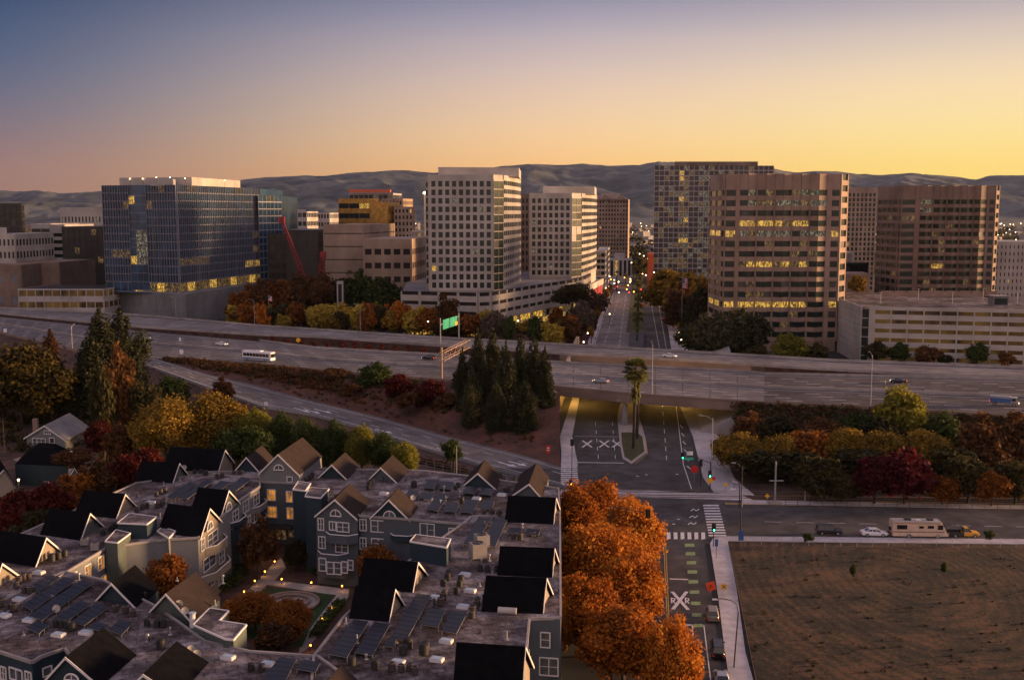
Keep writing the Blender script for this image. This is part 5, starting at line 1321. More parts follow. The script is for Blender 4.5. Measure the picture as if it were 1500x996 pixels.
m_ = MB(); a, b = P(*K6(670, 505), ZR), P(*K6(775, 512), ZR); m_.tube(a + Vector((0, 0, .4)), b + Vector((0, 0, .4)), .4, .4, 10); tag(m_.build('roof_duct', M['cream']), 'short cream duct behind the bottom black gable near the street side', 'duct')

# ---- courtyard
def flat(name, pix, z, m, h=None):
    pts = [P(x, y, z) for x, y in pix]; mb = MB()
    if h: mb.prism([v2(p) for p in pts], z, z + h)
    else: mb.quad(*pts)
    return struct(name, mb, M[m])
flat('courtyard_ground', [(290, 860), (420, 760), (660, 800), (600, 1000), (330, 990)], .01, 'duff')
flat('courtyard_path', [(*K5(195, 430), ), K5(395, 220), K5(440, 185), K5(470, 240), K5(405, 315), K5(835, 365), K5(830, 410), K5(600, 700), K5(540, 745), K5(565, 640), K5(760, 400), K5(360, 340), K5(250, 450)], .03, 'concrete')
flat('courtyard_lawn', [K5(262, 440), K5(360, 353), K5(757, 398), K5(610, 590), K5(560, 700), K5(230, 640)], .05, 'lawn')
lw = P(*K5(490, 450), .1); m_ = MB()
t_ = thing('fountain', 'round stone fountain basin sunk in the courtyard lawn', 'fountain', tuple(lw))
for i in range(28):
    a0, a1 = i * math.pi / 14, (i + 1) * math.pi / 14
    for r_, h_ in ((4.3, .35), (2.9, .5)): m_.tube((lw[0] + r_ * math.cos(a0), lw[1] + r_ * math.sin(a0), h_), (lw[0] + r_ * math.cos(a1), lw[1] + r_ * math.sin(a1), h_), .22, .22, 5)
m_.build('rim', M['brown2'], t_); m_ = MB(); m_.tube((lw[0], lw[1], .06), (lw[0], lw[1], .2), 4.2, 4.2, 28); m_.build('basin', M['concrete'], t_)
for i, (x, y) in enumerate(((405, 232), (348, 290), (290, 345), (228, 408), (445, 335), (616, 355), (794, 375), (733, 500), (680, 568), (545, 187), (535, 222), (612, 722))):
    p = P(*K5(x, y), 0); t_ = thing('path_lamp', 'short bollard lamp glowing orange beside the courtyard path', 'lamp', tuple(p), 'bollard lamps along the courtyard path')
    MB().tube(p, p + Vector((0, 0, .7)), .06).build('post', M['dmetal'], t_); MB().sphere(p + Vector((0, 0, .78)), .13).build('bulb', M['amber'], t_)
    lamp('path_light', p + Vector((.2, -.3, .75)), 14, (1, .45, .12), .08)
def hedge(K, pts, w, h, lab):
    mb = MB(); rr = random.Random(len(lab))
    P_ = [P(*K(x, y), 0) for x, y in pts]
    for a, b in zip(P_, P_[1:]):
        n = max(2, int((b - a).length / .35))
        for i in range(n):
            c = a.lerp(b, i / n)
            for k in range(26):
                q = c + Vector((rr.uniform(-w, w) * .6, rr.uniform(-w, w) * .6, abs(rr.gauss(h * .7, h * .25)))); s_ = .16; u = Vector((rr.gauss(0, 1), rr.gauss(0, 1), rr.gauss(0, 1))).normalized(); v = u.orthogonal().normalized()
                mb.quad(q - u * s_ - v * s_, q + u * s_ - v * s_, q + u * s_ + v * s_, q - u * s_ + v * s_)
    return tag(mb.build('hedge', LM['hedge']), lab, 'hedge')
LM = dict(
 hedge=leafmat('hedge_leaves', [(.02, .035, .008), (.05, .07, .015), (.1, .11, .03)]),
 orange=leafmat('orange_leaves', [(.09, .035, .006), (.28, .08, .01), (.5, .17, .016), (.66, .34, .05)]),
 orange2=leafmat('orange_brown_leaves', [(.05, .02, .006), (.2, .065, .01), (.42, .16, .02)]),
 yellow=leafmat('yellow_leaves', [(.04, .03, .006), (.14, .09, .012), (.3, .18, .02), (.46, .28, .05)]),
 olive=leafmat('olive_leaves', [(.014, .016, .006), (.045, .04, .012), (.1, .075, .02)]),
 dkyellow=leafmat('dark_yellow_leaves', [(.02, .018, .005), (.06, .045, .008), (.15, .095, .015)]),  # darker copy of the yellow leaves; frame-edge darkening put into their colour
 green=leafmat('green_leaves', [(.018, .03, .008), (.045, .065, .014), (.085, .1, .024)]),
 lime=leafmat('lime_leaves', [(.06, .06, .01), (.18, .17, .02), (.34, .28, .04)]),
 conifer=leafmat('conifer_needles', [(.01, .013, .006), (.035, .038, .014), (.09, .08, .03)], .2),
 gold=leafmat('gold_leaves', [(.1, .08, .012), (.3, .22, .03), (.5, .36, .05), (.6, .42, .08)], .4),
 red=leafmat('red_leaves', [(.025, .005, .004), (.085, .011, .007), (.17, .03, .014)]),
 crimson=leafmat('crimson_leaves', [(.025, .004, .006), (.085, .009, .013), (.14, .02, .02)]),
 rust=leafmat('rust_leaves', [(.03, .018, .008), (.1, .045, .015), (.22, .1, .03)]),
 grey=leafmat('twiggy_grey', [(.06, .04, .03), (.12, .085, .06), (.17, .12, .08)]),
 palm=leafmat('palm_fronds', [(.06, .065, .015), (.14, .14, .035), (.26, .2, .07)]),
)
hedge(K5, [(100, 380), (160, 350), (205, 300), (235, 235)], 1.6, 1.1, 'bright green clipped hedge curving below the beige bay windows')
hedge(K5, [(640, 275), (700, 295), (800, 300), (850, 280)], 1.5, .9, 'dark green hedge under the round grey bay')
hedge(K5, [(640, 640), (700, 560), (790, 450)], 1.2, .8, 'dark green hedge along the right courtyard path')
# ---------------------------------------------------------------- trees
def leaves_mesh(name, centers, radii, n_per, leaf, mat_, seed, squash=1.0, up=.35, hollow=.45, asp=1.0, jit=.09, zs=1.0):
    "leaf quads scattered through clumps; each quad is one island"
    g = np.random.default_rng(seed); cs = []; ds = []
    for c, r, n in zip(centers, radii, n_per):
        d = g.normal(size=(n, 3)); d /= np.linalg.norm(d, axis=1, keepdims=True) + 1e-9
        rad = r * (hollow + (1 - hollow) * g.random((n, 1)) ** .6); q = d * rad; q[:, 2] *= squash
        q += g.normal(size=q.shape) * r * jit
        cs.append(q + np.array(c)); ds.append(d)
    c = np.concatenate(cs); d = np.concatenate(ds); n = len(c)
    nrm = d + g.normal(size=d.shape) * .75 + np.array([0, 0, up]); nrm /= np.linalg.norm(nrm, axis=1, keepdims=True)
    a = np.cross(nrm, g.normal(size=nrm.shape)); a /= np.linalg.norm(a, axis=1, keepdims=True) + 1e-9; b = np.cross(nrm, a)
    s = leaf * (.6 + .8 * g.random((n, 1))); a = a * s * asp; b = b * s; a[:, 2] *= zs; b[:, 2] *= zs
    v = np.stack([c - a, c - b * .8, c + a, c + b * .8], 1).reshape(-1, 3).astype(np.float32)
    me = bpy.data.meshes.new(name); me.vertices.add(n * 4); me.vertices.foreach_set('co', v.ravel())
    me.loops.add(n * 4); me.loops.foreach_set('vertex_index', np.arange(n * 4, dtype=np.int32))
    me.polygons.add(n); me.polygons.foreach_set('loop_start', np.arange(0, n * 4, 4, dtype=np.int32)); me.polygons.foreach_set('loop_total', np.full(n, 4, dtype=np.int32))
    me.materials.append(mat_); me.update(calc_edges=True); me.validate(); return me
def put(name, me, parent):
    o = bpy.data.objects.new(name, me); COL.objects.link(o); o.parent = parent; ORG[o.name] = (0, 0, 0); return o
def trunk(h, r, spread, seed, m='bark', limbs=6):
    rr = random.Random(seed); mb = MB(); p = Vector((0, 0, 0)); q = Vector((rr.uniform(-.04, .04) * h, rr.uniform(-.04, .04) * h, h * .45)); mb.tube((0, 0, -.4), q, r, r * .7, 8)
    top = Vector((q[0], q[1], h * .85)); mb.tube(q, top, r * .7, r * .2, 6)
    for i in range(limbs):
        a = i * 2.4 + rr.random(); s_ = q.lerp(top, rr.uniform(0, .5)); e = Vector((math.cos(a) * spread * .6, math.sin(a) * spread * .6, h * rr.uniform(.65, .9))); mb.tube(s_, e, r * .38, r * .1, 5)
        e2 = e + Vector((rr.uniform(-1, 1), rr.uniform(-1, 1), .6)) * spread * .3; mb.tube(e, e2, r * .1, r * .04, 4)
    return mb
PRO = {}
def proto_round(kind, seed, nclump, leaf, total):
    "unit broadleaf crown: radius 1, height -1..1"
    g = random.Random(seed); cs, rs = [], []
    for i in range(nclump):
        while True:
            d = Vector((g.gauss(0, 1), g.gauss(0, 1), g.gauss(0, 1))).normalized()
            if d[2] > -.75: break
        lob = .84 + .5 * noise.noise(d * 1.7 + Vector((seed, 0, 0))); k = g.uniform(.3, .86) * lob; cs.append(tuple(d * k)); rs.append(g.uniform(.12, .34) * (1.15 if k < .6 else .85))
    if kind == 'orange': rs = [r * .5 for r in rs]
    tot = sum(r * r for r in rs); ns = [max(20, int(total * r * r / tot)) for r in rs]
    return leaves_mesh(f'{kind}_crown', cs, rs, ns, leaf, LM[kind], seed, 1.5 if kind == 'orange' else .85, jit=.42 if kind == 'orange' else .26)
def proto_cone(kind, seed, total, leaf):
    g = random.Random(seed); cs, rs = [], []
    for i in range(90):
        t = (i + .5) / 90; z = -1 + 2 * t; R_ = min(1, (1 - t) * 1.9) ** .75 * .85 * (.8 + .35 * noise.noise(Vector((i * .31, seed, 0)))) + .05; a = i * 2.399 + g.uniform(-.4, .4); k = g.uniform(.25, .95)
        if t > .93: k = 0
        cs.append((math.cos(a) * R_ * k, math.sin(a) * R_ * k, z)); rs.append(max(.1, R_ * g.uniform(.26, .5)) * (1 if t < .92 else .7))
    tot = sum(r * r for r in rs); ns = [max(12, int(total * r * r / tot)) for r in rs]
    return leaves_mesh(f'{kind}_cone', cs, rs, ns, leaf, LM[kind], seed, .8, .1, .2, 1.0, .2, .45)
def get(kind, shape, level, var):
    k = (kind, shape, level, var)
    if k not in PRO:
        if shape == 'round' and kind == 'orange' and level == 3: PRO[k] = proto_round(kind, var * 31 + 3, 380, .034, 32000)
        elif shape == 'round': nc, leaf, tot = {3: (80, .036, 26000), 2: (46, .07, 6500), 1: (26, .1, 2400)}[level]; PRO[k] = proto_round(kind, hash((kind, var)) % 1000 + var * 7, nc, leaf, tot)
        else: PRO[k] = proto_cone(kind, var * 13 + 5, {3: 26000, 2: 15000, 1: 4000}[level], {3: .042, 2: .052, 1: .09}[level])
    return PRO[k]
def zat_y(D, z): return 498 - FPX * ((z - H) * CT + D * ST) / (D * CT - (z - H) * ST)
def tree(label, x, ytop, ybot, wpx, D, kind, z0=0.0, shape='round', level=2, group=None, name='tree', cat='tree', ry=None, trunkz=True, var=None, gap=None):
    "x, ytop, ybot, wpx: crown box in the photo at distance D; stands on ground height z0"
    c = At(x, D, 8); zt = zat(D, ytop); zb = max(z0 + (.2 if cat in ('shrub',) else .6), zat(D, ybot)); r = wpx / 2 / FPX * D; h = max(1.0, (zt - zb) / 2)
    o = thing(name, label, cat, (c[0], c[1], z0), group); rr = random.Random(int(x * 7 + ytop))
    v = rr.randrange(3) if var is None else var
    cr = put('crown', get(kind, shape, level, v), o); cr.location = (0, 0, zb - z0 + h); kk = 1.28 if shape == 'cone' else 1.16; cr.scale = (r * kk, (ry or r) * kk, h * (1.05 if shape == 'cone' else 1.14)); cr.rotation_euler = (0, 0, rr.uniform(0, 6.28) if shape != 'round' or True else 0)
    if abs(r - (ry or r)) > 1e-3: cr.rotation_euler = (0, 0, 0)
    ht = (zt - z0)
    if trunkz:
        tr = trunk(ht, max(.12, min(.5, ht * .028)), r, int(x), 'bark').build('trunk', M['barkd' if kind in ('conifer', 'olive', 'crimson') else 'bark'], None); tr.parent = o
    return o
import zlib
def hash(t): return zlib.crc32(repr(t).encode())
# foreground orange street trees
G = 'orange plane trees along the near street'
for x, yt, yb, w_, D, lab, v in ((814, 856, 985, 66, 137, 'orange street tree spilling over the roof edge near the bottom apartment gable', 2), (846, 715, 840, 84, 182, 'orange street tree overhanging the far end of the roof edge', 2), (838, 800, 930, 76, 160, 'orange street tree overhanging the middle of the roof edge', 1), (829, 842, 1000, 84, 140, 'orange street tree overhanging the roof edge beside the lowest black gable', 0), (900, 770, 900, 110, 162, 'golden orange street tree in the middle of the canopy', 0), (866, 704, 830, 108, 186, 'orange street tree furthest from the camera, beside the crossing', 0), (925, 735, 850, 118, 172, 'orange street tree leaning over the lane below the crosswalk', 1), (868, 770, 920, 125, 158, 'orange street tree second along the apartment wall', 2),
   (925, 812, 950, 120, 148, 'deep orange street tree beside the painted crossing letters', 0), (862, 850, 1010, 115, 138, 'golden orange street tree beside the lit apartment window', 1), (915, 890, 1080, 150, 128, 'large orange street tree at the bottom of the row', 2), (985, 908, 1090, 105, 122, 'rightmost orange street tree at the bottom edge, near the parked cars', 1)):
    tree(lab, x, yt, yb, w_, D, 'orange', level=3, group=G, var=v, name='street_tree')
# courtyard trees
tree('orange courtyard tree covering the lawn corner beside the fountain', 372, 866, 952, 76, 146, 'orange2', level=3)
tree('deep orange courtyard tree overlapping the fountain, right of its neighbour', 420, 874, 965, 72, 143, 'orange2', level=3)
tree('low rusty courtyard tree near the bottom of the lawn', 400, 912, 965, 60, 138, 'rust', level=2)
tree('small orange tree left of the courtyard path, by the green grey box', 340, 877, 930, 46, 147, 'orange', level=2, name='small_tree')
tree('orange tree between the stair towers and the beige bay', 247, 812, 882, 70, 147, 'orange2', level=2)
tree('bare reddish tree beside the courtyard entrance', 378, 765, 835, 60, 168, 'rust', level=2)
tree('small green tree before the navy stair tower', 432, 788, 850, 40, 172, 'olive', level=2)
tree('orange tree in front of the navy facade windows', 552, 795, 860, 66, 160, 'orange2', level=2)
# left side trees
tree('huge dark yellow tree at the left edge below the freeway', 30, 497, 628, 140, 292, 'dkyellow', level=3)
tree('second dark yellow tree at the left edge behind the bungalow', 75, 515, 618, 64, 296, 'dkyellow', level=2)
tree('rusty pointed tree standing against the freeway barrier at left', 76, 483, 530, 22, 330, 'rust', shape='cone', level=1)
tree('tall dark conifer at left, the left one of the pair before the freeway', 150, 456, 620, 70, 300, 'conifer', shape='cone', level=3, name='conifer')
tree('tall dark conifer at left, the right one of the pair before the freeway', 180, 457, 600, 78, 305, 'conifer', shape='cone', level=3, name='conifer')
tree('dark conifer low beside the pair at left', 130, 500, 625, 50, 298, 'conifer', shape='cone', level=2, name='conifer')
tree('young palm like yellow tree beside the ramp shoulder', 204, 497, 535, 16, 338, 'lime', level=1, name='small_tree')
tree('brownish tree in front of the tall conifer pair', 176, 517, 640, 62, 270, 'rust', level=2)
tree('thin dark tree between the bungalow and the conifers', 152, 540, 650, 40, 262, 'olive', level=2)
tree('grey green tree right of the brownish tree below the ramp', 212, 555, 640, 60, 268, 'olive', level=2)
tree('olive tree near the ramp barrier left of the dark round bush', 252, 548, 600, 50, 285, 'green', level=2)
tree('pale olive tree under the ramp, left of the big yellow tree', 228, 565, 625, 40, 275, 'olive', level=1)
tree('brown round tree touching the ramp barrier', 326, 556, 590, 38, 290, 'rust', level=2)
tree('big yellow tree above the apartment roofs, left half of the crown', 245, 585, 672, 100, 232, 'yellow', level=3)
tree('big yellow tree above the apartment roofs, right half of the crown', 315, 576, 670, 96, 238, 'yellow', level=3)
for i, (x, yt, yb, w_, D, k, lab) in enumerate(((372, 597, 665, 60, 235, 'lime', 'bright green tree right of the big yellow tree'), (410, 608, 680, 56, 232, 'green', 'green tree behind the tall pale grey gable'), (450, 612, 685, 56, 230, 'green', 'green tree behind the brown slope of the tall gable'), (490, 620, 690, 54, 228, 'green', 'green tree with yellow top behind the navy gable'),
   (528, 622, 690, 52, 226, 'lime', 'lighter green tree behind the two far gables'), (562, 634, 692, 48, 222, 'green', 'green tree behind the grey far gable'), (592, 645, 700, 44, 217, 'lime', 'last green tree of the row, next to the service lane'), (380, 630, 690, 50, 222, 'green', 'lower green tree close behind the roof between two gables'), (345, 620, 685, 60, 225, 'green', 'green tree below the big yellow crown'))):
    tree(lab, x, yt, yb, w_, D, k, level=3 if i < 7 else 2, group='green trees between the ramp and the apartments')
for x, yt, yb, w_, D, k, lab in ((20, 720, 800, 80, 185, 'red', 'dark red tree at the left edge below the dark houses'), (70, 705, 790, 66, 190, 'red', 'red tree right of the dark houses'), (108, 690, 760, 66, 196, 'orange2', 'orange brown tree above the black gables'), (140, 680, 745, 56, 200, 'rust', 'rusty tree left of the lit garden'), (185, 665, 730, 56, 205, 'red', 'dark red tree left of the upper black gable'),
     (215, 655, 700, 50, 212, 'red', 'dark red tree under the lit street lamp'), (15, 770, 850, 60, 172, 'olive', 'dark green tree at the left edge beside the beige gable'), (60, 740, 800, 56, 180, 'olive', 'dark olive tree between the red trees and the gables'), (150, 618, 665, 50, 245, 'red', 'dim red tree right of the bungalow'), (175, 625, 680, 56, 236, 'rust', 'dim rusty tree in the yard behind the lamp'), (110, 655, 685, 60, 222, 'rust', 'low rusty tree beside the driveway')):
    tree(lab, x, yt, yb, w_, D, k, level=2)
tree('street tree growing beside the pole left of the ramp end', 663, 641, 680, 30, 228, 'green', level=2)
# conifer cluster
cz = [(678, 512, 640, 34, 296, 'leftmost dark conifer of the clump beside the sign truss'), (700, 486, 650, 40, 292, 'dark conifer second from left in the central clump'), (722, 484, 655, 36, 300, 'tall conifer with a thin tip in the central clump'), (741, 503, 660, 46, 286, 'broad front conifer in the middle of the central clump'), (763, 492, 650, 36, 296, 'dark narrow conifer just right of the clump middle'),
      (782, 494, 640, 38, 292, 'tall conifer second from right in the central clump'), (798, 510, 640, 38, 288, 'rightmost conifer of the central clump, above the underpass corner'), (692, 545, 668, 40, 284, 'low front conifer at the left of the central clump'), (768, 560, 672, 46, 276, 'low front conifer at the right of the central clump'), (727, 560, 672, 42, 278, 'low olive conifer at the front of the central clump')]
for ic, (x, yt, yb, w_, D, lab) in enumerate(cz): tree(lab, x, yt, yb, w_ * (.74 + .1 * (ic % 3)), D, 'conifer', z0=1.5, shape='cone', level=2, group='conifers clustered between the freeway and the ramp', name='conifer')
tree('small ragged conifer by the foot of the sign truss', 672, 538, 566, 20, 312, 'conifer', z0=4, shape='cone', level=1, name='conifer')
# shrubs on the embankment
for x, yt, yb, w_, D, k, lab in ((548, 533, 575, 52, 322, 'green', 'large rounded green bush on the embankment'), (490, 538, 568, 44, 330, 'rust', 'brown bush left of the large green bush'), (585, 548, 590, 44, 312, 'red', 'bright red bush right of the large green bush'), (632, 556, 605, 52, 304, 'red', 'dark red bush above the bare slope'), (600, 570, 610, 40, 300, 'rust', 'low red brown bush in front of the two red bushes'), (655, 575, 612, 40, 300, 'rust', 'dim brown bush left of the conifer clump'),
     (455, 545, 565, 30, 333, 'olive', 'small olive bush near the freeway edge'), (430, 545, 568, 34, 335, 'rust', 'small brown bush near the freeway edge'), (515, 560, 582, 34, 316, 'rust', 'low brown bush below the green bush')):
    tree(lab, x, yt, yb, w_, D, k, z0=max(.5, 8.1 - (345 - D) * .12), level=2 if w_ > 40 else 1, name='bush', cat='shrub', trunkz=False, group='bushes on the freeway embankment')
# dry brush strip: uncountable ground cover
def brush(name, lab, pts, n, k, h, leaf=.35, seed=3):
    g = random.Random(seed); cs, rs = [], []
    for i in range(n): cs.append(tuple(pts(g.random(), g.random()))); rs.append(h * g.uniform(.35, 1.7))
    me = leaves_mesh(name, cs, rs, [46] * n, leaf, LM[k], seed, .7); o = bpy.data.objects.new(name, me); COL.objects.link(o); return tag(o, lab, kind='stuff')
def em_pt(lo, hi, v0, v1):
    def f(u, v):
        i = lo + (hi - lo) * u; i0 = int(i); fr_ = i - i0; j = (v0 + (v1 - v0) * v) * rows; j0 = min(rows - 1, int(j)); 
        return grid[j0][i0].lerp(grid[j0][min(len(grid[0]) - 1, i0 + 1)], fr_).lerp(grid[j0 + 1][i0].lerp(grid[j0 + 1][min(len(grid[0]) - 1, i0 + 1)], fr_), j - j0) + Vector((0, 0, .3))
    return f
brush('dry_brush', 'rusty dry brush covering the upper embankment beside the freeway', em_pt(2, 15, .03, .55), 420, 'rust', 1.2)
brush('dry_brush', 'low brown brush on the embankment near the ramp', em_pt(4, 29, .1, .75), 160, 'rust', .5, .25, 9)
def lin(a, b, c, d): return lambda u, v: a.lerp(b, u).lerp(c.lerp(d, u), v)
brush('roadside_brush', 'low dark brush on the slope left of the ramp barrier', lin(Vector((-150, 330, 6)), Vector((-60, 290, 2)), Vector((-160, 305, .5)), Vector((-66, 272, .5))), 420, 'olive', 1.5, .4, 4)
brush('slope_brush', 'red brown brush covering the slope right of the overpass', (lambda u, v: nE[62 + int(u * 24)].lerp(nE[63 + int(u * 24)], u * 24 % 1).lerp(nE[62 + int(u * 24)] + Vector((-4, -20, -8.2)), v)), 620, 'olive', 1.3, .35, 6)
brush('slope_brush', 'rusty dry brush scattered over the slope right of the overpass', (lambda u, v: nE[62 + int(u * 24)].lerp(nE[63 + int(u * 24)], u * 24 % 1).lerp(nE[62 + int(u * 24)] + Vector((-4, -20, -8.2)), v)), 420, 'rust', 1.3, .35, 26)
brush('green_brush', 'patchy green brush on the embankment left of the conifer clump', em_pt(2, 26, .05, .6), 150, 'olive', 1.2, .3, 31)
brush('dry_brush', 'dry yellow tufts on the lower embankment', em_pt(4, 29, .3, .95), 130, 'grey', .4, .2, 33)
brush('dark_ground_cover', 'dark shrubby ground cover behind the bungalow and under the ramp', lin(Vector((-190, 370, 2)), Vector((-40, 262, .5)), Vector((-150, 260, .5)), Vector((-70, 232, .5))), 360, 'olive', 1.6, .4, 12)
brush('verge_brush', 'reddish low brush between the service lane and the ramp end', lin(P(610, 668, .5), P(800, 715, .5), P(615, 676, .5), P(800, 722, .5)), 120, 'rust', .6, .22, 14)
brush('plaza_planting', 'dim reddish planting between the far ramp and the podium trees', lin(At(430, 470), At(850, 425), At(430, 560), At(850, 520)), 300, 'rust', 1.2, .4, 15)
brush('median_brush', 'dark red brush filling the gap between the two freeway decks', lambda u, v: at_cols(fE, 400, 660)[int(u * 12)].lerp(at_cols(rn, 400, 660)[int(u * 12)], .2 + .5 * v), 90, 'red', .8, .3, 16)
# golden tree row right of the underpass
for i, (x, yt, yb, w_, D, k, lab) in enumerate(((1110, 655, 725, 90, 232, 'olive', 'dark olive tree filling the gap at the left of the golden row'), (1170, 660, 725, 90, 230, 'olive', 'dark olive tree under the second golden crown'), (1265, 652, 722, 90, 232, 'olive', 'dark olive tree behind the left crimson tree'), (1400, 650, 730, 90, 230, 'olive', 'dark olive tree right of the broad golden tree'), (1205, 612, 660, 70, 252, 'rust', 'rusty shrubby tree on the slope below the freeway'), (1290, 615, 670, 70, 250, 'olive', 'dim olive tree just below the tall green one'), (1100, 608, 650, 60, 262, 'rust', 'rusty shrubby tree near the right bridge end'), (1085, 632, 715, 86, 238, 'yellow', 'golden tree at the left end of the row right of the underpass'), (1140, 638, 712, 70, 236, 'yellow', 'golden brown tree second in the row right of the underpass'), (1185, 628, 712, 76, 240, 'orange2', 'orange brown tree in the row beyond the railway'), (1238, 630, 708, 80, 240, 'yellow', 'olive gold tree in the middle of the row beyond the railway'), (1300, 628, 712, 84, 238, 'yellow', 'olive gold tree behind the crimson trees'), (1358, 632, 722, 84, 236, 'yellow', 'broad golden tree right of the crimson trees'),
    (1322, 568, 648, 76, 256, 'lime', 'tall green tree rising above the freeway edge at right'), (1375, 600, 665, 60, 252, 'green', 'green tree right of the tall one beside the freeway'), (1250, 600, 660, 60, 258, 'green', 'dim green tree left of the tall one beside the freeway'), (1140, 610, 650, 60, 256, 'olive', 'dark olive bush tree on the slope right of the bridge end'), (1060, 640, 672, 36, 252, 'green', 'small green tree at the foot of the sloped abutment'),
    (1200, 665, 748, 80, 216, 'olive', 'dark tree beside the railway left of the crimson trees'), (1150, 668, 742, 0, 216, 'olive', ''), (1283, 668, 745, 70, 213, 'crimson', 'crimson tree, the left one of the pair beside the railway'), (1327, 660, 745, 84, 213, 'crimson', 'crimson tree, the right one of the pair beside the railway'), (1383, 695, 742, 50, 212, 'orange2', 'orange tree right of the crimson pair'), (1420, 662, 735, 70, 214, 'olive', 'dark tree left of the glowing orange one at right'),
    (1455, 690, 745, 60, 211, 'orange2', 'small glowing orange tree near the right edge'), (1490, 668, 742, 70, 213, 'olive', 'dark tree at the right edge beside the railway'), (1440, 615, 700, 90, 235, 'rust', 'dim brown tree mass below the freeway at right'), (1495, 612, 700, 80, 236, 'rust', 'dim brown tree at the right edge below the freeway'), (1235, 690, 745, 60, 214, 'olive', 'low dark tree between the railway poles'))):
    if w_: tree(lab, x, yt, yb, w_, D, k, level=3 if D > 230 and k == 'yellow' else 2, group='trees beyond the railway')
# trees behind the freeway
far = ((352, 428, 470, 34, 560, 'orange2', 'orange tree at the left end of the trees below the podium'), (378, 418, 472, 36, 565, 'rust', 'tall rusty tree next to the street light behind the ramp'), (408, 410, 475, 40, 570, 'orange2', 'large orange brown tree behind the flag'), (440, 402, 475, 44, 575, 'rust', 'tall brown red tree at the foot of the red crane'), (470, 400, 470, 40, 590, 'rust', 'brown tree behind the yellow green willow'),
  (425, 445, 482, 50, 520, 'olive', 'low olive tree in front of the orange brown one'), (468, 448, 486, 36, 505, 'gold', 'bright yellow green tree behind the far ramp, left half'), (494, 446, 486, 38, 505, 'gold', 'bright yellow green tree behind the far ramp, right half'), (500, 408, 455, 44, 600, 'olive', 'dark green tree left of the small white kiosk'), (530, 404, 460, 50, 600, 'green', 'dark green tree in front of the beige block'), (565, 415, 465, 46, 580, 'green', 'dark green tree below the parking structure'),
  (538, 444, 486, 32, 500, 'orange2', 'orange grey tree beside the second street light'), (560, 450, 488, 36, 498, 'olive', 'olive tree between two orange trees behind the ramp'), (586, 442, 490, 34, 495, 'orange', 'bright orange tree behind the far ramp'), (606, 458, 492, 30, 490, 'gold', 'golden tree right of the bright orange one'), (630, 452, 492, 34, 488, 'orange2', 'orange tree in front of the podium corner'), (655, 440, 495, 34, 486, 'rust', 'rusty tree behind the green road sign'),
  (688, 462, 500, 30, 480, 'orange2', 'orange brown tree left of the lit lobby'), (722, 458, 500, 36, 476, 'grey', 'bare grey tree in front of the lit lobby'), (745, 470, 505, 20, 470, 'green', 'small green tree in front of the lit lobby'), (785, 470, 505, 26, 466, 'green', 'round green tree at the right end of the lit lobby'), (808, 478, 510, 30, 462, 'gold', 'yellow brown tree right of the lit lobby'), (838, 417, 450, 48, 560, 'olive', 'large gold green tree beside the red panelled drum'),
  (852, 448, 500, 36, 500, 'grey', 'bare grey brown tree beside the far street pavement'), (832, 470, 512, 34, 470, 'rust', 'brown tree just behind the far ramp by the street'), (385, 455, 476, 44, 530, 'olive', 'low dark tree behind the first street light'), (355, 455, 470, 34, 535, 'rust', 'low rusty tree at the podium foot'), (875, 430, 470, 24, 600, 'grey', 'bare tree row start along the far pavement'), (660, 470, 498, 40, 480, 'olive', 'dark low tree behind the sign truss'),
  (976, 400, 462, 56, 620, 'yellow', 'golden tree right of the far street, nearest the grid tower'), (1008, 405, 485, 62, 560, 'yellow', 'golden brown tree left of the largest brown tower'), (1000, 425, 500, 56, 530, 'rust', 'brown tree beside the parked bus'), (1028, 420, 512, 60, 500, 'olive', 'dark olive tree beside the brown tower foot'), (1018, 470, 520, 50, 440, 'conifer', 'dark evergreen tree right of the street lamps behind the freeway'),
  (1040, 462, 538, 50, 425, 'conifer', 'broad dark evergreen in front of the brown tower, left one'), (1072, 455, 540, 46, 423, 'conifer', 'broad dark evergreen in front of the brown tower, middle one'), (1098, 466, 540, 44, 421, 'conifer', 'broad dark evergreen in front of the brown tower, right one'), (1105, 508, 542, 34, 414, 'olive', 'low olive tree at the right foot of the dark evergreens'), (1160, 491, 542, 42, 412, 'lime', 'light green tree in front of the brown tower base'), (1196, 508, 543, 30, 410, 'olive', 'small green brown tree left of the garage'),
  (1285, 505, 530, 30, 404, 'olive', 'small tree at the left foot of the parking garage'), (1318, 508, 532, 28, 402, 'green', 'small green tree in front of the parking garage'), (1358, 510, 533, 34, 400, 'rust', 'bare rusty tree in front of the parking garage'), (1432, 508, 535, 28, 396, 'green', 'green tree beside the roadside sign at the garage'), (1475, 518, 538, 22, 393, 'rust', 'small brown tree at the right end of the garage'), (1385, 520, 536, 18, 398, 'olive', 'low bush like tree before the garage'),
  (1256, 405, 432, 20, 540, 'yellow', 'slim yellow tree beside the museum block'))
for x, yt, yb, w_, D, k, lab in far: tree(lab, x, yt - 4, yb, w_ * 1.22, D, k, z0=0, level=2 if w_ > 30 else 1, group='trees behind the freeway', shape='round')
rb_ = random.Random(14); kinds_ = ['gold', 'orange2', 'lime', 'orange', 'yellow', 'olive', 'gold', 'orange2']
for i in range(46):
    x = 352 + i * 11.2 + rb_.uniform(-4, 4); D = rb_.uniform(478, 560); yb_ = 492 - (870 - x) * .02; hh = rb_.uniform(22, 44)
    if 715 < x < 800: hh *= .5
    tree('autumn tree in the crowded belt between the far ramp and the office podiums', x, yb_ - hh, yb_ + 4, rb_.uniform(22, 38), D, kinds_[i % 8], level=1, group='crowded autumn trees behind the far ramp')
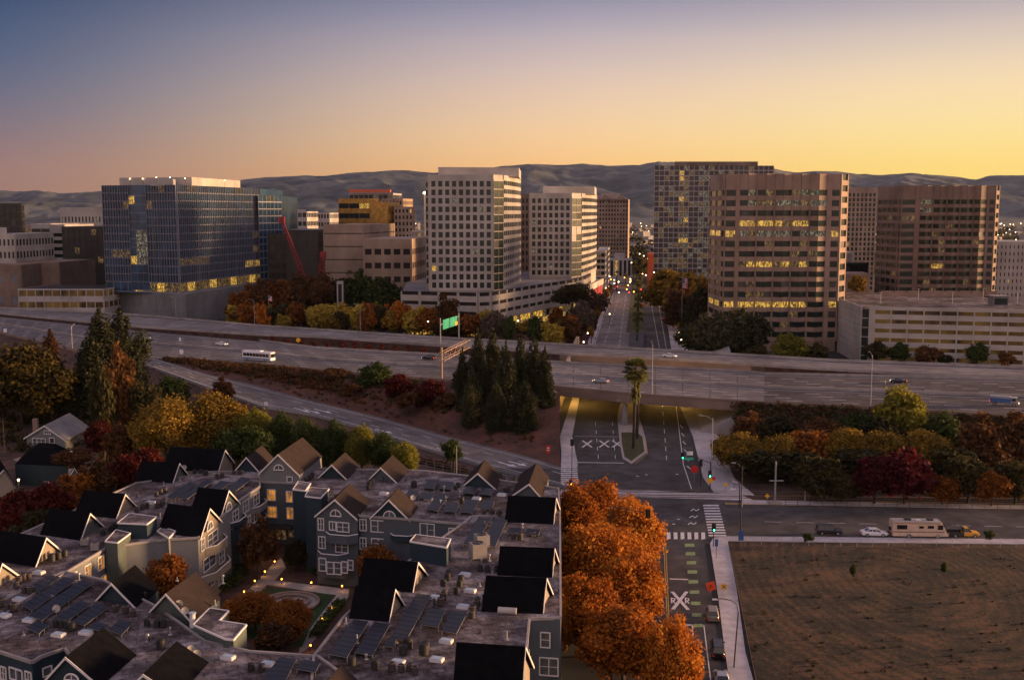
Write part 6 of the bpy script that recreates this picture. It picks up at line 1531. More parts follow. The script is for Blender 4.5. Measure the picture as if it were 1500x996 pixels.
for i in range(12):
    D = 480 + i * 26; tree('slim street tree along the left pavement of the far street', 866 + i * 2.6, zat_y(D, 8.5), zat_y(D, 2), 3400 / D * 1.6, D, ['yellow', 'rust', 'olive'][i % 3], level=1, group='street trees beside the far street')
    tree('slim street tree along the right pavement of the far street', 1000 - i * 2.2, zat_y(D, 9), zat_y(D, 2), 3400 / D * 1.8, D, ['olive', 'yellow', 'orange2'][i % 3], level=1, group='street trees beside the far street')
# far town greenery, one mass
g_ = random.Random(21); cs, rs = [], []
for i in range(1500):
    D = 1000 * 3.6 ** g_.random(); x = g_.uniform(-80, 1580); p = At(x, D, 5); cs.append((p[0], p[1], g_.uniform(2, 6))); rs.append(g_.uniform(6, 13) * (D / 1500) ** .5)
me = leaves_mesh('distant_trees', cs, rs, [26] * len(cs), 3.2, LM['olive'], 5, .7); o = bpy.data.objects.new('distant_trees', me); COL.objects.link(o); tag(o, 'hazy mass of trees filling the distant valley floor', kind='stuff')
# palms
def palm(label, x, ybase, ytop, D, wpx, group='palms', n=46, skirt=True, name='palm_tree'):
    c = At(x, D, 3); zt = zat(D, ytop); z0 = 0; r = wpx / 2 / FPX * D; o = thing(name, label, 'palm', (c[0], c[1], 0), group); hc = zt - r * .75
    rr = random.Random(int(x + ytop)); t_ = MB(); k = 7; pts = [Vector((c[0] + math.sin(i / k * 1.5) * .25, c[1], hc * i / k)) for i in range(k + 1)]
    for i in range(k): t_.tube(pts[i], pts[i + 1], .42 - .02 * i, .40 - .02 * i, 9)
    t_.build('trunk', M['barkd'], o); m_ = MB(); cc = pts[-1]
    for i in range(n):
        a = i * 2.399; el_ = rr.uniform(-.9, 1.2) if skirt else rr.uniform(-.3, 1.2); Lf = r * rr.uniform(.85, 1.1); d = Vector((math.cos(a) * math.cos(el_), math.sin(a) * math.cos(el_), math.sin(el_)))
        sd = d.cross(Vector((0, 0, 1))).normalized(); prev = cc; m0 = 4
        stem = [cc + d * Lf * s_ / m0 - Vector((0, 0, 1)) * (s_ / m0) ** 2 * Lf * .35 for s_ in range(m0 + 1)]
        fanc = stem[2]
        for s_ in range(2): m_.quad(stem[s_] - sd * .04, stem[s_] + sd * .04, stem[s_ + 1] + sd * .04, stem[s_ + 1] - sd * .04)
        for q in range(9):
            f_ = (q - 4) / 4 * 1.1; dv = (d * math.cos(f_) + sd * math.sin(f_)); tip = fanc + dv * Lf * .55 - Vector((0, 0, .12 * Lf + rr.random() * .1)); w0 = sd * .09 * r * math.cos(f_) + d * .09 * r * math.sin(f_) * -1
            m_.quad(fanc - w0 * .3, fanc.lerp(tip, .5) - w0, tip, fanc.lerp(tip, .5) + w0)
    if skirt:
        for i in range(60):
            a = rr.uniform(0, 6.28); z = hc - rr.random() * r * 2.2; q = Vector((c[0] + math.cos(a) * .5, c[1] + math.sin(a) * .5, z)); dv = Vector((math.cos(a) * .5, math.sin(a) * .5, -1.1)); s_ = Vector((-math.sin(a), math.cos(a), 0)) * .28; m_.quad(q - s_, q + dv - s_ * .4, q + dv + s_ * .4, q + s_)
    m_.build('fronds', LM['palm'], o); return o
palm('tall fan palm standing in the median lawn before the overpass', 928, 660, 524, 264, 44, n=70)
palm('twin fan palm close behind the tall one, partly hidden by it', 933, 640, 538, 276, 30, n=40)
for i, (x, yt, D) in enumerate(((933, 14.5, 482), (934, 15.5, 545), (934.5, 14.5, 615), (935.5, 15.5, 690), (936, 15, 775), (937, 16, 870))):
    palm(['nearest palm in the far median row', 'second palm in the far median row, almost behind the nearest', 'third palm in the far median row', 'fourth palm in the far median row', 'fifth palm in the far median row', 'farthest palm in the far median row'][i], x, 0, zat_y(D, yt), D, 10500 / D, 'palms in the median of the far street', n=40)
for x, yt, D, lab in ((903, 396, 800, 'thin palm on the left side of the far street, left of the median row'), (916, 400, 860, 'far thin palm left of the median row near the pavilion'), (512, 395, 640, 'palm in front of the beige block, left one'), (522, 396, 645, 'palm in front of the beige block, right one')):
    palm(lab, x, 0, yt, D, 11, 'distant palms', n=20, skirt=False)
brush('lot_grass', 'sparse dry grass tufts and weeds over the vacant lot', lin(P(1100, 1000, .1), P(1500, 1000, .1), P(1075, 803, .1), P(1520, 806, .1)), 150, 'grey', .1, .07, 41)
brush('lot_weeds', 'patchy low green weeds over the vacant lot', lin(P(1100, 1000, .1), P(1500, 1000, .1), P(1080, 810, .1), P(1520, 810, .1)), 90, 'olive', .3, .1, 42)
# weeds in the lot
for x, y, w_, lab in ((1186, 800, 22, 'leafy green weed clump at the lot edge behind the pavement'), (1453, 797, 18, 'leafy green weed clump at the lot edge near the right end'), (1252, 850, 12, 'small weed tuft inside the vacant lot'), (1385, 845, 14, 'small weed tuft in the middle of the vacant lot')):
    D = P(x, y, 0)[1]; tree(lab, x, y + 6 - w_ * .6, y + 9, w_ * .8, D, 'green', level=1, name='weed', cat='weed', trunkz=False)
# ---------------------------------------------------------------- vehicles
def loft(mb, secs):
    "secs: list of closed rings with equal vertex counts"
    k = len(secs[0]); n0 = len(mb.v)
    for s in secs: mb.v += [tuple(p) for p in s]
    for i in range(len(secs) - 1):
        for j in range(k):
            j2 = (j + 1) % k; mb.f.append((n0 + i * k + j, n0 + i * k + j2, n0 + (i + 1) * k + j2, n0 + (i + 1) * k + j))
    mb.f.append(tuple(n0 + j for j in range(k))[::-1]); mb.f.append(tuple(n0 + (len(secs) - 1) * k + j for j in range(k)))
    return mb
def wheelset(t, xs, hw, r=.33):
    for x in xs:
        for s in (-1, 1):
            w_ = MB(); w_.tube((x, s * (hw - .2), r), (x, s * (hw + .02), r), r, r, 16); o = w_.build('wheel', M['tyre'], t)
            h = MB(); h.tube((x, s * (hw + .02), r), (x, s * (hw + .04), r), r * .6, r * .55, 12); h.build('rim', M['metal'], o)
def car(kind, paint):
    "x forward; body lofted along x"
    t = thing('car', 'x', 'car'); hw = .9
    if kind == 'sedan': Lh, belt, prof, cab = 2.35, .92, [(-2.35, .5, .82), (-2.2, .3, .95), (-1.3, .25, 1.0), (0, .25, .96), (1.2, .25, .9), (2.0, .28, .78), (2.35, .42, .66)], [(-1.75, -.95, .85, .15, 1.42)]
    elif kind == 'suv': Lh, belt, prof, cab = 2.35, 1.05, [(-2.35, .5, 1.02), (-2.25, .35, 1.1), (-1.3, .3, 1.12), (0, .3, 1.08), (1.15, .3, 1.05), (2.1, .32, .95), (2.35, .5, .82)], [(-2.2, -1.95, .75, .0, 1.78)]
    else: Lh, belt, prof, cab = 2.45, 1.1, [(-2.45, .5, 1.08), (-2.35, .35, 1.15), (-1.3, .3, 1.15), (0, .3, 1.12), (1.4, .3, 1.08), (2.3, .32, .9), (2.45, .5, .8)], [(-2.3, -2.1, 1.1, .3, 1.85)]
    b = MB(); rings = []
    for x, z0, z1 in prof:
        e = 1 - max(0, (abs(x) - 1.9)) * .35; w = hw * e; sh = (z1 - z0) * .25
        rings.append([(x, -w * .93, z0), (x, w * .93, z0), (x, w, z0 + sh), (x, w * 1.0, z1 - sh), (x, w * .86, z1), (x, -w * .86, z1), (x, -w * 1.0, z1 - sh), (x, -w, z0 + sh)])
    loft(b, rings).build('body', paint, t, False)
    r0, r1, f0, f1o, zt = cab[0]; zt = cab[0][4]; f1 = {'sedan': 1.25, 'suv': 1.15, 'van': 1.6}[kind]
    xr0, xr1, xf1, xf0 = r0, r1, {'sedan': .35, 'suv': .45, 'van': .9}[kind], f1
    zb = belt - .02; gl = MB()
    lo = [(xr0, -.8, zb), (xf0, -.8, zb), (xf0, .8, zb), (xr0, .8, zb)]; hi = [(xr1, -.62, zt - .06), (xf1, -.62, zt - .06), (xf1, .62, zt - .06), (xr1, .62, zt - .06)]
    gl.hexa(lo, hi).build('windows', M['carglass'], t)
    rf = MB(); rf.hexa([(xr1 - .05, -.64, zt - .07), (xf1 + .05, -.64, zt - .07), (xf1 + .05, .64, zt - .07), (xr1 - .05, .64, zt - .07)], [(xr1 + .05, -.55, zt), (xf1 - .1, -.55, zt), (xf1 - .1, .55, zt), (xr1 + .05, .55, zt)])
    for s in (-1, 1):
        for xa, xb in ((xr0, xr1), (xf0, xf1)): rf.tube((xa, s * .8, zb), (xb, s * .63, zt - .05), .05, .05, 5)
        for fx in (.42, .74): xa = xr0 + (xf0 - xr0) * fx; xb = xr1 + (xf1 - xr1) * fx; rf.tube((xa, s * .805, zb), (xb, s * .635, zt - .05), .045, .045, 5)
    rf.build('roof', paint, t)
    for s in (-1, 1):
        MB().box(Lh - .12, Lh + .0, s * .62 - .2, s * .62 + .2, .6, .74).build('headlight', M['head' if kind == 'x' else 'cream'], t)
        MB().box(-Lh - .01, -Lh + .08, s * .66 - .17, s * .66 + .17, .72, .88).build('taillight', M['signr'], t)
        MB().box(xf0 - .35, xf0 - .2, s * .95 - .08, s * .95 + .08, belt, belt + .14).build('mirror', paint, t)
    wheelset(t, (-1.4, 1.4), hw)
    return reg(t)
CP = {}
def vehicle(kind, paint, x, y, z, ang, label, group, cat='car', lights=False, s=1.0):
    k = (kind, paint, lights)
    if k not in CP:
        c = car(kind, M[paint]); CP[k] = c
        if lights:
            for ch in c.children:
                if ch.name.startswith('headlight'): ch.data.materials[0] = M['head']
                if ch.name.startswith('taillight'): ch.data.materials[0] = M['tail']
    p = P(x, y, z); o = place(CP[k], tuple(p), ang, label, group, s); o['category'] = cat; return o
fa = math.atan2(nE[40][1] - nE[30][1], nE[40][0] - nE[30][0])       # along the freeway
sa = math.atan2(.992, .125)
GP, GF = 'cars parked along the kerb', 'cars driving on the freeway'
Zs = ZD + .01
vehicle('suv', 'carsand', 1043, 905, Z1 + .01, sa, 'sand coloured wagon parked at the kerb, furthest of the row beside the pavement', GP)
vehicle('van', 'carblack', 1051, 958, Z1 + .01, sa, 'black van parked second in the row beside the pavement', GP)
vehicle('sedan', 'silver', 1057, 1000, Z1 + .01, sa, 'silver grey sedan parked at the bottom edge of the row', GP)
ra = math.atan2(P(1700, 797)[1] - P(1100, 789)[1], P(1700, 797)[0] - P(1100, 789)[0])
vehicle('suv', 'carblack', 1214, 782, Z1 + .02, ra, 'black off roader parked on the road above the vacant lot', GP)
vehicle('sedan', 'white', 1280, 784.5, Z1 + .02, ra, 'white sedan parked between the black car and the motorhome', GP)
vehicle('sedan', 'silver', 880, 561, Zs, fa + math.pi, 'silver sedan driving on the freeway above the underpass', GF, lights=True)
vehicle('sedan', 'white', 325, 506, Zs, fa, 'white car with red tail lights driving on the freeway, left of the bus', GF, lights=True)
vehicle('suv', 'carblack', 628, 527, Zs, fa + math.pi, 'black car driving under the sign truss', GF, lights=True)
vehicle('sedan', 'white', 981, 523.5, Zs, fa, 'pale car on the rear ramp overpass by the green signal', GF, lights=True)
vehicle('sedan', 'carblack', 1316, 561, Zs, fa + math.pi, 'dark car with a lit headlight on the freeway at right', GF, lights=True)
vehicle('sedan', 'silver', 212, 497, Zs, fa, 'faint low car on the freeway beside the tall conifers', GF, lights=True)
# bus
def bus(label, p, ang, Lg, paint, stripe, nm='bus', lights=True):
    t = thing(nm, label, 'bus', (0, 0, 0)); h = Lg / 2
    b = MB(); rr = []
    for x, ins in ((-h, .12), (-h + .15, 0), (h - .4, 0), (h, .15)): rr.append([(x, -1.28 + ins, .35), (x, 1.28 - ins, .35), (x, 1.28 - ins, 2.95), (x, 1.0, 3.15), (x, -1.0, 3.15), (x, -1.28 + ins, 2.95)])
    loft(b, rr).build('body', M[paint], t)
    for s in (-1, 1):
        n = int(Lg / 1.5)
        for i in range(n): MB().box(-h + .6 + i * (Lg - 1.2) / n, -h + .6 + (i + .88) * (Lg - 1.2) / n, s * 1.3 - .02, s * 1.3 + .02, 1.5, 2.5).build('window', M['carglass'], t)
        MB().box(-h + .2, h - .5, s * 1.3 - .015, s * 1.3 + .015, .55, .95).build('stripe', M[stripe], t)
        MB().box(h - .03, h + .04, s * .8 - .2, s * .8 + .2, .7, .95).build('headlight', M['head'], t); MB().box(-h - .04, -h + .03, s * .9 - .15, s * .9 + .15, .8, 1.1).build('taillight', M['tail'], t)
    MB().box(h - .02, h + .05, -1.05, 1.05, 1.35, 2.6).build('windscreen', M['carglass'], t); MB().box(-1.5, 1.5, -.8, .8, 3.1, 3.4).build('roof_unit', M['white'], t)
    wheelset(t, (-h + 2.2, h - 2.4), 1.26, .48); t.location = p; t.rotation_euler = (0, 0, ang); return t
bus('white city bus with blue stripe driving on the freeway at left', tuple(P(379, 528, Zs)), fa, 12.2, 'white', 'carblue')
bus('white bus parked at the right kerb of the far street', tuple(P(983, 467, Z1 + .01)), sa, 11, 'white', 'carblue')
# motorhome
t = thing('motorhome', 'cream motorhome with a reddish stripe and pale roof parked above the vacant lot', 'motorhome'); b = MB()
b.hexa([(-4.9, -1.2, .45), (3.6, -1.2, .45), (3.6, 1.2, .45), (-4.9, 1.2, .45)], [(-4.9, -1.2, 3.0), (3.6, -1.2, 3.0), (3.6, 1.2, 3.0), (-4.9, 1.2, 3.0)])
b.hexa([(3.6, -1.2, .45), (5.0, -1.15, .45), (5.0, 1.15, .45), (3.6, 1.2, .45)], [(3.6, -1.2, 3.0), (3.7, -1.15, 3.0), (3.7, 1.15, 3.0), (3.6, 1.2, 3.0)]); b.build('body', M['rvcream'], t)
MB().box(-4.8, 3.6, -1.12, 1.12, 3.01, 3.1).build('roof', M['cream'], t); MB().box(-2.6, -1.5, -.4, .4, 3.1, 3.45).build('roof_unit', M['dmetal'], t); MB().box(1.4, 2.4, -.4, .4, 3.1, 3.4).build('roof_unit', M['dmetal'], t)
MB().box(-.6, .2, -.5, .1, 3.1, 3.25).build('roof_hatch', M['white'], t)
for s in (-1, 1):
    for xa, xb, za, zb in ((-4.2, -2.4, 1.7, 2.5), (1.2, 2.3, 1.9, 2.4), (-.3, .5, 1.9, 2.3), (3.0, 3.9, 1.7, 2.5)): MB().box(xa, xb, s * 1.205 - .03, s * 1.205 + .03, za, zb).build('window', M['carglass'], t)
    MB().box(-4.9, 4.2, s * 1.2 - .02, s * 1.2 + .02, 1.15, 1.32).build('stripe', M['brown'], t); MB().box(-4.9, 3.5, s * 1.2 - .02, s * 1.2 + .02, 2.75, 2.85).build('stripe', M['brown'], t)
    MB().box(4.85, 5.03, s * .85 - .18, s * .85 + .18, .75, .95).build('headlight', M['cream'], t); MB().box(-4.95, -4.88, s * .95 - .12, s * .95 + .12, .9, 1.2).build('taillight', M['signr'], t)
MB().hexa([(4.62, -1.0, 1.5), (4.70, -1.0, 1.5), (4.70, 1.0, 1.5), (4.62, 1.0, 1.5)], [(3.92, -1.0, 2.7), (3.99, -1.0, 2.7), (3.99, 1.0, 2.7), (3.92, 1.0, 2.7)]).build('windscreen', M['carglass'], t)
MB().box(-5.2, -4.95, -.9, .9, .6, .8).build('bumper', M['dmetal'], t); w_ = MB(); w_.tube((-5.0, 0, 1.5), (-5.2, 0, 1.5), .38, .38, 14); w_.build('spare_wheel', M['tyre'], t)
wheelset(t, (-2.0, 3.1), 1.18, .42); t.location = P(1345, 786, Z1 + .02); t.rotation_euler = (0, 0, ra)
def pickup(label, p, ang, paint, hood, lights=False, bed='dmetal'):
    t = thing('pickup_truck', label, 'pickup'); b = MB()
    rings = [[(x, -.88, z0), (x, .88, z0), (x, .93, z1 - .2), (x, .84, z1), (x, -.84, z1), (x, -.93, z1 - .2)] for x, z0, z1 in ((-.2, .4, 1.1), (1.2, .4, 1.08), (2.3, .42, .98), (2.6, .55, .85))]
    loft(b, rings).build('body', M[hood], t); MB().hexa([(-.2, -.82, 1.08), (1.25, -.82, 1.08), (1.25, .82, 1.08), (-.2, .82, 1.08)], [(-.1, -.65, 1.72), (.65, -.65, 1.72), (.65, .65, 1.72), (-.1, .65, 1.72)]).build('windows', M['carglass'], t)
    MB().box(-.12, .68, -.68, .68, 1.72, 1.79).build('roof', M[hood], t)
    f = MB(); f.box(-2.7, -.2, -.93, .93, .5, .62)
    for s in (-1, 1): f.box(-2.7, -.2, s * .9 - .04, s * .9 + .04, .6, 1.12)
    f.box(-2.74, -2.66, -.93, .93, .6, 1.12); f.build('bed', M[paint], t); r_ = MB()
    for x in (-2.6, -1.4, -.3):
        for s in (-1, 1): r_.tube((x, s * .88, 1.1), (x, s * .88, 1.95), .04)
        r_.tube((x, -.88, 1.95), (x, .88, 1.95), .04)
    for s in (-1, 1): r_.tube((-2.6, s * .88, 1.95), (-.3, s * .88, 1.95), .04); MB().box(2.55, 2.64, s * .65 - .16, s * .65 + .16, .68, .82).build('headlight', M['head' if lights else 'cream'], t); MB().box(-2.78, -2.72, s * .8 - .1, s * .8 + .1, .7, 1.0).build('taillight', M['tail' if lights else 'signr'], t)
    r_.build('ladder_rack', M['dmetal'], t); wheelset(t, (-1.7, 1.75), .92, .37); t.location = p; t.rotation_euler = (0, 0, ang); return t
pickup('old pickup with a yellow cab and dark bed parked ahead of the motorhome', P(1411, 786, Z1 + .02), ra, 'dmetal', 'caryellow')
t = thing('box_truck', 'blue and grey utility truck driving at the right edge of the freeway', 'truck')
MB().hexa([(1.4, -1, .5), (3.3, -1, .5), (3.3, 1, .5), (1.4, 1, .5)], [(1.4, -1, 2.3), (2.7, -.95, 2.3), (2.7, .95, 2.3), (1.4, 1, 2.3)]).build('cab', M['silver'], t); MB().box(-3.6, 1.3, -1.1, 1.1, .9, 2.0).build('body', M['carblue'], t); MB().box(-3.6, 1.3, -1.05, 1.05, 2.0, 2.5).build('rack', M['metal'], t)
MB().hexa([(3.12, -.9, 1.45), (3.2, -.9, 1.45), (3.2, .9, 1.45), (3.12, .9, 1.45)], [(2.78, -.85, 2.2), (2.84, -.85, 2.2), (2.84, .85, 2.2), (2.78, .85, 2.2)]).build('windscreen', M['carglass'], t)
for s in (-1, 1): MB().box(-3.7, -3.6, s * .8 - .15, s * .8 + .15, .8, 1.4).build('taillight', M['tail'], t); MB().box(3.28, 3.34, s * .7 - .15, s * .7 + .15, .75, .95).build('headlight', M['head'], t); MB().box(1.6, 2.5, s * 1.01 - .02, s * 1.01 + .02, 1.45, 2.1).build('window', M['carglass'], t)
wheelset(t, (-2.4, 2.2), 1.0, .45); t.location = P(1472, 594, Zs); t.rotation_euler = (0, 0, fa)
# distant traffic
rr = random.Random(8)
farc = [(905, 417), (915, 409), (898, 425), (925, 405), (963, 420), (958, 412), (948, 404), (940, 409), (888, 405), (884, 413), (898, 400), (912, 397), (953, 421), (967, 408)]
fl = ['dark', 'white', 'silver', 'dark', 'white', 'dark', 'silver', 'white', 'dark', 'white', 'silver', 'dark', 'white', 'dark']
for i, (x, y) in enumerate(farc): vehicle('sedan', {'dark': 'carblack', 'white': 'white', 'silver': 'silver'}[fl[i]], x, y, .05, sa if i % 3 else sa + 3.14, f'tiny {fl[i]} car among the traffic at the crossing at the far end of the street', f'distant {fl[i]} cars on the far street', lights=True)

# ---------------------------------------------------------------- street furniture
def post(m_, p, h, r=.09, r1=None, k=8): m_.tube(p, p + Vector((0, 0, h)), r, r if r1 is None else r1, k); return m_
def street_lamp(lab, x, y, ytop, zb=0, arm=2.2, ang=math.pi, group=None, base=True, lit=None, D=None):
    p = P(x, y, zb); zt = zat(p[1], ytop); t = thing('street_lamp', lab, 'street lamp', tuple(p), group); m_ = MB(); post(m_, p, zt - zb, .13, .08); q = Vector((p[0], p[1], zt)); e = q + Vector((math.cos(ang) * arm, math.sin(ang) * arm, .5))
    m_.path([q - Vector((0, 0, .6)), q.lerp(e, .5) + Vector((0, 0, .1)), e], .05); m_.build('pole', M['dmetal' if 'corner' in lab or 'railway' in lab else 'metal'], t)
    MB().ybox(v2(e), .75, .3, e[2] - .06, e[2] + .1, ang).build('lamp_head', M['lampw' if lit else 'metal'], t); return t
def signal_head(t, p, col, face=-1, yaw=0):
    h = MB(); h.ybox(v2(p), .42, .3, p[2], p[2] + 1.15, yaw); o = h.build('signal_head', M['tyre'], t); h = MB(); h.ybox((p[0], p[1] + .17), .72, .03, p[2] - .15, p[2] + 1.3, yaw); h.build('backplate', M['tyre'], o)
    for i, (c, nm) in enumerate((('gsig', 'g'), ('amber', 'a'), ('rsig', 'r'))):
        q = Vector((p[0], p[1] - .16, p[2] + .2 + i * .37)); L_ = MB(); L_.tube(q, q - Vector((0, .05, 0)), .14, .14, 12); L_.build('lens', M[c] if nm == col else M['dmetal'], o)
    return o
def board(m_, c, w, h, yaw=0, th=.06, rot=0):
    "upright board centred at c, facing the camera"
    ca, sa_ = math.cos(yaw), math.sin(yaw); pts = []
    for a, b in ((-w / 2, -h / 2), (w / 2, -h / 2), (w / 2, h / 2), (-w / 2, h / 2)):
        a, b = a * math.cos(rot) - b * math.sin(rot), a * math.sin(rot) + b * math.cos(rot); pts.append(Vector((c[0] + a * ca, c[1] + a * sa_, c[2] + b)))
    n = Vector((sa_, -ca, 0)) * th; m_.hexa([p - n * 0 for p in pts], [p + n for p in pts]); return m_
# main signal pole with mast arm right of the crossing
b0_ = P(1040, 716, .14); t = thing('traffic_light', 'signal pole with a long mast arm reaching left, green light and street name board', 'traffic light', tuple(b0_))
zA = zat(b0_[1], 676); e = P(999, 668, 0); D_ = b0_[1]; e = At(1000, D_ + 3, 7); e = Vector((e[0], e[1], zat(D_ + 3, 664)))
m_ = MB(); post(m_, b0_, zA - .14, .14, .11); m_.path([Vector((b0_[0], b0_[1], zA - .3)), Vector((b0_[0], b0_[1], zA - .3)).lerp(e, .5) + Vector((0, 0, .2)), e], .08); m_.build('pole', M['dmetal'], t)
signal_head(t, Vector((e[0], e[1] - .1, e[2] - 1.1)), 'g'); c_ = Vector((b0_[0], b0_[1], zA - .3)).lerp(e, .8); board(MB(), c_ + Vector((0, -.2, -.7)), 2.2, .5).build('name_board', M['signg'], t)
board(MB(), c_ + Vector((.3, -.2, .5)), 1.3, .8).build('lane_sign', M['signw'], t); signal_head(t, Vector((b0_[0] - .1, b0_[1] - .25, zat(D_, 698))), 'g')
x_ = MB(); board(x_, Vector((b0_[0] - .1, b0_[1] - .3, zat(D_, 703))), 1.1, 1.1, 0, .06, math.pi / 4); x_.build('warning_sign', M['signo' if 0 else 'signy'], t); x_ = MB(); x_.tube((b0_[0] + .7, b0_[1] - .3, zat(D_, 700)), (b0_[0] + .7, b0_[1] - .36, zat(D_, 700)), .4, .4, 16); x_.build('round_sign', M['signr'], t)
def simple_signal(lab, x, y, yh, col, D=None, r=.08):
    p = P(x, y, .14); t = thing('traffic_light', lab, 'traffic light', tuple(p)); zt = zat(p[1], yh); m_ = MB(); post(m_, p, zt - .1, r); m_.build('pole', M['dmetal'], t); signal_head(t, Vector((p[0], p[1] - .2, zt)), col); return t
simple_signal('traffic light with a green lamp on the corner below the crosswalk', 1045, 800, 777, 'g')
simple_signal('dark traffic light on a thin pole beside the mast arm pole', 1026, 712, 682, None)
simple_signal('dark traffic light high on the pole by the left crosswalk', 837.5, 722, 652, None)
simple_signal('amber pedestrian light low beside the left crosswalk near the orange leaves', 836, 724, 712, 'a')
simple_signal('traffic light beyond the freeway with a green lamp on the rear overpass', 968, 522, 515, 'g')
q = Vector(At(949, 165, 8)); q[2] = zat(165, 758); t = thing('traffic_light', 'dark traffic light hanging on an arm that emerges from the orange trees', 'traffic light', tuple(q)); signal_head(t, q, None)
m_ = MB(); pz = Vector((q[0] - 5.5, q[1] + 4, 0)); post(m_, pz, q[2] + .8, .12, .1); m_.tube(pz + Vector((0, 0, q[2] + .7)), q + Vector((0, 0.1, .7)), .06); m_.build('pole', M['dmetal'], t)
# red round and orange signs
def sign(name, lab, x, y, yb, mt, w, h, rot=0, shape='b', D=None, cat='sign', deco=None, z=0.14):
    p = P(x, yb, z); zc = zat(p[1], y); t = thing(name, lab, cat, tuple(p)); m_ = MB(); post(m_, p, max(.3, zc - z + h * .3), .05); m_.build('post', M['metal'], t)
    f = MB(); c = Vector((p[0], p[1] - .08, zc))
    if shape == 'o': f.tube(c, c - Vector((0, .05, 0)), w / 2, w / 2, 8 if rot else 18)
    else: board(f, c, w, h, 0, .05, rot)
    f.build('sign_face', M[mt], t)
    if deco: d_ = MB(); deco(d_, c - Vector((0, .07, 0))); d_.build('symbol', M['tyre' if mt != 'signr' else 'signw'], t)
    return t
sign('round_sign', 'large round bright red sign on the kerb below the mast arm', 1017, 687, 706, 'signr', 1.7, 1.7, 0, 'o')
sign('work_sign', 'tilted bright orange roadworks sign at the kerb above the parked cars', 1041, 858, 868, 'signo', 1.35, 1.35, .3, deco=lambda d, c: (board(d, c + Vector((-.1, 0, .15)), .5, .08, 0, .01, .3), board(d, c + Vector((0, 0, -.1)), .6, .08, 0, .01, .3)))
def ped(d, c): d.tube(c + Vector((-.3, 0, -.3)), c + Vector((.3, 0, .3)), .04, .04, 4); d.tube(c + Vector((.3, 0, -.3)), c + Vector((-.3, 0, .3)), .04, .04, 4)
sign('warning_sign', 'round yellow railway crossing sign with a black cross on the near pavement', 1059.5, 858.5, 874, 'signy', .95, .95, 0, 'o', deco=ped)
for x, y, yb, lab in ((1063, 709.5, 719, 'orange diamond sign on a dark plate at the pavement corner, left one'), (1123.5, 726, 738, 'orange diamond sign beside the railway, right one')):
    sign('warning_sign', lab, x, y, yb, 'signy', .7, .7, math.pi / 4)
sign('red_sign', 'upright red and white board beside the ramp end', 803, 658, 668, 'signr', 1.0, 2.0, 0, deco=lambda d, c: (board(d, c + Vector((0, 0, .35)), .6, .25), board(d, c + Vector((0, 0, -.2)), .7, .2)))
sign('transit_sign', 'blue and white board on a post at the vacant lot corner', 1085, 784, 800, 'carblue', .9, 1.7, 0)
sign('roadside_sign', 'dark panel sign on a tall post before the garage at right', 1470, 506, 538, 'dmetal', 3.2, 2.2, 0, z=0)
sign('ramp_sign', 'small white sign on the ramp shoulder near the gore', 266, 515, 524, 'signw', 1.2, 1.5, 0, z=ZD)
sign('ramp_sign', 'pair of small white road signs at the far left of the freeway', 8, 484, 490, 'signw', 1.3, 1.6, 0, z=ZD)
sign('ramp_sign', 'small white sign on the freeway above the ramp gore', 264, 497, 504, 'signw', .6, 1.4, 0, z=ZD)
sign('ramp_sign', 'small white sign beside the curving ramp above the green trees', 390, 591, 602, 'signw', 1.0, .9, 0, z=4.5)
sign('ramp_sign', 'small grey sign lower along the ramp above the green trees', 459, 606, 618, 'metal', 1.0, .8, 0, z=2.6)
sign('hazard_marker', 'round yellow marker on a dark plate in the gap between the decks', 437, 498, 506, 'signy', 1.6, 1.6, 0, 'o', z=ZD)
# thin controller post on the pavement
p = P(1049, 817, .14); t = thing('ticket_post', 'thin pole topped by a teal and black device on the near pavement', 'post', tuple(p)); post(MB(), p, 3.0, .05).build('pole', M['dmetal'], t); MB().ybox(v2(p), .5, .35, 2.2, 3.4).build('device', M['carblue'], t)
# lamps
street_lamp('tall street lamp at the right corner of the crossing, near the vacant lot', 1085, 778, 682, .14, 1.6, math.pi)
street_lamp('slim street lamp on the railway side of the crossing', 1083, 742, 706, .14, 1.4, math.pi)
pc_ = P(1075, 977, .14); t = thing('street_lamp', 'tall dark lamp post curving over the near pavement', 'street lamp', tuple(pc_)); m_ = MB(); zc = 8.8; pts = [pc_ + Vector((.4, 0, zc - 1.5)), pc_ + Vector((.2, 0, zc - .5)), pc_ + Vector((-.6, 0, zc + .1)), pc_ + Vector((-1.8, 0, zc + .3)), pc_ + Vector((-2.6, 0, zc + .2))]
m_.tube(pc_, pts[0], .1, .08); m_.path(pts, .06); m_.build('pole', M['dmetal'], t); MB().ybox(v2(pts[-1]), .7, .28, pts[-1][2] - .08, pts[-1][2] + .06).build('lamp_head', M['white'], t)
street_lamp('street lamp whose head sits on a stay arm before the embankment at right', 1042, 708, 612, .1, 2.5, math.pi)
for x, y, yt, lab in ((955, 578, 505, 'thin double freeway lamp post at the near edge above the underpass'), (1275, 598, 520, 'thin freeway lamp post at the near edge right of the tall green tree'), (106, 512, 478, 'thin freeway lamp post at the left near edge')):
    street_lamp(lab, x, y, yt, ZD, 2.5, math.pi / 2, 'lamp posts along the freeway')
for x, y, yt, lab in ((373, 478, 440, 'street lamp post behind the far ramp near the podium'), (528, 488, 447, 'street lamp post with a yellow plate behind the yellow green trees'), (258, 468, 436, 'street lamp post in front of the blank podium')):
    street_lamp(lab, x, y, yt, 8.0, 2.2, math.pi, 'lamp posts behind the far ramp')
p = P(669, 693, 0); street_lamp('wooden light pole standing at the far edge of the apartment roof', 669, 722, 652, 0, 1.2, 0)
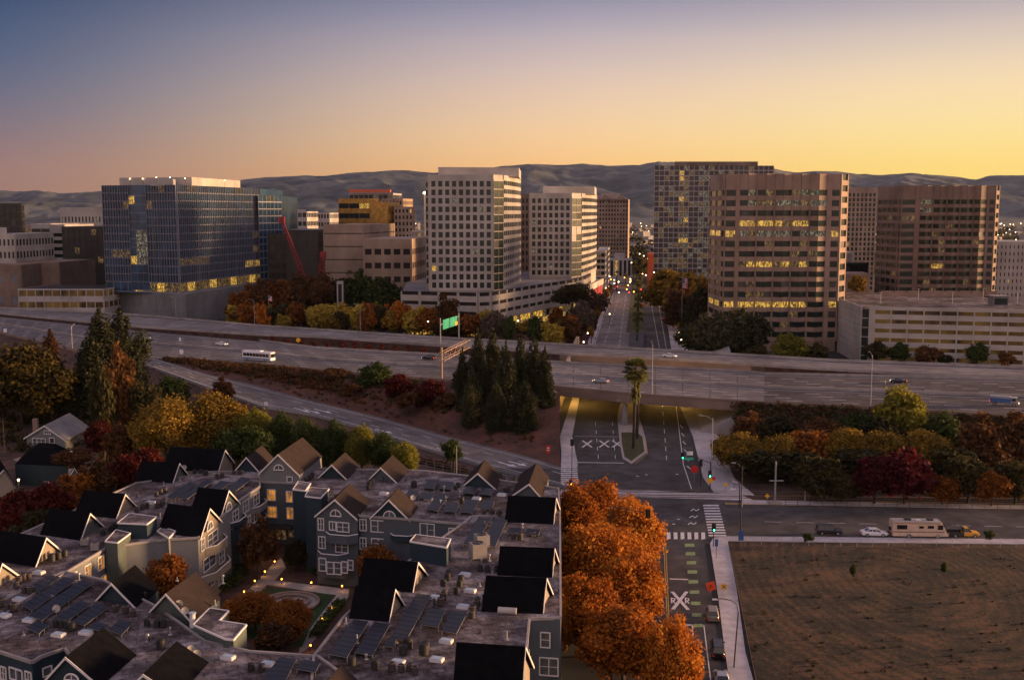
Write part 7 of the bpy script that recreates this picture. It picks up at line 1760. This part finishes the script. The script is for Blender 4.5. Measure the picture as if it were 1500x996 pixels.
for x, y, D in ((861, 488, 452), (855, 501, 440), (995, 487, 450), (998, 498, 438), (759, 470, 470), (627, 471, 480), (893, 460, 560), (976, 449, 580), (900, 415, 700), (893, 405, 760), (946, 403, 760), (937, 372, 900), (943, 375, 880), (949, 379, 860), (925, 385, 820), (958, 399, 700)):
    z = zat(D, y); c = At(x, D, z); t = thing('globe_lamp', 'small warm globe lamp glowing beside the far street or plaza', 'lamp', (c[0], c[1], 0), 'globe lamps around the far street'); MB().tube((c[0], c[1], 0), (c[0], c[1], max(.5, z - .2)), .08).build('post', M['dmetal'], t); MB().sphere((c[0], c[1], max(.8, z)), .2 + D * .0003).build('globe', M['lampw'], t)
# under the bridge
for x, y, e_ in ((20, 325, 1250), (22, 345, 1100), (33, 436, 600), (47, 325, 1100), (50, 345, 1100), (60, 428, 600)):
    lamp('underpass_light', (x, y, 5.2), e_ * 1.5, (1, .55, .12), .5)
for x, y in ((16, 322), (20.5, 360), (26, 400)): 
    MBx = MB(); MBx.ybox((x, y), .5, .9, 5.6, 5.9); tag(MBx.build('wall_lamp', M['lamp']), 'small lamp fixed under the freeway deck by the left abutment', 'lamp', 'lamps under the freeway')
# sign truss over the freeway and green sign behind
a = P(647, 556, ZD); t = thing('sign_truss', 'steel truss on a thick post reaching over the freeway beside the conifers', 'truss', tuple(a)); zt_ = zat(a[1], 521); m_ = MB(); post(m_, a, zt_ - ZD + 2.5, .35); bq = At(686, a[1] + 34, 14); A0 = Vector((a[0], a[1], zt_ - 1.6)); B0 = Vector((bq[0], bq[1], zt_ - 1.6))
dd_ = (B0 - A0); sd = Vector((-dd_[1], dd_[0], 0)).normalized() * .7; n = 11
for o_ in (sd, -sd):
    for dz in (0, 2.4): m_.tube(A0 + o_ + Vector((0, 0, dz)), B0 + o_ + Vector((0, 0, dz)), .13, .13, 5)
    for i in range(n): p0, p1 = A0 + o_ + dd_ * i / n, A0 + o_ + dd_ * (i + 1) / n; u = Vector((0, 0, 2.4)); m_.tube(p0 + (u if i % 2 else u * 0), p1 + (u * 0 if i % 2 else u), .08, .08, 4)
for i in range(n + 1):
    for dz in (0, 2.4): m_.tube(A0 + sd + dd_ * i / n + Vector((0, 0, dz)), A0 - sd + dd_ * i / n + Vector((0, 0, dz)), .06, .06, 4)
m_.build('truss', M['brown2'], t)
pz = P(645, 508, ZD); t = thing('road_sign', 'green freeway sign with two panels and white lettering above the far ramp', 'road sign', tuple(pz)); D0 = pz[1]; m_ = MB(); q1 = At(645, D0, 14); q2 = At(672, D0 + 22, 14)
for q in (q1, q2): m_.tube((q[0], q[1], ZD), (q[0], q[1], zat(D0, 466)), .2)
m_.tube((q1[0], q1[1], zat(D0, 476)), (q2[0], q2[1], zat(D0, 472)), .15); m_.build('gantry', M['metal'], t)
dv = Vector((q2[0] - q1[0], q2[1] - q1[1], 0)); yw = math.atan2(dv[1], dv[0]); Lw = dv.length
for f_, wd in ((.3, .34), (.7, .4)):
    c = Vector((q1[0], q1[1], 0)) + dv * f_ + Vector((0, -.3, zat(D0, 477))); pn = board(MB(), c, Lw * wd, 3.6, yw, .1).build('panel', M['signg'], t)
    w_ = MB()
    for zz, wl in ((.9, .6), (.1, .75), (-.7, .4)): board(w_, c + Vector((0, -.2, zz)), Lw * wd * wl, .32, yw, .03)
    w_.build('lettering', M['signw'], pn)
c = Vector((q1[0], q1[1], 0)) + dv * .86 + Vector((0, -.35, zat(D0, 481))); board(MB(), c, Lw * .13, 1.4, yw, .12).build('exit_panel', M['signy'], t)
# flags
def flag(lab, x, yb, yt, D, w, h, z0=0):
    c = At(x, D, 15); zt = zat(D, yt); t = thing('flag', lab, 'flag', (c[0], c[1], z0)); MB().tube((c[0], c[1], z0), (c[0], c[1], zt), .14, .09).build('pole', M['metal'], t)
    g = MB(); n = 13
    for i in range(n):
        z1 = zt - .3 - h * i / n; z0_ = zt - .3 - h * (i + 1) / n
        if i % 2 == 0 or True: (g if i % 2 == 0 else g)
    r_, wht = MB(), MB()
    for i in range(n):
        z1 = zt - .3 - h * i / n; z0_ = zt - .3 - h * (i + 1) / n; mb = r_ if i % 2 == 0 else wht
        for k in range(6):
            xa, xb = w * k / 6, w * (k + 1) / 6; ya, yb_ = math.sin(k * 1.3) * .25, math.sin((k + 1) * 1.3) * .25; dz = -.25 * xa; dz2 = -.25 * xb
            mb.hexa([(c[0] + xa, c[1] + ya, z0_ + dz), (c[0] + xb, c[1] + yb_, z0_ + dz2), (c[0] + xb, c[1] + yb_ + .03, z0_ + dz2), (c[0] + xa, c[1] + ya + .03, z0_ + dz)], [(c[0] + xa, c[1] + ya, z1 + dz), (c[0] + xb, c[1] + yb_, z1 + dz2), (c[0] + xb, c[1] + yb_ + .03, z1 + dz2), (c[0] + xa, c[1] + ya + .03, z1 + dz)])
    fo = r_.build('red_stripes', M['signr'], t); wht.build('white_stripes', M['signw'], t); MB().hexa([(c[0] - .05, c[1] - .12, zt - .3 - h * .54), (c[0] + w * .42, c[1] - .3, zt - .4 - h * .54), (c[0] + w * .42, c[1] + .3, zt - .4 - h * .54), (c[0] - .05, c[1] + .12, zt - .3 - h * .54)], [(c[0] - .05, c[1] - .12, zt - .28), (c[0] + w * .42, c[1] - .3, zt - .4), (c[0] + w * .42, c[1] + .3, zt - .4), (c[0] - .05, c[1] + .12, zt - .28)]).build('canton', M['carblue'], t); return t
flag('striped red white and blue flag hanging on a pole above the golden trees', 999, 0, 405, 500, 2.4, 5)
flag('small striped flag on a white pole among the orange trees behind the ramp', 393, 0, 432, 540, 1.8, 2.6)
# wires, railings, lot fence, railway poles
t = thing('fence', 'thin wire fence along the top edge of the vacant lot', 'fence', tuple(P(1090, 799, 0))); m_ = MB(); a, b = P(1092, 799.5, 0), P(1700, 804, 0); n = 26
for i in range(n + 1): q = a.lerp(b, i / n); m_.tube(q, q + Vector((0, 0, 1.8)), .03, .03, 5)
for z in (.1, .95, 1.8): m_.tube(a + Vector((0, 0, z)), b + Vector((0, 0, z)), .012, .012, 4)
m_.build('fence_wire', M['metal'], t)
m_ = MB(); a, b = P(1068, 800, 0), P(1110, 1010, 0); m_.obox(a, (b - a).normalized(), Vector((0, 1, 0)), 0, (b - a).length, 0, .3, 0, .25); tag(m_.build('kerb_wall', M['brown']), 'low brown kerb wall between the near pavement and the vacant lot', 'wall')
def fence_line(lab, pts, h, m='dmetal', gap=2.4):
    t = thing('fence', lab, 'fence', tuple(pts[0])); m_ = MB()
    for a, b in zip(pts, pts[1:]):
        n = max(1, int((b - a).length / gap))
        for i in range(n + 1): q = a.lerp(b, i / n); m_.tube(q, q + Vector((0, 0, h)), .05, .05, 5)
        for z in (h * .35, h * .68, h): m_.tube(a + Vector((0, 0, z)), b + Vector((0, 0, z)), .035, .035, 4)
    m_.build('railing', M[m], t)
fence_line('dark railing between the railway and the pavement at right', [P(1150, 741, .1), P(1760, 750, .1)], 1.1)
fence_line('dark railing beyond the railway under the tree row', [P(1075, 716, .1), P(1760, 728, .1)], 1.1)
fence_line('wire fence beside the service lane behind the far roof edge', [P(600, 682, 0), P(700, 700, 0), P(800, 720, 0)], 1.8, 'metal')
for x, y, yt, lab in ((1135, 737, 676, 'thick grey railway pole beside the right crosswalk'), (1179, 733, 710, 'short white railway post further right')):
    p = P(x, y, .1); m_ = MB(); t = thing('railway_pole', lab, 'pole', tuple(p)); m_.tube(p, Vector((p[0], p[1], zat(p[1], yt))), .22 if x == 1135 else .1, .18 if x == 1135 else .1); m_.build('pole', M['metal'], t)
    if x == 1135: MB().tube((p[0] - 1.2, p[1], zat(p[1], 704)), (p[0] + 1.6, p[1], zat(p[1], 704)), .12).build('crossarm', M['metal'], t); MB().ybox(v2(p), 2.6, 1.6, .1, .5).build('footing', M['concrete'], t)
p = P(1087, 742, .1); t = thing('crossing_gate', 'curved white railway crossing arm with small signs beside the tracks', 'crossing gate', tuple(p)); m_ = MB(); m_.path([p, p + Vector((0, 0, 3.2)), p + Vector((-.5, 0, 4.6)), p + Vector((-2.0, 0, 5.2))], .09); m_.build('arm', M['trim'], t); board(MB(), p + Vector((-1.9, -.1, 3.6)), 1.0, .35).build('sign', M['signw'], t)
rr = random.Random(19)
for i in range(9):
    y = 424 + i * 9; D_ = P(900, y, 0)[1]; side = i % 2; p = P(886 + (y - 424) * -.16 if side == 0 else 962 + (y - 424) * .2, y, Z1 + .01)
    if y < 478: place(CP[('sedan', ['white', 'silver', 'carblack'][i % 3], True)], tuple(p), sa, f"small {['white', 'silver', 'dark'][i % 3]} car driving on the {['left', 'right'][side]} carriageway of the far street", 'cars on the far street')
for i in range(26):
    x = rr.uniform(884, 962); D = rr.uniform(680, 1000); z = rr.uniform(3, 7); c = At(x, D, z); t = thing('street_lamp', 'tiny warm street light among the traffic at the far end of the street', 'street lamp', (c[0], c[1], 0), 'street lights at the far end of the street'); MB().tube((c[0], c[1], 0), (c[0], c[1], z), .07).build('post', M['dmetal'], t); MB().sphere((c[0], c[1], z + .3), .42).build('globe', M[['lamp', 'amber', 'lampw', 'redlamp'][i % 4]], t)
for i, (x, y) in enumerate(((912, 420), (918, 421), (944, 432), (944, 440), (943, 448), (900, 421))):
    p = P(x, y, .05); MBo = MB(); MBo.ybox(v2(p), 3.0, .3, .05, 1.1); tag(MBo.build('road_barrier', M['orange']), 'orange roadworks barrier in the middle of the far street', 'barrier', 'orange barriers on the far street')
# small dark bicycle like rack and litter at the lot corner
# ---------------------------------------------------------------- houses at left
def house(name, lab, pix, zw, ridge_px, wall, roof, cat='house'):
    "gable house from the front gable triangle: left, right, apex and back ridge pixels"
    t = thing(name, lab, cat, tuple(P(*pix[0], 0))); a, b = P(*pix[0], zw), P(*pix[1], zw); pl = vplane(a, b); ap = onplane(pl, *pix[2]); bk = P(*ridge_px, ap[2]); e = bk - ap; u = e.normalized()
    w = MB(); w.hexa([a, b, b + e, a + e], [a.lerp(ap, .999), b.lerp(ap, .999), (b + e).lerp(bk, .999), (a + e).lerp(bk, .999)]); w.prism([v2(a), v2(b), v2(b + e), v2(a + e)], 0, zw); wo = w.build('wall', M[wall], t)
    s = MB(); up = Vector((0, 0, .08)); f0, f1 = ap - u * .5 + up, bk + u * .3 + up; la, lb = a - ap, b - ap; slabq(s, f0, f1, f1 + la * 1.12, f0 + la * 1.12); slabq(s, f0, f0 + lb * 1.12, f1 + lb * 1.12, f1); ro = s.build('roof', M[roof], t)
    tr = MB()
    for l_ in (la, lb): p0, p1 = ap - u * .55 + up, ap + l_ * 1.12 - u * .55 + up; tr.hexa([p0 - Vector((0, 0, .35)), p1 - Vector((0, 0, .35)), p1 + u * .06 - Vector((0, 0, .35)), p0 + u * .06 - Vector((0, 0, .35))], [p0, p1, p1 + u * .06, p0 + u * .06])
    tr.build('rake_trim', M['trim'], ro); return t, pl
KH = crop(0, 560, 5.533)
t, pl = house('bungalow', 'grey bungalow with white trimmed front gable and large dark roof below the conifers', [KH(215, 440), KH(525, 460), KH(365, 348)], 3.2, KH(560, 250), 'w_lgrey', 'roofg')
for r in ((268, 455, 372, 510),): window(offs(pl, .1), *KH(r[0], r[1]), *KH(r[2], r[3]), parent=t, mull=2)
window(offs(pl, .1), *KH(360, 392), *KH(412, 418), parent=t, mull=2); window(offs(pl, .1), *KH(405, 450), *KH(445, 530), parent=t, mt='opening', mull=0)
q = P(*KH(290, 380), 3.5); MB().ybox(v2(q), 1.1, 1.1, 2.5, 6.2).build('chimney', M['brown'], t); q = P(*KH(420, 560), 0); MB().ybox(v2(q), 3, 2.4, 0, .9).build('porch_step', M['roofg'], t)
t, pl = house('cottage', 'dark roofed cottage at the left edge with a glowing porch light', [KH(-60, 800), KH(110, 830), KH(30, 700)], 3.0, KH(-10, 610), 'w_beige', 'shingle')
t, pl = house('house', 'dark navy house with chimney and small white gable left of the red trees', [KH(560, 760), KH(655, 765), KH(605, 690)], 4.2, KH(620, 655), 'w_lgrey', 'shingle')
b = MB(); pts = [P(*KH(130, 830), 0), P(*KH(560, 850), 0), P(*KH(600, 720), 0), P(*KH(240, 700), 0)]; b.prism([v2(p) for p in pts], 0, 4.5); b.build('side_wall', M['w_blue'], t); c_ = sum(pts, Vector()) / 4
b = MB(); b.hexa([Vector((p[0], p[1], 4.5)) for p in pts], [Vector((c_[0] + (p[0] - c_[0]) * .35, c_[1] + (p[1] - c_[1]) * .35, 7.2)) for p in pts]); b.build('hipped_roof', M['shingle'], t)
q = P(*KH(583, 690), 5); MB().ybox(v2(q), 1.1, 1.0, 3, 8.4).build('chimney', M['trim'], t); plh = vplane(pts[0] + Vector((0, 0, 3)), pts[1] + Vector((0, 0, 3))); window(offs(plh, .05), *KH(360, 805), *KH(398, 850), parent=t, mull=0)
p = P(*KH(150, 790), 2.6); t = thing('porch_lamp', 'bright warm porch light on the cottage at the left edge', 'lamp', tuple(p)); MB().sphere(p, .22).build('bulb', M['lamp'], t); MB().ybox(v2(p), .3, .3, 0, 2.3).build('post', M['w_grey'], t); lamp('porch_light', p + Vector((.2, -.5, .2)), 90, (1, .6, .2))
struct('driveway', MB().quad(P(*KH(105, 625), .02), P(*KH(280, 700), .02), P(*KH(470, 595), .02), P(*KH(250, 570), .02)), M['tan']); struct('garden_path', MB().quad(P(*KH(610, 690), .02), P(*KH(890, 730), .02), P(*KH(890, 700), .02), P(*KH(640, 665), .02)), M['tan'])
street_lamp('street lamp glowing yellow among leaves beside the big yellow tree', 206, 668, 645, 0, .6, math.pi, lit=True); q = P(206, 668, 0); lamp('street_light', (q[0] - .5, q[1] - 1, 5.2), 300, (1, .75, .1))
q = P(167, 712, 0); lamp('garden_light', (q[0], q[1], 3.5), 160, (1, .8, .15)); q = P(30, 777, 0); lamp('garden_light', (q[0] - 2, q[1], 4), 100, (1, .5, .05))
p = P(7, 668, 0); m_ = MB(); m_.tube(p, p + Vector((0, 0, 9)), .14, .1); m_.tube(p + Vector((-1, 0, 8.2)), p + Vector((1, 0, 8.2)), .06); tag(m_.build('utility_pole', M['bark']), 'wooden utility pole at the left edge beside the bungalow', 'pole')
q = P(*K2(455, 320), 9); 
lamp('entrance_light', tuple(P(395, 800, 2.6)), 60, (1, .5, .15))
p = P(484, 425, 0); t = thing('kiosk', 'small white kiosk tower among the dark trees behind the freeway', 'kiosk', tuple(At(499, 560, 5))); c = At(499, 560, 10); MB().ybox(v2(c), 3.2, 3, 0, zat(560, 412)).build('wall', M['whiteb'], t); MB().ybox((c[0], c[1] - 1.5), 1.8, .2, 1, zat(560, 416)).build('opening', M['opening'], t)
